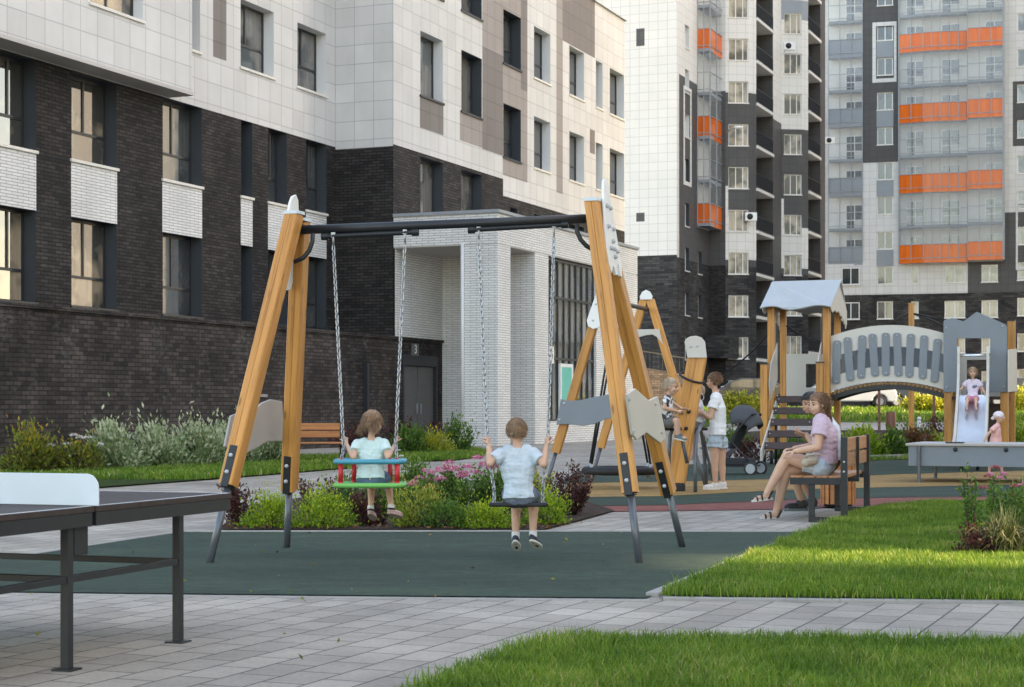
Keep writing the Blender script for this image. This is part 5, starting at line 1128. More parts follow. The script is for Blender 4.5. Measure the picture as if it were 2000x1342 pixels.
def shoe(nm, ankle, toe_dir, up, L_, wd, parent, mt, sole_mt, sandal=False):
    M = frame(up, toe_dir); P = lambda x, y, z: Vector(ankle) + M @ Vector((x, y, z)); h = .065 * (L_ / .2)
    m = MB()
    out = [(-.62, -.18), (-.50, .0 - .28), (.0, -.36), (.45, -.30), (.95, -.02), (1.0, .35), (.92, .62), (.55, .80), (.0, .78), (-.55, .70)]
    base = [(wd * .5 * math.sin(2 * math.pi * k / 16) * (1.0 - .12 * math.cos(2 * math.pi * k / 16)) , L_ * (.24 + .5 * -math.cos(2 * math.pi * k / 16))) for k in range(16)]
    so_ = MB(); so_.prism([P(x * 1.06, y * 1.02, -h) for x, y in base], P(0, 0, 1) - P(0, 0, 0), .018 * L_ / .2); s_o = so_.build(nm, MAT[sole_mt], parent, bevel=.004) if sandal else None
    if not sandal:
        sh = MB(); sh.ell(P(0, L_ * .36, -h * .52), wd * .47, L_ * .37, h * .55, M); sh.ell(P(0, L_ * .02, -h * .25), wd * .43, L_ * .25, h * .8, M); sh.cone(P(0, 0, -h * .4), wd * .40, P(0, -.004, h * .38), wd * .36, False, True)
        s_o = solid(nm, sh, .005, MAT[mt], parent, 3)
        so_ = MB(); so_.prism([P(x, y, -h * 1.02) for x, y in base], P(0, 0, 1) - P(0, 0, 0), .022 * L_ / .2); so_.build('sole', MAT[sole_mt], s_o, bevel=.004)
    else:
        for y0, zz in ((L_ * .5, -h * .42), (L_ * .28, -h * .12)):
            m = MB(); m.tube([P(-wd * .5, y0, -h * .9), P(-wd * .38, y0, zz - .004), P(0, y0, zz + .006), P(wd * .38, y0, zz - .004), P(wd * .5, y0, -h * .9)], .010, 6); m.build('strap', MAT[mt], s_o, True)
        m = MB(); m.tube([P(-wd * .48, 0, -h * .8), P(-wd * .40, -L_ * .2, h * .1), P(0, -L_ * .26, h * .2), P(wd * .40, -L_ * .2, h * .1), P(wd * .48, 0, -h * .8)], .010, 6); m.build('strap', MAT[mt], s_o, True)
    return s_o
def foot(mb, ankle, toe_dir, up, L_, wd):
    M = frame(up, toe_dir); P = lambda x, y, z: Vector(ankle) + M @ Vector((x, y, z)); h = .062 * (L_ / .2)
    mb.cone(P(0, -L_ * .08, -h * .5), wd * .36, P(0, L_ * .45, -h * .62), wd * .34); mb.ell(P(0, L_ * .52, -h * .68), wd * .42, L_ * .14, h * .3, M)
    for k in range(5): mb.cone(P(wd * (-.32 + .16 * k), L_ * .5, -h * .7), wd * .10, P(wd * (-.34 + .17 * k), L_ * (.70 - .03 * abs(k - 1)), -h * .78), wd * .085, seg=8)
def torso(mb, pel, chest, neck, sh, hip, side, s, ex=0.0, flat_bottom=None):
    """trunk as left/right columns so it is broad and flat; s = scale (1 = adult)"""
    sd_ = Vector(side).normalized()
    for t in (-1, 1):
        mb.cone(pel + sd_ * hip * .55 * t, .105 * s + ex, (pel + chest) / 2 + sd_ * hip * .42 * t, .088 * s + ex); mb.cone((pel + chest) / 2 + sd_ * hip * .42 * t, .088 * s + ex, chest + sd_ * sh * .48 * t, .098 * s + ex); mb.cone(chest + sd_ * sh * .48 * t, .098 * s + ex, lerp(chest, neck, .72) + sd_ * sh * .62 * t, .062 * s + ex)
    mb.cone(pel, .105 * s + ex, chest, .105 * s + ex); mb.cone(chest, .105 * s + ex, lerp(chest, neck, .8), .07 * s + ex)
def person(name, label, J, s, mats, group, opts):
    """J: joints; s: scale of limb girth; builds body, garments, hair and shoes as one thing"""
    e = empty(name, (0, 0, 0), 0, label, 'person', group); V = {k: Vector(v) for k, v in J.items()}
    side = (V['shR'] - V['shL']); shw = side.length / 2; hpw = max(.06, (V['hipR'] - V['hipL']).length / 2)
    b = MB(); torso(b, V['pel'], V['chest'], V['neck'], shw * .80, hpw, side, s)
    b.cone(lerp(V['chest'], V['neck'], .5), .055 * s, V['neck'], .048 * s); b.cone(V['neck'], .046 * s, V['head'] + (V['neck'] - V['head']) * .3, .05 * s)
    q, M = head(b, V['head'], V['hup'], V['hfwd'], opts['hs'])
    for S in 'LR':
        b.cone(V['sh' + S], .052 * s, V['el' + S], .040 * s); b.cone(V['el' + S], .041 * s, lerp(V['el' + S], V['wr' + S], .35), .040 * s); b.cone(lerp(V['el' + S], V['wr' + S], .35), .040 * s, V['wr' + S], .027 * s)
        hd = opts.get('hand' + S)
        if hd: hand(b, V['wr' + S], hd[0], hd[1], opts['hand_s'], hd[2], hd[3])
        b.cone(V['hip' + S], .088 * s, V['kn' + S], .058 * s); b.cone(V['kn' + S], .056 * s, lerp(V['kn' + S], V['an' + S], .3), .057 * s); b.cone(lerp(V['kn' + S], V['an' + S], .3), .057 * s, V['an' + S], .035 * s)
        foot(b, V['an' + S], V['toe' + S], V.get('fup' + S, Vector((0, 0, 1))), opts['foot'], opts['foot'] * .36)
    body = solid('body', b, opts.get('vox', .006), mats['skin'], e, 3)
    if opts.get('face', True): face(q, M, opts['hs'], body)
    # shirt: trunk plus sleeves with clean cuffs and hem
    g = MB(); up = (V['neck'] - V['pel']).normalized(); hem = lerp(V['pel'], V['chest'], opts.get('hem', .05)); x_ = opts.get('ease', .014)
    sd_ = side.normalized()
    for t in (-1, 1):
        hb = hem + sd_ * hpw * .58 * t
        g.cone(hb, (.108 * s + x_ + opts.get('flare', 0)), lerp(hem, V['chest'], .5) + sd_ * hpw * .50 * t, .094 * s + x_, True); g.cone(lerp(hem, V['chest'], .5) + sd_ * hpw * .5 * t, .094 * s + x_, V['chest'] + sd_ * shw * .42 * t, .100 * s + x_); g.cone(V['chest'] + sd_ * shw * .42 * t, .100 * s + x_, lerp(V['chest'], V['neck'], .70) + sd_ * shw * .50 * t, .060 * s + x_)
    g.cone(hem, .108 * s + x_ + opts.get('flare', 0), V['chest'], .106 * s + x_, True); g.cone(V['chest'], .106 * s + x_, lerp(V['chest'], V['neck'], .84), .062 * s + x_, False, True)
    for S in 'LR':
        k = opts.get('sleeve', .62); g.cone(lerp(V['sh' + S], V['chest'], .10), .056 * s + x_, lerp(V['sh' + S], V['el' + S], k), .050 * s + x_ * 1.3, False, True)
    solid(opts.get('top_name', 'shirt'), g, opts.get('vox', .006), mats['shirt'], e, 3, .0055)
    if 'shorts' in mats:
        g = MB(); k = opts.get('short_len', .5); x2 = .012
        for S in 'LR': g.cone(lerp(V['hip' + S], V['pel'], .1), .094 * s + x2, lerp(V['hip' + S], V['kn' + S], k), (.075 + opts.get('leg_ease', .012)) * s + x2, False, True)
        g.cone(V['hipL'], .10 * s + x2, V['hipR'], .10 * s + x2)
        for t in (-1, 1): g.cone(V['pel'] + sd_ * hpw * .5 * t, .108 * s + x2 * .5, lerp(V['pel'], V['chest'], .22) + sd_ * hpw * .5 * t, .098 * s + x2 * .5, False, True)
        solid('shorts', g, opts.get('vox', .006), mats['shorts'], e, 3, .004)
    return e, body, q, M
def cap_hair(q, M, s, mat, parent, cut=.22, back=-.30, lift=.03, wr=.006, name='hair'):
    """hair shell over the skull, open over the face"""
    m = MB(); m.ell(q(0, -.06, .11), (.36 + lift) * s, (.425 + lift) * s, (.40 + lift) * s, M, 20, 14); m.ell(q(0, -.20, -.10), .32 * s, .27 * s, .30 * s, M)
    o = solid(name, m, .006, mat, parent, 2)
    bm = bmesh.new(); bm.from_mesh(o.data); Mi = M.transposed(); c = q(0, 0, 0); dl = []
    for v in bm.verts:
        l = Mi @ (v.co - c) / s
        if (l.y > cut - .0 and l.z < .20 + .10 * math.sin(l.x * 9)) or l.z < back + (.35 if l.y > -.02 else 0) * min(1, (l.y + .02) * 4 + .2) or (l.y > .12 and l.z < .16): dl.append(v)
    bmesh.ops.delete(bm, geom=dl, context='VERTS')
    for v in bm.verts: v.co += v.normal * wr * noise.fractal(v.co * 42, 1, 2, 3)
    bm.to_mesh(o.data); bm.free(); md = o.modifiers.new('thick', 'SOLIDIFY'); md.thickness = .012; md.offset = -1
    return o
def strands(name, roots, fn, r, mat, parent, n=40, seg=7):
    m = MB()
    for k in range(n):
        m.tube(fn(k), [r * (1 - .8 * i / (seg - 1)) for i in range(seg)], 5)
    return m.build(name, mat, parent, True)
def hairs(name, starts, dirs, L_, mat, parent, r=.004, sag=.4, jitter=.25, seg=6):
    m = MB()
    for p, d in zip(starts, dirs):
        p = Vector(p); d = Vector(d).normalized(); l = L_ * random.uniform(.7, 1.15); pts = [p]
        for i in range(seg - 1):
            d = (d + Vector((random.gauss(0, jitter), random.gauss(0, jitter), random.gauss(0, jitter) - sag)) * .35).normalized(); p = p + d * l / (seg - 1); pts.append(p)
        m.tube(pts, [r * (1 - .75 * i / (seg - 1)) for i in range(seg)], 5)
    return m.build(name, mat, parent, True)
def tufts(q, M, s, mat, parent, n=260, L_=.10, r=.0035, zmin=-.28, cut=.2, name='hair_tufts', flow=(0, -.5, -.8), sag=.35):
    st, dr_ = [], []
    while len(st) < n:
        d = Vector((random.gauss(0, 1), random.gauss(0, 1), random.gauss(0, 1))).normalized(); l = Vector((d.x * .375, d.y * .44 - .06, d.z * .42 + .11))
        if l.z < zmin or (l.y > cut and l.z < .24) or (l.y > .02 and l.z < .05): continue
        st.append(q(*l)); dr_.append(M @ (Vector((d.x * .5, d.y * .5, d.z * .35)) + Vector(flow) * .9))
    return hairs(name, st, dr_, L_, mat, parent, r, sag)
UP = Vector((0, 0, 1))
# ---- girl on the toddler swing, seen from behind, head turned a little to the right
Y = 13.48
J = dict(pel=at(724, 936, Y - .03), chest=at(724, 889, Y - .0), neck=at(725, 855, Y + .01), head=at(728, 825, Y + .03), hup=(0.05, .12, 1), hfwd=(.50, .85, -.12),
    shL=at(697, 866, Y), shR=at(752, 865, Y), elL=at(690, 893, Y - .10), elR=at(757, 893, Y - .10), wrL=at(677, 868, Y + .03), wrR=at(772, 868, Y + .03),
    hipL=at(712, 934, Y), hipR=at(739, 934, Y), knL=at(726, 936, Y + .27), knR=at(758, 936, Y + .27), anL=at(724, 996, Y + .22), anR=at(764, 994, Y + .21), toeL=(.25, .85, -.55), toeR=(.75, .5, -.42), fupL=(-.05, .5, 1), fupR=(0, .45, 1))
e, bd_, q, M = person('person', 'small girl in a mint shirt and blue shorts sitting on the toddler swing', J, .56, dict(skin=MAT['skin_fair'], shirt=MAT['shirt_mint'], shorts=MAT['denim_blue']), None,
    dict(hs=.188, hand_s=.62, foot=.145, vox=.005, handL=((-.15, .5, 1), (-.7, .6, 0), 1.0, 1), handR=((.05, .5, 1), (.7, .6, 0), 1.0, -1), hem=.0, sleeve=.62, short_len=.6, flare=.006))
cap_hair(q, M, .188, MAT['hair_light_brown'], e, back=-.30, lift=.015)
tufts(q, M, .188, MAT['hair_light_brown'], e, 330, .045, .0024, -.22, flow=(0, -.05, -.9), sag=.4)
for sx in (-.30, .27):
    st = [q(sx + random.gauss(0, .05), -.20 + random.gauss(0, .05), -.12 + random.gauss(0, .06)) for _ in range(60)]
    hairs('ponytail', st, [M @ Vector((sx * 1.6 + random.gauss(0, .3), -.5, -.55)) for _ in range(60)], .085, MAT['hair_light_brown'], e, .003, .8, .8)
for S in 'LR': 
    sh_ = shoe('sandal', J['an' + S], J['toe' + S], J['fup' + S], .150, .062, e, 'shoe_pink', 'shoe_pink')
    m = MB(); a_ = Vector(J['an' + S]); k_ = Vector(J['kn' + S]); d = (k_ - a_).normalized(); m.cone(a_ + d * -.01, .027, a_ + d * .035, .028, False, True); solid('sock', m, .005, MAT['sock_white'], e, 1)
    m = MB(); m.tube([a_ + Vector((-.03, -.012, .0)), a_ + Vector((0, .036, .006)), a_ + Vector((.03, -.012, .0)), a_ + Vector((0, -.036, .004)), a_ + Vector((-.03, -.012, 0))], .008, 6); m.build('strap', MAT['shoe_black'], sh_, True)
# ---- boy on the flat swing, seen from behind
Y = 13.18
J = dict(pel=at(1014, 973, Y), chest=at(1011, 912, Y + .02), neck=at(1010, 868, Y + .03), head=at(1009, 843, Y + .04), hup=(0, .05, 1), hfwd=(.05, 1, -.05),
    shL=at(976, 884, Y), shR=at(1045, 884, Y), elL=at(957, 905, Y - .06), elR=at(1061, 907, Y - .06), wrL=at(955, 872, Y + .0), wrR=at(1067, 872, Y + .0),
    hipL=at(1000, 967, Y + .02), hipR=at(1031, 967, Y + .02), knL=at(1008, 972, Y + .31), knR=at(1042, 972, Y + .31), anL=at(1007, 1050, Y + .26), anR=at(1041, 1048, Y + .26), toeL=(.12, .82, -.62), toeR=(.50, .72, -.50), fupL=(0, .62, 1), fupR=(0, .55, 1))
e, bd_, q, M = person('person', 'boy in a pale blue shirt and grey shorts sitting on the flat black swing', J, .70, dict(skin=MAT['skin_fair'], shirt=MAT['shirt_pale_blue'], shorts=MAT['denim_grey']), None,
    dict(hs=.204, hand_s=.72, foot=.165, vox=.0055, handL=((-.1, .35, 1), (-.8, .6, 0), 1.0, 1), handR=((.1, .35, 1), (.8, .6, 0), 1.0, -1), hem=-.02, sleeve=.66, short_len=.62, flare=.006))
cap_hair(q, M, .204, MAT['hair_light_brown'], e, back=-.20, lift=-.01, wr=.003)
tufts(q, M, .204, MAT['hair_light_brown'], e, 620, .022, .0022, -.20, flow=(.1, .1, -.8), sag=.2)
for S in 'LR':
    sh_ = shoe('shoe', J['an' + S], J['toe' + S], J['fup' + S], .172, .070, e, 'shoe_navy', 'sole_pale')
    m = MB(); a_ = Vector(J['an' + S]); k_ = Vector(J['kn' + S]); d = (k_ - a_).normalized(); m.cone(a_ + d * -.01, .031, a_ + d * .045, .032, False, True); solid('sock', m, .005, MAT['sock_white'], e, 1)
# ---- woman on the bench, legs crossed, turned to look out
Y = 18.15
J = dict(pel=at(1611, 905, Y + .12), chest=at(1611, 848, Y + .10), neck=at(1601, 813, Y + .08), head=at(1596, 789, Y + .06), hup=(-.10, -.02, 1), hfwd=(-.90, -.50, -.06),
    shL=at(1603, 829, Y - .10), shR=at(1606, 828, Y + .30), elL=at(1597, 874, Y - .14), elR=at(1590, 872, Y + .36), wrL=at(1553, 882, Y - .06), wrR=at(1552, 876, Y + .26),
    hipL=at(1603, 912, Y + .0), hipR=at(1604, 912, Y + .24), knL=at(1537, 893, Y + .10), knR=at(1536, 915, Y + .18), anL=at(1498, 963, Y + .12), anR=at(1516, 1000, Y + .22), toeL=(-.95, -.10, -.12), toeR=(-.98, -.05, -.04), fupL=(-.12, 0, 1), fupR=(0, 0, 1))
e, bd_, q, M = person('person', 'woman in a pink shirt and pale denim shorts on the bench, legs crossed', J, 1.06, dict(skin=MAT['skin_fair'], shirt=MAT['shirt_pink'], shorts=MAT['denim_pale']), None,
    dict(hs=.232, hand_s=.95, foot=.225, vox=.0065, handL=((-1, -.05, -.15), (0, .1, -1), .45, 1), handR=((-1, -.2, -.1), (0, -.1, -1), .45, -1), hem=.0, sleeve=.52, short_len=.48, ease=.024))
cap_hair(q, M, .232, MAT['hair_brown'], e, cut=.24, back=-.30, lift=.02)
tufts(q, M, .232, MAT['hair_brown'], e, 300, .08, .0034, -.1, flow=(0, -.8, -.35), sag=.3)
st = [q(random.gauss(0, .08), -.46 + random.gauss(0, .04), .06 + random.gauss(0, .07)) for _ in range(110)]
hairs('ponytail', st, [M @ Vector((random.gauss(0, .16), -.45, -.75 + random.gauss(0, .2))) for _ in range(110)], .26, MAT['hair_brown'], e, .0042, 1.2, .2, 8)
for sg_ in (1, -1):
    st = [q(.33 * sg_, random.uniform(-.1, .1), random.uniform(-.05, .15)) for k in range(30)]
    hairs('side_hair', st, [M @ Vector((.12 * sg_, -.35, -1)) for k in range(30)], .14, MAT['hair_brown'], e, .0036, .6, .2)
for S in 'LR': shoe('sandal', J['an' + S], J['toe' + S], J['fup' + S], .235, .088, e, 'shoe_black', 'sole_pale', True)
bg_ = empty('shoulder_bag', (0, 0, 0), 0, 'small beige woven bag lying in the lap of the woman in pink', 'bag')
m = MB(); c = at(1583, 899, Y - .10); m.ell(c, .085, .05, .055); m.ell(c + Vector((-.05, 0, -.03)), .05, .045, .04); solid('pouch', m, .007, MAT['bag_beige'], bg_, 3, .006)
m = MB(); m.tube([c + Vector((-.07, -.03, .03)), c + Vector((-.03, -.06, .06)), c + Vector((.05, -.06, .065)), c + Vector((.09, -.02, .05)), c + Vector((.12, .02, .09))], .009, 8); m.build('strap', MAT['bag_beige'], bg_, True)
# ---- man beside her, holding a phone
Y = 18.78
J = dict(pel=at(1621, 900, Y), chest=at(1619, 842, Y), neck=at(1604, 806, Y - .02), head=at(1583, 787, Y - .02), hup=(-.18, 0, 1), hfwd=(-.93, -.30, -.25),
    shL=at(1608, 826, Y - .18), shR=at(1616, 826, Y + .22), elL=at(1592, 872, Y - .14), elR=at(1600, 872, Y + .24), wrL=at(1575, 849, Y - .05), wrR=at(1572, 852, Y + .10),
    hipL=at(1612, 908, Y - .08), hipR=at(1614, 908, Y + .12), knL=at(1545, 906, Y - .02), knR=at(1552, 905, Y + .20), anL=at(1566, 982, Y - .02), anR=at(1586, 978, Y + .22), toeL=(-.98, -.1, -.05), toeR=(-.98, .1, -.05))
e, bd_, q, M = person('person', 'dark haired man in a light shirt on the bench, holding a phone', J, 1.0, dict(skin=MAT['skin_tan'], shirt=MAT['shirt_light_man'], shorts=MAT['grey_shorts']), None,
    dict(hs=.235, hand_s=1.0, foot=.25, vox=.0075, handL=((-.9, -.1, .25), (.2, .2, 1), .5, 1), handR=((-.9, -.2, .2), (.2, -.2, 1), .5, -1), hem=.0, sleeve=.6, short_len=.8, ease=.018))
cap_hair(q, M, .235, MAT['hair_black'], e, cut=.24, back=-.22, lift=.02)
tufts(q, M, .235, MAT['hair_black'], e, 240, .03, .0035, -.15, flow=(0, .5, -.5), sag=.1)
for S in 'LR': shoe('shoe', J['an' + S], J['toe' + S], (0, 0, 1), .27, .10, e, 'shoe_black', 'shoe_grey')
ph = empty('phone', (0, 0, 0), 0, 'slim phone held by the man on the bench', 'phone')
m = MB(); c = at(1562, 846, Y + .02); m.obox(c, (-.8, -.1, .25), (0, 1, 0), (.3, 0, .9), .07, .036, .005, 0, .004); m.build('case', MAT['shoe_black'], ph, bevel=.002)
m = MB(); m.obox(c + Vector((.002, 0, .0062)), (-.8, -.1, .25), (0, 1, 0), (.3, 0, .9), .062, .031, .0007); m.build('screen', MAT['pane_dark'], ph)
# ---- woman standing by the play post
Y = 24.75
J = dict(pel=at(1402, 848, Y), chest=at(1402, 798, Y), neck=at(1397, 766, Y), head=at(1393, 744, Y), hup=(-.10, 0, 1), hfwd=(-.90, .36, -.25),
    shL=at(1397, 779, Y - .17), shR=at(1397, 779, Y + .18), elL=at(1388, 815, Y - .20), elR=at(1383, 815, Y + .2), wrL=at(1371, 803, Y - .06), wrR=at(1368, 808, Y + .14),
    hipL=at(1396, 862, Y - .08), hipR=at(1408, 862, Y + .09), knL=at(1396, 905, Y - .08), knR=at(1410, 905, Y + .10), anL=at(1397, 946, Y - .06), anR=at(1412, 944, Y + .12), toeL=(-.97, -.15, -.05), toeR=(-.97, .0, -.05))
e, bd_, q, M = person('person', 'woman with pinned up hair standing in a white shirt and denim shorts', J, .90, dict(skin=MAT['skin_fair'], shirt=MAT['shirt_white'], shorts=MAT['denim_pale']), None,
    dict(hs=.225, hand_s=.95, foot=.225, vox=.0075, handL=((-.9, .2, .2), (.2, .6, -.2), .6, 1), handR=((-.9, 0, .1), (.2, -.6, -.2), .6, -1), hem=-.04, sleeve=.55, short_len=.30, leg_ease=.03, ease=.022))
cap_hair(q, M, .225, MAT['hair_brown'], e, cut=.24, back=-.30, lift=.03)
tufts(q, M, .225, MAT['hair_brown'], e, 260, .05, .003, -.15, flow=(0, -1.2, -.1), sag=.0)
m = MB(); m.ell(q(0, -.48, .05), .16 * .225, .14 * .225, .26 * .225, M); solid('bun', m, .007, MAT['hair_brown'], e, 2, .006)
for S in 'LR': shoe('shoe', J['an' + S], J['toe' + S], (0, 0, 1), .25, .092, e, 'shoe_white', 'shoe_white')
# ---- boy sitting on the seat loop
Y = 23.75
J = dict(pel=at(1301, 822, Y), chest=at(1302, 793, Y), neck=at(1305, 772, Y), head=at(1311, 755, Y), hup=(.15, 0, 1), hfwd=(.88, -.32, -.35),
    shL=at(1302, 780, Y + .12), shR=at(1301, 780, Y - .12), elL=at(1318, 790, Y + .14), elR=at(1297, 797, Y - .16), wrL=at(1331, 798, Y + .05), wrR=at(1322, 803, Y - .08),
    hipL=at(1305, 826, Y + .06), hipR=at(1305, 826, Y - .06), knL=at(1322, 822, Y + .08), knR=at(1319, 822, Y - .10), anL=at(1326, 850, Y + .08), anR=at(1323, 851, Y - .10), toeL=(.95, .0, -.25), toeR=(.92, -.2, -.25))
e, bd_, q, M = person('person', 'boy in a patterned shirt and grey shorts perched beside the leaning play post', J, .70, dict(skin=MAT['skin_fair'], shirt=MAT['shirt_pattern'], shorts=MAT['grey_shorts']), None,
    dict(hs=.235, hand_s=.72, foot=.165, vox=.0065, handL=((.9, -.1, 0), (0, -.3, -1), .5, 1), handR=((.9, .2, .05), (0, .3, -1), .5, -1), hem=-.02, sleeve=.6, short_len=.8))
cap_hair(q, M, .235, MAT['hair_pale'], e, back=-.22, lift=.0, wr=.003)
tufts(q, M, .235, MAT['hair_pale'], e, 200, .03, .003, -.2, flow=(0, -.2, -.6))
for S in 'LR': shoe('shoe', J['an' + S], J['toe' + S], (.25, 0, 1), .17, .07, e, 'shoe_grey', 'sole_pale')
# ---- small child on the far seat, half hidden
Y = 25.05
J = dict(pel=at(1368, 826, Y), chest=at(1366, 800, Y), neck=at(1365, 780, Y), head=at(1364, 765, Y), hup=(0, 0, 1), hfwd=(-.75, .4, -.2),
    shL=at(1366, 788, Y - .10), shR=at(1366, 788, Y + .1), elL=at(1361, 803, Y - .14), elR=at(1360, 803, Y + .12), wrL=at(1356, 815, Y - .08), wrR=at(1354, 813, Y + .1),
    hipL=at(1364, 830, Y - .05), hipR=at(1364, 830, Y + .06), knL=at(1353, 850, Y - .06), knR=at(1353, 848, Y + .08), anL=at(1352, 893, Y - .05), anR=at(1352, 890, Y + .1), toeL=(-.9, 0, -.3), toeR=(-.9, .1, -.3))
e, bd_, q, M = person('person', 'toddler mostly hidden behind the leaning play post', J, .55, dict(skin=MAT['skin_fair'], shirt=MAT['shirt_white'], shorts=MAT['grey_shorts']), None,
    dict(hs=.20, hand_s=.6, foot=.14, vox=.008, hem=0, sleeve=.6, short_len=.8, handL=((-.8, 0, -.3), (0, .2, -1), .5, 1), handR=((-.8, 0, -.3), (0, .2, -1), .5, -1)))
cap_hair(q, M, .20, MAT['hair_pale'], e, back=-.22)
for S in 'LR': shoe('shoe', J['an' + S], J['toe' + S], (-.2, 0, 1), .15, .065, e, 'shoe_pink', 'sole_pale')
# ---- girl coming down the slide
Y = 34.0; o3 = st0 + SD * .42; zb = 1.30
def sp(dx, ds, dz): return o3 + SW * dx + SD * ds + Vector((0, 0, zb - o3.z + dz))
J = dict(pel=sp(0, 0, .09), chest=sp(0, -.06, .30), neck=sp(0, -.05, .45), head=sp(.0, -.01, .58), hup=(0, .05, 1), hfwd=(-.22, -1, -.1),
    shL=sp(.12, -.05, .40), shR=sp(-.12, -.05, .40), elL=sp(.19, -.05, .25), elR=sp(-.21, -.04, .26), wrL=sp(.24, .05, .15), wrR=sp(-.28, .06, .22),
    hipL=sp(.06, .02, .06), hipR=sp(-.06, .02, .06), knL=sp(.07, .24, .06), knR=sp(-.09, .24, .06), anL=sp(.07, .42, -.10), anR=sp(-.10, .42, -.10), toeL=(.0, -.7, .25), toeR=(-.1, -.7, .25))
e, bd_, q, M = person('person', 'fair haired girl in pink shorts coming down the steel slide', J, .58, dict(skin=MAT['skin_fair'], shirt=MAT['shirt_lilac_print'], shorts=MAT['pink_cloth']), None,
    dict(hs=.205, hand_s=.65, foot=.145, vox=.0075, hem=-.02, sleeve=.6, short_len=.65, handL=((.3, -.6, -.6), (0, -.2, -1), .4, -1), handR=((-.3, -.6, -.5), (0, -.2, -1), .4, 1)))
cap_hair(q, M, .205, MAT['hair_blond'], e, back=-.34, lift=.02)
tufts(q, M, .205, MAT['hair_blond'], e, 200, .06, .004, -.3, flow=(0, -.3, -.4), sag=.2)
m = MB(); c = sp(.03, .045, .30); m.ell(c, .035, .012, .03); m.ell(c + Vector((.04, 0, .01)), .022, .01, .02); m.build('shirt_print', MAT['denim_grey'], e, True)
for S in 'LR': shoe('shoe', J['an' + S], J['toe' + S], (0, -.35, 1), .15, .065, e, 'shoe_pink', 'shoe_grey')
# ---- toddler in peach behind the sand table
Y = 29.9
J = dict(pel=at(1944, 862, Y), chest=at(1946, 842, Y), neck=at(1949, 827, Y), head=at(1951, 815, Y), hup=(.05, 0, 1), hfwd=(.82, -.5, -.25),
    shL=at(1947, 833, Y + .10), shR=at(1944, 833, Y - .11), elL=at(1953, 850, Y + .12), elR=at(1930, 848, Y - .14), wrL=at(1956, 866, Y + .08), wrR=at(1921, 864, Y - .15),
    hipL=at(1950, 872, Y + .04), hipR=at(1938, 872, Y - .05), knL=at(1954, 895, Y + .06), knR=at(1934, 895, Y - .05), anL=at(1957, 922, Y + .03), anR=at(1932, 923, Y - .04), toeL=(.6, -.7, -.05), toeR=(.5, -.8, -.05))
e, bd_, q, M = person('person', 'toddler in a peach dress and white sun hat behind the grey sand table', J, .58, dict(skin=MAT['skin_fair'], shirt=MAT['dress_peach']), None,
    dict(hs=.205, hand_s=.62, foot=.14, vox=.0075, hem=-.55, sleeve=.55, flare=.035, top_name='dress', handL=((.1, -.1, -1), (-1, 0, 0), .3, 1), handR=((-.2, -.1, -1), (1, 0, 0), .3, -1)))
m = MB(); m.ell(q(0, -.03, .16), .40 * .205, .45 * .205, .37 * .205, M); m.cone(q(0, -.42, .02), .11 * .205, q(0, -.50, -.12), .16 * .205); h_ = solid('sun_hat', m, .006, MAT['hat_white'], e, 3, .004)
m = MB(); m.ring(q(0, 0, .10), M @ Vector((0, .25, 1)), .43 * .205, .028 * .205 * 1.5, 22, 6, 0, M @ Vector((0, 1, 0)), 1.12); m.build('hat_brim', MAT['hat_white'], h_, True)
for S in 'LR': shoe('shoe', J['an' + S], J['toe' + S], (0, 0, 1), .15, .068, e, 'pink_cloth', 'pink_cloth')
# ---------------------------------------------------------------- plants
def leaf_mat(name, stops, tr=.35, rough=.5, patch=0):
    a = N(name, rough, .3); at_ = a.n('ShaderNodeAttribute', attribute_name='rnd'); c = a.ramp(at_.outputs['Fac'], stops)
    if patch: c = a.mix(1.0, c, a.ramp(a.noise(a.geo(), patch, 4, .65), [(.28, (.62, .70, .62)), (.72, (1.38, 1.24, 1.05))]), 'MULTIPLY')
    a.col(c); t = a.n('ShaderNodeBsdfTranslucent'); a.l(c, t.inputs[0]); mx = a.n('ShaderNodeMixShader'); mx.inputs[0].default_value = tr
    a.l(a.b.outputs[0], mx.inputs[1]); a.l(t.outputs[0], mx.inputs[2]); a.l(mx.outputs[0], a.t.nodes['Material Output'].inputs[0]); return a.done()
leaf_mat('grass_blades', [(0, (.058, .125, .016)), (.4, (.120, .235, .027)), (.72, (.205, .320, .045)), (.87, (.33, .36, .09)), (1, (.50, .43, .22))], .42, .5, 1.3)
leaf_mat('leaf_variegated', [(0, (.10, .17, .065)), (.35, (.22, .30, .13)), (.6, (.48, .52, .32)), (1, (.62, .62, .44))])
leaf_mat('leaf_autumn', [(0, (.06, .035, .025)), (.25, (.085, .10, .02)), (.6, (.20, .25, .03)), (.85, (.42, .26, .03)), (1, (.5, .16, .05))])
leaf_mat('leaf_lime', [(0, (.10, .20, .018)), (.5, (.26, .38, .028)), (1, (.52, .54, .05))]); leaf_mat('leaf_green', [(0, (.035, .085, .018)), (.5, (.085, .18, .03)), (1, (.20, .30, .06))])
leaf_mat('leaf_orange_lime', [(0, (.08, .13, .018)), (.5, (.26, .34, .04)), (.85, (.50, .36, .08)), (1, (.62, .26, .12))])
leaf_mat('leaf_purple', [(0, (.035, .012, .014)), (.5, (.085, .030, .030)), (.85, (.15, .055, .042)), (1, (.14, .12, .05))]); leaf_mat('leaf_yellow', [(0, (.13, .19, .025)), (.5, (.36, .37, .035)), (1, (.60, .52, .06))])
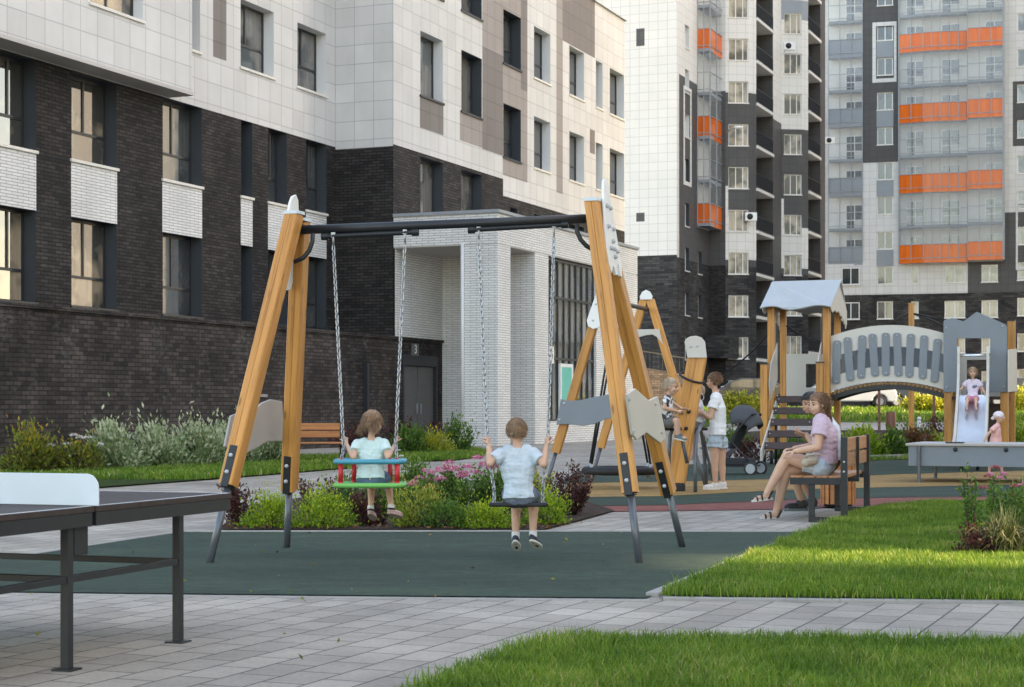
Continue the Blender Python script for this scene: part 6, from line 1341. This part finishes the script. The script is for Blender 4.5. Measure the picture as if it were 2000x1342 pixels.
leaf_mat('leaf_rust', [(0, (.07, .03, .015)), (.6, (.20, .09, .04)), (1, (.32, .18, .08))]); leaf_mat('petal_pink', [(0, (.50, .07, .18)), (.6, (.70, .22, .36)), (1, (.80, .50, .56))], .3); leaf_mat('petal_red', [(0, (.30, .03, .05)), (1, (.62, .20, .22))], .3); leaf_mat('petal_white', [(0, (.6, .55, .52)), (1, (.8, .78, .74))], .3)
leaf_mat('blade_dry', [(0, (.05, .06, .02)), (.5, (.14, .17, .05)), (1, (.42, .38, .20))])
plain('stem_brown', (.06, .035, .022), .8, .2, 20)
def inside(poly, x, y):
    r = np.zeros(len(x), bool); n = len(poly); j = n - 1
    for i in range(n):
        xi, yi, xj, yj = poly[i][0], poly[i][1], poly[j][0], poly[j][1]
        c = ((yi > y) != (yj > y)) & (x < (xj - xi) * (y - yi) / (yj - yi + 1e-12) + xi); r ^= c; j = i
    return r
def grass(name, polys, dens, h, wd, mat, clip=None, z0=0.02, parent=None, zfun=None):
    V, Fc, RN = [], [], []; base = 0
    for pl in polys:
        P = np.array([[p[0], p[1]] for p in pl]); lo, hi = P.min(0), P.max(0)
        if clip: lo = np.maximum(lo, clip[:2]); hi = np.minimum(hi, clip[2:])
        n = int((hi - lo).prod() * dens); x = rng.uniform(lo[0], hi[0], n); y = rng.uniform(lo[1], hi[1], n)
        jx = x + rng.normal(0, .03, n); jy = y + rng.normal(0, .045, n); k = inside(pl, jx, jy) & (np.abs(x) < y * .42 + .6); x, y = x[k], y[k]; n = len(x)
        # tufts: height and lean follow slow noise
        t = np.array([noise.noise(Vector((a * 1.9, b * 1.9, 0))) for a, b in zip(x, y)]) if n < 400000 else np.zeros(n)
        t2 = np.array([noise.noise(Vector((a * 7, b * 7, 3))) for a, b in zip(x, y)])
        H = h * rng.uniform(.5, 1.15, n) * (1 + .32 * t + .35 * t2); az = rng.uniform(0, 2 * np.pi, n) ; ln = H * rng.uniform(.15, .75, n); w_ = wd * rng.uniform(.6, 1.3, n)
        dx, dy = np.cos(az) * ln, np.sin(az) * ln; f = az + rng.uniform(-.9, .9, n); sx, sy = -np.sin(f) * w_ / 2, np.cos(f) * w_ / 2
        zb = np.full(n, z0) if zfun is None else np.array([zfun(a, b) for a, b in zip(x, y)]) + z0
        q = [np.stack([x - sx, y - sy, zb], 1), np.stack([x + sx, y + sy, zb], 1), np.stack([x + dx * .35 + sx * .85, y + dy * .35 + sy * .85, zb + H * .62], 1), np.stack([x + dx * .35 - sx * .85, y + dy * .35 - sy * .85, zb + H * .62], 1), np.stack([x + dx + sx * .12, y + dy + sy * .12, zb + H * .98], 1), np.stack([x + dx - sx * .12, y + dy - sy * .12, zb + H * .98], 1)]
        V.append(np.stack(q, 1).reshape(-1, 3)); i = base + np.arange(n)[:, None] * 6
        Fc.append(np.concatenate([i + np.array([[0, 1, 2, 3]]), i + np.array([[3, 2, 4, 5]])], 1).reshape(-1, 4)); RN.append(np.repeat(np.clip(rng.normal(.45, .22, n) + .3 * t - .1 * t2, 0, 1), 2)); base += n * 6
    o = np_mesh(name, np.concatenate(V), np.concatenate(Fc), mat, parent, np.concatenate(RN)); return tag(o, kind='stuff')
grass('lawn_grass', [LAWN_F], 9500, .066, .0050, MAT['grass_blades'], (-1.5, 6.3, 4.8, 9.4))
grass('lawn_grass', [LAWN_R], 5600, .068, .0062, MAT['grass_blades'], (.5, 10, 9.5, 21.5))
grass('lawn_grass', [LAWN_L, LAWN_E], 650, .11, .02, MAT['grass_blades'], (-14, 28, 2, 52))
grass('lawn_grass', [LAWN_K], 500, .11, .02, MAT['grass_blades'], (5, 35, 16, 48))
grass('meadow_grass', [[(8, 71), (30, 71), (30, 86), (8, 86)]], 45, .22, .07, MAT['grass_blades'], None, .02, None, lambda a, b: gzl(a, b))
def leaves(pts, dirs, size, asp=.5, fold=.25, rnd=None, jit=.45):
    n = len(pts); d = dirs + rng.normal(0, jit, (n, 3)); d /= np.linalg.norm(d, axis=1)[:, None] + 1e-9
    a = rng.normal(0, 1, (n, 3)); a[:, 2] += .2; s = np.cross(d, a); s /= np.linalg.norm(s, axis=1)[:, None] + 1e-9; nn = np.cross(s, d)
    L_ = (size * rng.uniform(.6, 1.25, n))[:, None]; W_ = L_ * asp / 2
    b = pts - d * L_ * .1; t = pts + d * L_; m1 = pts + d * L_ * .42 + s * W_ + nn * L_ * fold * .35; m2 = pts + d * L_ * .42 - s * W_ + nn * L_ * fold * .35
    V = np.stack([b, m1, t, m2], 1).reshape(-1, 3); i = np.arange(n)[:, None] * 4
    return V, i + np.array([[0, 1, 2, 3]]), (rng.uniform(0, 1, n) if rnd is None else rnd)
def shrub(name, label, cat, u, v, wpx, hpx, mat, n, leaf, style='mound', group=None, asp=.5, flowers=None, Y=None, z=0.0, nst=14):
    p = gp(u, v) if Y is None else at(u, v, Y); p.z = z if Y is None else gzl(p.x, p.y); sc = p.y / F; W_, H = wpx * sc / 2, hpx * sc
    e = empty(name, p, rng.uniform(0, 6.28), label, cat, group); st = MB(); P, D = [], []
    if style == 'mound':
        K = 26; c = rng.normal(0, 1, (K, 3)); c[:, 2] = np.abs(c[:, 2]) * 1.0; c /= np.linalg.norm(c, axis=1)[:, None]; rr = rng.uniform(.55, .92, K)[:, None]
        C = c * rr * np.array([W_, W_ * .95, H * .92]); k = rng.integers(0, K, n); g = rng.normal(0, 1, (n, 3)) * np.array([W_ * .17, W_ * .17, H * .13]) * np.where(rng.uniform(0, 1, n) < .14, 1.9, 1.0)[:, None]
        P = C[k] + g; P[:, 2] = np.maximum(P[:, 2], .02 + rng.uniform(0, .03, n)); D = c[k] * .8 + np.array([0, 0, .55])
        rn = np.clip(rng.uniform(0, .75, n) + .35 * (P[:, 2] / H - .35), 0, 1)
        sh = rng.uniform(0, 1, n) < .10; P[sh] *= rng.uniform(1.0, 1.22, (sh.sum(), 1)); leaf = leaf * 1.12
        for i in range(0, K, 2): st.tube([(0, 0, 0), tuple(C[i] * .5 + np.array([0, 0, H * .04])), tuple(C[i])], [.008, .006, .003], 5)
    elif style == 'upright':
        rn = []
        for i in range(nst):
            a = rng.uniform(0, 6.28); r = math.sqrt(rng.uniform(0, 1)); tip = np.array([math.cos(a) * W_ * r, math.sin(a) * W_ * r, H * rng.uniform(.62, 1.05) * (1 - .25 * r)]); b = np.array([tip[0] * .25, tip[1] * .25, 0.])
            st.tube([tuple(b), tuple(lerp(b, tip, .5) + np.array([0, 0, H * .06])), tuple(tip)], [.007, .005, .002], 5); k = n // nst
            t = rng.uniform(.18, 1.02, k) ** .8; q = b + (tip - b) * t[:, None] + rng.normal(0, leaf * .55, (k, 3)); P.append(q); ax = (tip - b) / np.linalg.norm(tip - b); o_ = rng.normal(0, 1, (k, 3)); D.append(ax * .7 + o_ * .8); rn.append(np.clip(rng.normal(.45, .25, k) + .2 * (t - .5), 0, 1))
        P, D, rn = np.concatenate(P), np.concatenate(D), np.concatenate(rn)
    else:                                                 # fountain of narrow blades
        V, Fc, RN = [], [], []
        for i in range(n):
            a = rng.uniform(0, 6.28); l = H * rng.uniform(.5, 1.15); out = rng.uniform(.15, 1.0) * W_; b = rng.normal(0, W_ * .16, 2); w2 = leaf * rng.uniform(.6, 1.2); s = np.array([-math.sin(a), math.cos(a), 0]) * w2 / 2
            pts = [np.array([b[0] + math.cos(a) * out * t ** 1.3, b[1] + math.sin(a) * out * t ** 1.3, l * (1.5 * t - .75 * t * t * (.6 + out / W_))]) for t in (0, .35, .7, 1)]
            j = len(V) ; ws = (1, .9, .65, .1)
            for q, k in zip(pts, ws): V += [q - s * k, q + s * k]
            Fc += [(j, j + 1, j + 3, j + 2), (j + 2, j + 3, j + 5, j + 4), (j + 4, j + 5, j + 7, j + 6)]; RN += [rng.uniform(0, 1)] * 3
        np_mesh('foliage', np.array(V), np.array(Fc), MAT[mat], e, RN)
        return e
    V, Fc, RN = leaves(P, D, leaf, asp, .25, rn); np_mesh('foliage', V, Fc, MAT[mat], e, RN); st.build('stems', MAT['stem_brown'], e, True)
    if flowers:
        fm, cnt, fs = flowers
        for i in range(cnt):
            a = rng.uniform(0, 6.28); r = W_ * math.sqrt(rng.uniform(0, .9)); c = np.array([math.cos(a) * r, math.sin(a) * r, H * rng.uniform(.82, 1.08) * (1 - .25 * (r / W_) ** 2)])
            dd = rng.normal(0, 1, (70, 3)); dd[:, 2] = np.abs(dd[:, 2]) * .6; dd /= np.linalg.norm(dd, axis=1)[:, None]; V, Fc, RN = leaves(c + dd * fs * np.array([1, 1, .6]), dd, fs * .55, .7, .2, None, .3); np_mesh('flower', V, Fc, MAT[fm], e, RN)
    return e
GB, GLH, GE, GFAR = 'shrubs in the bark bed behind the swing', 'shrubs along the left lawn', 'shrubs by the entrance wall', 'planting between the playground and the far path'
S = shrub
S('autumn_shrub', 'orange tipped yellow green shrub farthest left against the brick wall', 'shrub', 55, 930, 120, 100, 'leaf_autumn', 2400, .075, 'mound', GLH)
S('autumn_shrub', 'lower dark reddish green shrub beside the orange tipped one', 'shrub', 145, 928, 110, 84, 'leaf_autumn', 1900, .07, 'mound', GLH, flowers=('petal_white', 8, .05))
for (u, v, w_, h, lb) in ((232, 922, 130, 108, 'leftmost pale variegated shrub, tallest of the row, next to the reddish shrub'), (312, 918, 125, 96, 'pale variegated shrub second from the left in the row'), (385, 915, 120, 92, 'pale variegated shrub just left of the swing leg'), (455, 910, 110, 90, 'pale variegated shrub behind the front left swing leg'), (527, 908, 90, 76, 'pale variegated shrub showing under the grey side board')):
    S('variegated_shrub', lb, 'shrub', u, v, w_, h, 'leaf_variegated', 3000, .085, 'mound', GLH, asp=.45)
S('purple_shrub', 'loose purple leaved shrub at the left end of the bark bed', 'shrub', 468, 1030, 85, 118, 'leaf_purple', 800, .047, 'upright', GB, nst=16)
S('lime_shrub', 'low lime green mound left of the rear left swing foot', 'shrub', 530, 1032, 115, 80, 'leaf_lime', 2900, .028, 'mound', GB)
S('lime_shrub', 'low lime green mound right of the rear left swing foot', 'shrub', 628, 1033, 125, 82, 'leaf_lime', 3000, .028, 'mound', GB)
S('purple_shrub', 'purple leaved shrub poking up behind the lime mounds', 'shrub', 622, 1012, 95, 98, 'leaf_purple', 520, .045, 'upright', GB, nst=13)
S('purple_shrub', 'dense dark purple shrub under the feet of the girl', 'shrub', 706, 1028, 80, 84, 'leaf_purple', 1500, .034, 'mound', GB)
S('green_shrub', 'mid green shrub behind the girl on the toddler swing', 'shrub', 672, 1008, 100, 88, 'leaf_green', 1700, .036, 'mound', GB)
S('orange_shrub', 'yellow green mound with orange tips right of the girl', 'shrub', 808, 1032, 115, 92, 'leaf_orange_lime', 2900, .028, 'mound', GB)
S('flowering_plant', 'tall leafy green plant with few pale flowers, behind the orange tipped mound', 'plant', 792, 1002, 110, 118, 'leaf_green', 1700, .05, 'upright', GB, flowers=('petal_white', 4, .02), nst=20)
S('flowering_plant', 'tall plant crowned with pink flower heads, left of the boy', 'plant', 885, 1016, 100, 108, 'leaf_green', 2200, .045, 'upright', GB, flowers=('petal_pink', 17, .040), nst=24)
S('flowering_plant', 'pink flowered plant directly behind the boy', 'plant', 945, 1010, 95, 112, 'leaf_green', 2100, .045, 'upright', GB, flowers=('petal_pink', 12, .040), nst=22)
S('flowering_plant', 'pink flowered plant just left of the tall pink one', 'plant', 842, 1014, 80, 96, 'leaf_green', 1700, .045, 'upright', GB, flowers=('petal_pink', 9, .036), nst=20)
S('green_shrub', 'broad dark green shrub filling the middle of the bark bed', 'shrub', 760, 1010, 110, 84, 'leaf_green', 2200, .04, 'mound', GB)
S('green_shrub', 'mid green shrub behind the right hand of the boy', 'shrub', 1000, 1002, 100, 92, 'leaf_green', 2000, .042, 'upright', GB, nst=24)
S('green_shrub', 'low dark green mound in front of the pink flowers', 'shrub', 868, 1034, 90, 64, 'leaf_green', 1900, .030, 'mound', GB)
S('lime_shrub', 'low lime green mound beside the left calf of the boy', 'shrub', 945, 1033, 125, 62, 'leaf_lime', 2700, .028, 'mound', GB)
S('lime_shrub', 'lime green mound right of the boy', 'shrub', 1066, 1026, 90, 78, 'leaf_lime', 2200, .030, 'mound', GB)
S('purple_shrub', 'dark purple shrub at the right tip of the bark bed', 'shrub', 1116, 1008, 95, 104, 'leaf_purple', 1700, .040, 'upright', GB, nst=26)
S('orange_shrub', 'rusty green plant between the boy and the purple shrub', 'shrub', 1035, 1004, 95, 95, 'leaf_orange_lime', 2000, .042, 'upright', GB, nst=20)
# bark chips
bm_v = []
nb_ = 1500; P = np.array([[q[0], q[1]] for q in bed]); lo, hi = P.min(0), P.max(0); x = rng.uniform(lo[0], hi[0], nb_ * 3); y = rng.uniform(lo[1], hi[1], nb_ * 3); k = inside(bed, x, y) & (y < 17.5); x, y = x[k], y[k]
V, Fc, RN = leaves(np.stack([x, y, np.full(len(x), .03)], 1), rng.normal(0, 1, (len(x), 3)) * np.array([1, 1, .25]), .05, .5, .3); tag(np_mesh('bark_chips', V, Fc, MAT['leaf_rust'], None, RN), kind='stuff')
lx = rng.uniform(-4, 5, 700); ly = rng.uniform(7.4, 16.2, 700); kk = rng.uniform(0, 1, 700) < .16; lx, ly = lx[kk], ly[kk]; lz = np.full(len(lx), .016)
V, Fc, RN = leaves(np.stack([lx, ly, lz], 1), rng.normal(0, 1, (len(lx), 3)) * np.array([1, 1, .12]), .028, .55, .3); tag(np_mesh('fallen_leaves', V, Fc, MAT['leaf_autumn'], None, RN), kind='stuff')
S('purple_shrub', 'purple shrub low against the brick plinth, behind the girl', 'shrub', 690, 885, 120, 60, 'leaf_purple', 1100, .09, 'upright', GE, nst=22)
S('purple_shrub', 'reddish purple shrub in front of the grey double door', 'shrub', 772, 884, 70, 86, 'leaf_purple', 500, .085, 'upright', GE, nst=14)
S('green_shrub', 'bright green leafy shrub in front of the grey door', 'shrub', 800, 890, 80, 62, 'leaf_green', 900, .11, 'mound', GE)
S('yellow_shrub', 'rounded yellow shrub by the white porch', 'shrub', 845, 888, 95, 48, 'leaf_yellow', 1900, .07, 'mound', GE)
S('green_shrub', 'dark green shrub against the white brick pier', 'shrub', 896, 886, 60, 70, 'leaf_green', 1100, .085, 'mound', GE)
S('purple_shrub', 'thin dark shrub rising behind the rounded yellow one', 'shrub', 852, 878, 90, 66, 'leaf_purple', 420, .085, 'upright', GE, nst=14)
# near right clump
S('tall_grass', 'arching dark and straw coloured grass clump on the right lawn', 'plant', 1962, 1092, 150, 110, 'blade_dry', 700, .012, 'fountain', 'plants on the right lawn')
S('tall_grass', 'bright green grass clump at the right picture edge', 'plant', 1998, 1045, 130, 120, 'grass_blades', 800, .011, 'fountain', 'plants on the right lawn')
S('rose_bush', 'broad leafy rose bush with a few pink blooms behind the straw grass', 'plant', 1985, 1070, 170, 140, 'leaf_green', 2600, .042, 'mound', 'plants on the right lawn', flowers=('petal_pink', 7, .03))
S('purple_shrub', 'low dark red plant at the foot of the rose stems', 'plant', 1905, 1092, 95, 66, 'leaf_purple', 1100, .03, 'mound', 'plants on the right lawn')
S('rose_bush', 'sparse tall rose stem with green leaves on the right lawn', 'plant', 1893, 1085, 60, 185, 'leaf_green', 300, .040, 'upright', 'plants on the right lawn', nst=6)
S('rose_bush', 'leafy rose bush with faded red flowers on the right lawn', 'plant', 1945, 1075, 125, 150, 'leaf_green', 1150, .040, 'upright', 'plants on the right lawn', flowers=('petal_red', 6, .028), nst=12)
S('yellow_shrub', 'small plant with yellow leaves on the right lawn', 'plant', 1903, 1090, 30, 90, 'leaf_yellow', 90, .03, 'upright', 'plants on the right lawn', nst=4)
# planting beyond the playground
for (u, v, w_, h, mt, nm, n, lf, sty, lb) in ((1690, 896, 95, 62, 'leaf_lime', 'lime_shrub', 1500, .085, 'mound', 'lime green mound behind the bench back'), (1745, 896, 70, 60, 'leaf_green', 'green_shrub', 1200, .085, 'mound', 'green mound below the rust red bin'),
    (1795, 895, 75, 62, 'leaf_rust', 'rust_shrub', 1300, .08, 'mound', 'rust brown mound left of the slide'), (1835, 888, 60, 40, 'leaf_lime', 'lime_shrub', 900, .08, 'mound', 'small lime mound at the foot of the slide'), (1785, 868, 90, 46, 'leaf_green', 'green_shrub', 1100, .085, 'mound', 'dark green shrub in the second row under the bridge'), (1838, 866, 60, 56, 'leaf_purple', 'purple_shrub', 900, .085, 'mound', 'dark purple shrub behind the slide tower leg'),
    (1470, 902, 80, 52, 'leaf_purple', 'purple_shrub', 900, .07, 'mound', 'brownish shrub between the stroller and the ramp'), (1560, 900, 90, 50, 'leaf_green', 'green_shrub', 1300, .085, 'mound', 'green shrub under the ramp of the tower'), (1620, 892, 70, 48, 'leaf_green', 'green_shrub', 1000, .085, 'mound', 'green shrub behind the seated man'), (1990, 880, 60, 66, 'leaf_lime', 'lime_shrub', 1200, .085, 'mound', 'lime green shrub at the right picture edge'), (1430, 880, 90, 45, 'leaf_green', 'green_shrub', 900, .085, 'mound', 'green shrub behind the stroller')):
    S(nm, lb, 'shrub', u, v, w_, h, mt, n, lf, sty, GFAR)
for (u, v, w_, h, Y, lb) in ((1443, 832, 60, 78, 66, 'tall yellow green bush behind the stroller'), (1482, 834, 60, 66, 66, 'tall yellow green bush left of the tower ramp'), (1790, 806, 70, 40, 80, 'yellow green bush beyond the far path, right of the rust bin'), (1832, 808, 70, 46, 80, 'yellow green bush beyond the far path, beside the slide tower'), (1990, 812, 60, 60, 80, 'yellow green bush beyond the far path, at the right edge')):
    S('yellow_shrub', lb, 'shrub', u, v, w_, h, 'leaf_yellow', 1500, .15, 'upright', 'yellow green bushes beyond the far path', Y=Y, nst=30)
# ---------------------------------------------------------------- cars, ramp wall and rails in the distance
def carpaint(name, c): a = N(name, .3, .5); a.col(c); a.b.inputs['Coat Weight'].default_value = .8; return a.done()
carpaint('paint_white', (.62, .63, .64)); carpaint('paint_dark', (.03, .04, .05)); carpaint('paint_black', (.015, .015, .017))
def car(u, Y, rz, mt, label):
    p = at(u, 0, Y); p.z = gzl(p.x, p.y) + .012; e = empty('parked_car', p, rz, label, 'car', 'cars parked beyond the far lawn')
    pr = [(-2.15, .35), (-2.2, .62), (-2.12, .92), (-1.75, 1.02), (-1.35, 1.06), (-.75, 1.52), (-.3, 1.60), (.9, 1.60), (1.55, 1.42), (2.0, 1.08), (2.18, .98), (2.2, .5), (2.12, .32), (1.75, .30)]
    for cx in (1.32, -1.32): pr += [(cx + .38 * math.cos(R(t)), .33 + .38 * math.sin(R(t))) for t in (0, 30, 60, 90, 120, 150, 180)]
    pr.append((-2.0, .30)); m = MB(); m.prism([(x, -.85, z) for x, z in pr], (0, 1, 0), 1.7); m.build('body', MAT[mt], e, bevel=.06)
    for nm, q in (('side_window', [(-1.15, 1.08), (-.72, 1.45), (-.28, 1.52), (.2, 1.52), (.2, 1.08)]), ('side_window', [(.27, 1.08), (.27, 1.52), (.9, 1.52), (1.42, 1.36), (1.55, 1.10)])):
        for y in (-.862, .852): m = MB(); m.prism([(x, y, z) for x, z in q], (0, 1, 0), .01); m.build(nm, MAT['pane_dark'], e)
    m = MB(); m.prism([(-1.38, -.68, 1.10), (-.80, -.62, 1.53), (-.80, .62, 1.53), (-1.38, .68, 1.10)], (-.6, 0, .8), .012); m.build('windscreen', MAT['pane_dark'], e)
    for cx in (1.32, -1.32):
        for y in (-.76, .76):
            m = MB(); m.ring((cx, y, .33), (0, 1, 0), .235, .095, 24, 10); wo = m.build('wheel', MAT['rubber_tyre'], e, True); m = MB(); m.tube([(cx, y - .08, .33), (cx, y + .08, .33)], .20, 16); m.build('rim', MAT['metal_grey'], wo, 'auto')
    for y in (-.6, .6): m = MB(); m.ell((-2.14, y, .78), .06, .17, .09); m.build('headlight', MAT['balcony_glass'], e, True)
    for y in (-.65, .65): m = MB(); m.ell((2.14, y, .92), .06, .12, .10); m.build('tail_light', MAT['red_plastic'], e, True)
car(1664, 90, R(176), 'paint_white', 'white car parked beyond the far lawn, seen under the bridge')
car(1790, 93, R(4), 'paint_dark', 'dark car parked right of the white one, seen under the bridge')
car(1480, 97, R(174), 'paint_black', 'black car parked behind the ramp rails, left of the tower')
car(1985, 95, R(182), 'paint_dark', 'dark car parked at the right picture edge')
rw = empty('ramp_wall', (0, 0, 0), 0, 'low dark brick ramp wall with grey railing, behind the smaller swing frame', 'wall')
a_, b_ = at(1236, 800, 80), at(1352, 800, 82); m = MB()
m.prism([(a_.x, a_.y, -.1), (b_.x, b_.y, -.1), (b_.x, b_.y, 2.75), (a_.x, a_.y, 3.15)], (TX, TY, 0), .4); m.build('wall', MAT['plinth_brick'], rw)
m = MB()
for t in range(15):
    p = lerp(a_, b_, t / 14); z = lerp(3.15, 2.75, t / 14); m.bar((p.x, p.y + .1, z), (p.x, p.y + .1, z + .75), .03, .03, (1, 0, 0))
m.bar((a_.x, a_.y + .1, 3.92), (b_.x, b_.y + .1, 3.52), .05, .05, (0, 1, 0)); m.build('railing', MAT['steel_dark'], rw)
hr = empty('handrail', (0, 0, 0), 0, 'galvanised ramp handrails in front of the tower, above the stroller', 'railing')
for i, (v0, v1) in enumerate(((752, 760), (764, 772), (778, 784))):
    m = MB(); m.tube([at(1408, v0 + 4, 100), at(1430, v0, 100), at(1500, v1, 101)], .035, 8); m.build('rail', MAT['galvanised'], hr, True)
for u in (1412, 1432, 1452, 1472, 1494):
    q = at(u, 754, 100); m = MB(); m.tube([(q.x, q.y, 1.0), (q.x, q.y, q.z)], .03, 8); m.build('upright', MAT['galvanised'], hr, True)
lp = empty('wall_lamp', (0, 0, 0), 0, 'small street lamp arm on the grey tower bay', 'lamp')
q = at(1418, 262, 124); m = MB(); m.tube([q, q + Vector((.2, -.5, .25)), q + Vector((.5, -.9, .3))], .05, 8); m.build('arm', MAT['metal_grey'], lp, True); m = MB(); m.ell(q + Vector((.75, -1.0, .32)), .35, .18, .10); m.build('lamp_head', MAT['frame_white'], lp, True)
def aircon(u, v, Y, lb):
    q = at(u, v, Y); e = empty('air_conditioner', q, 0, lb, 'air conditioner', 'air conditioners on the far facades'); m = MB(); m.box(-.42, .42, -.3, 0, -.3, .3); m.build('case', MAT['frame_white'], e, bevel=.03)
    m = MB(); m.ring((-.08, -.31, 0), (0, 1, 0), .2, .02, 18, 6); m.tube([(-.08, -.305, 0), (-.08, -.32, 0)], .18, 18); m.build('fan_grille', MAT['steel_dark'], e, True); m = MB(); m.bar((-.3, -.15, -.34), (-.3, .3, -.34), .05, .05, (1, 0, 0)); m.build('bracket', MAT['metal_grey'], e)
aircon(1541, 91, 131.3, 'white air conditioner under a window of the right bay of the tower'); aircon(1466, 424, 124.8, 'white air conditioner beside the lower left bay of the tower'); aircon(1620, 275, 152, 'white air conditioner at the left end of the far block')
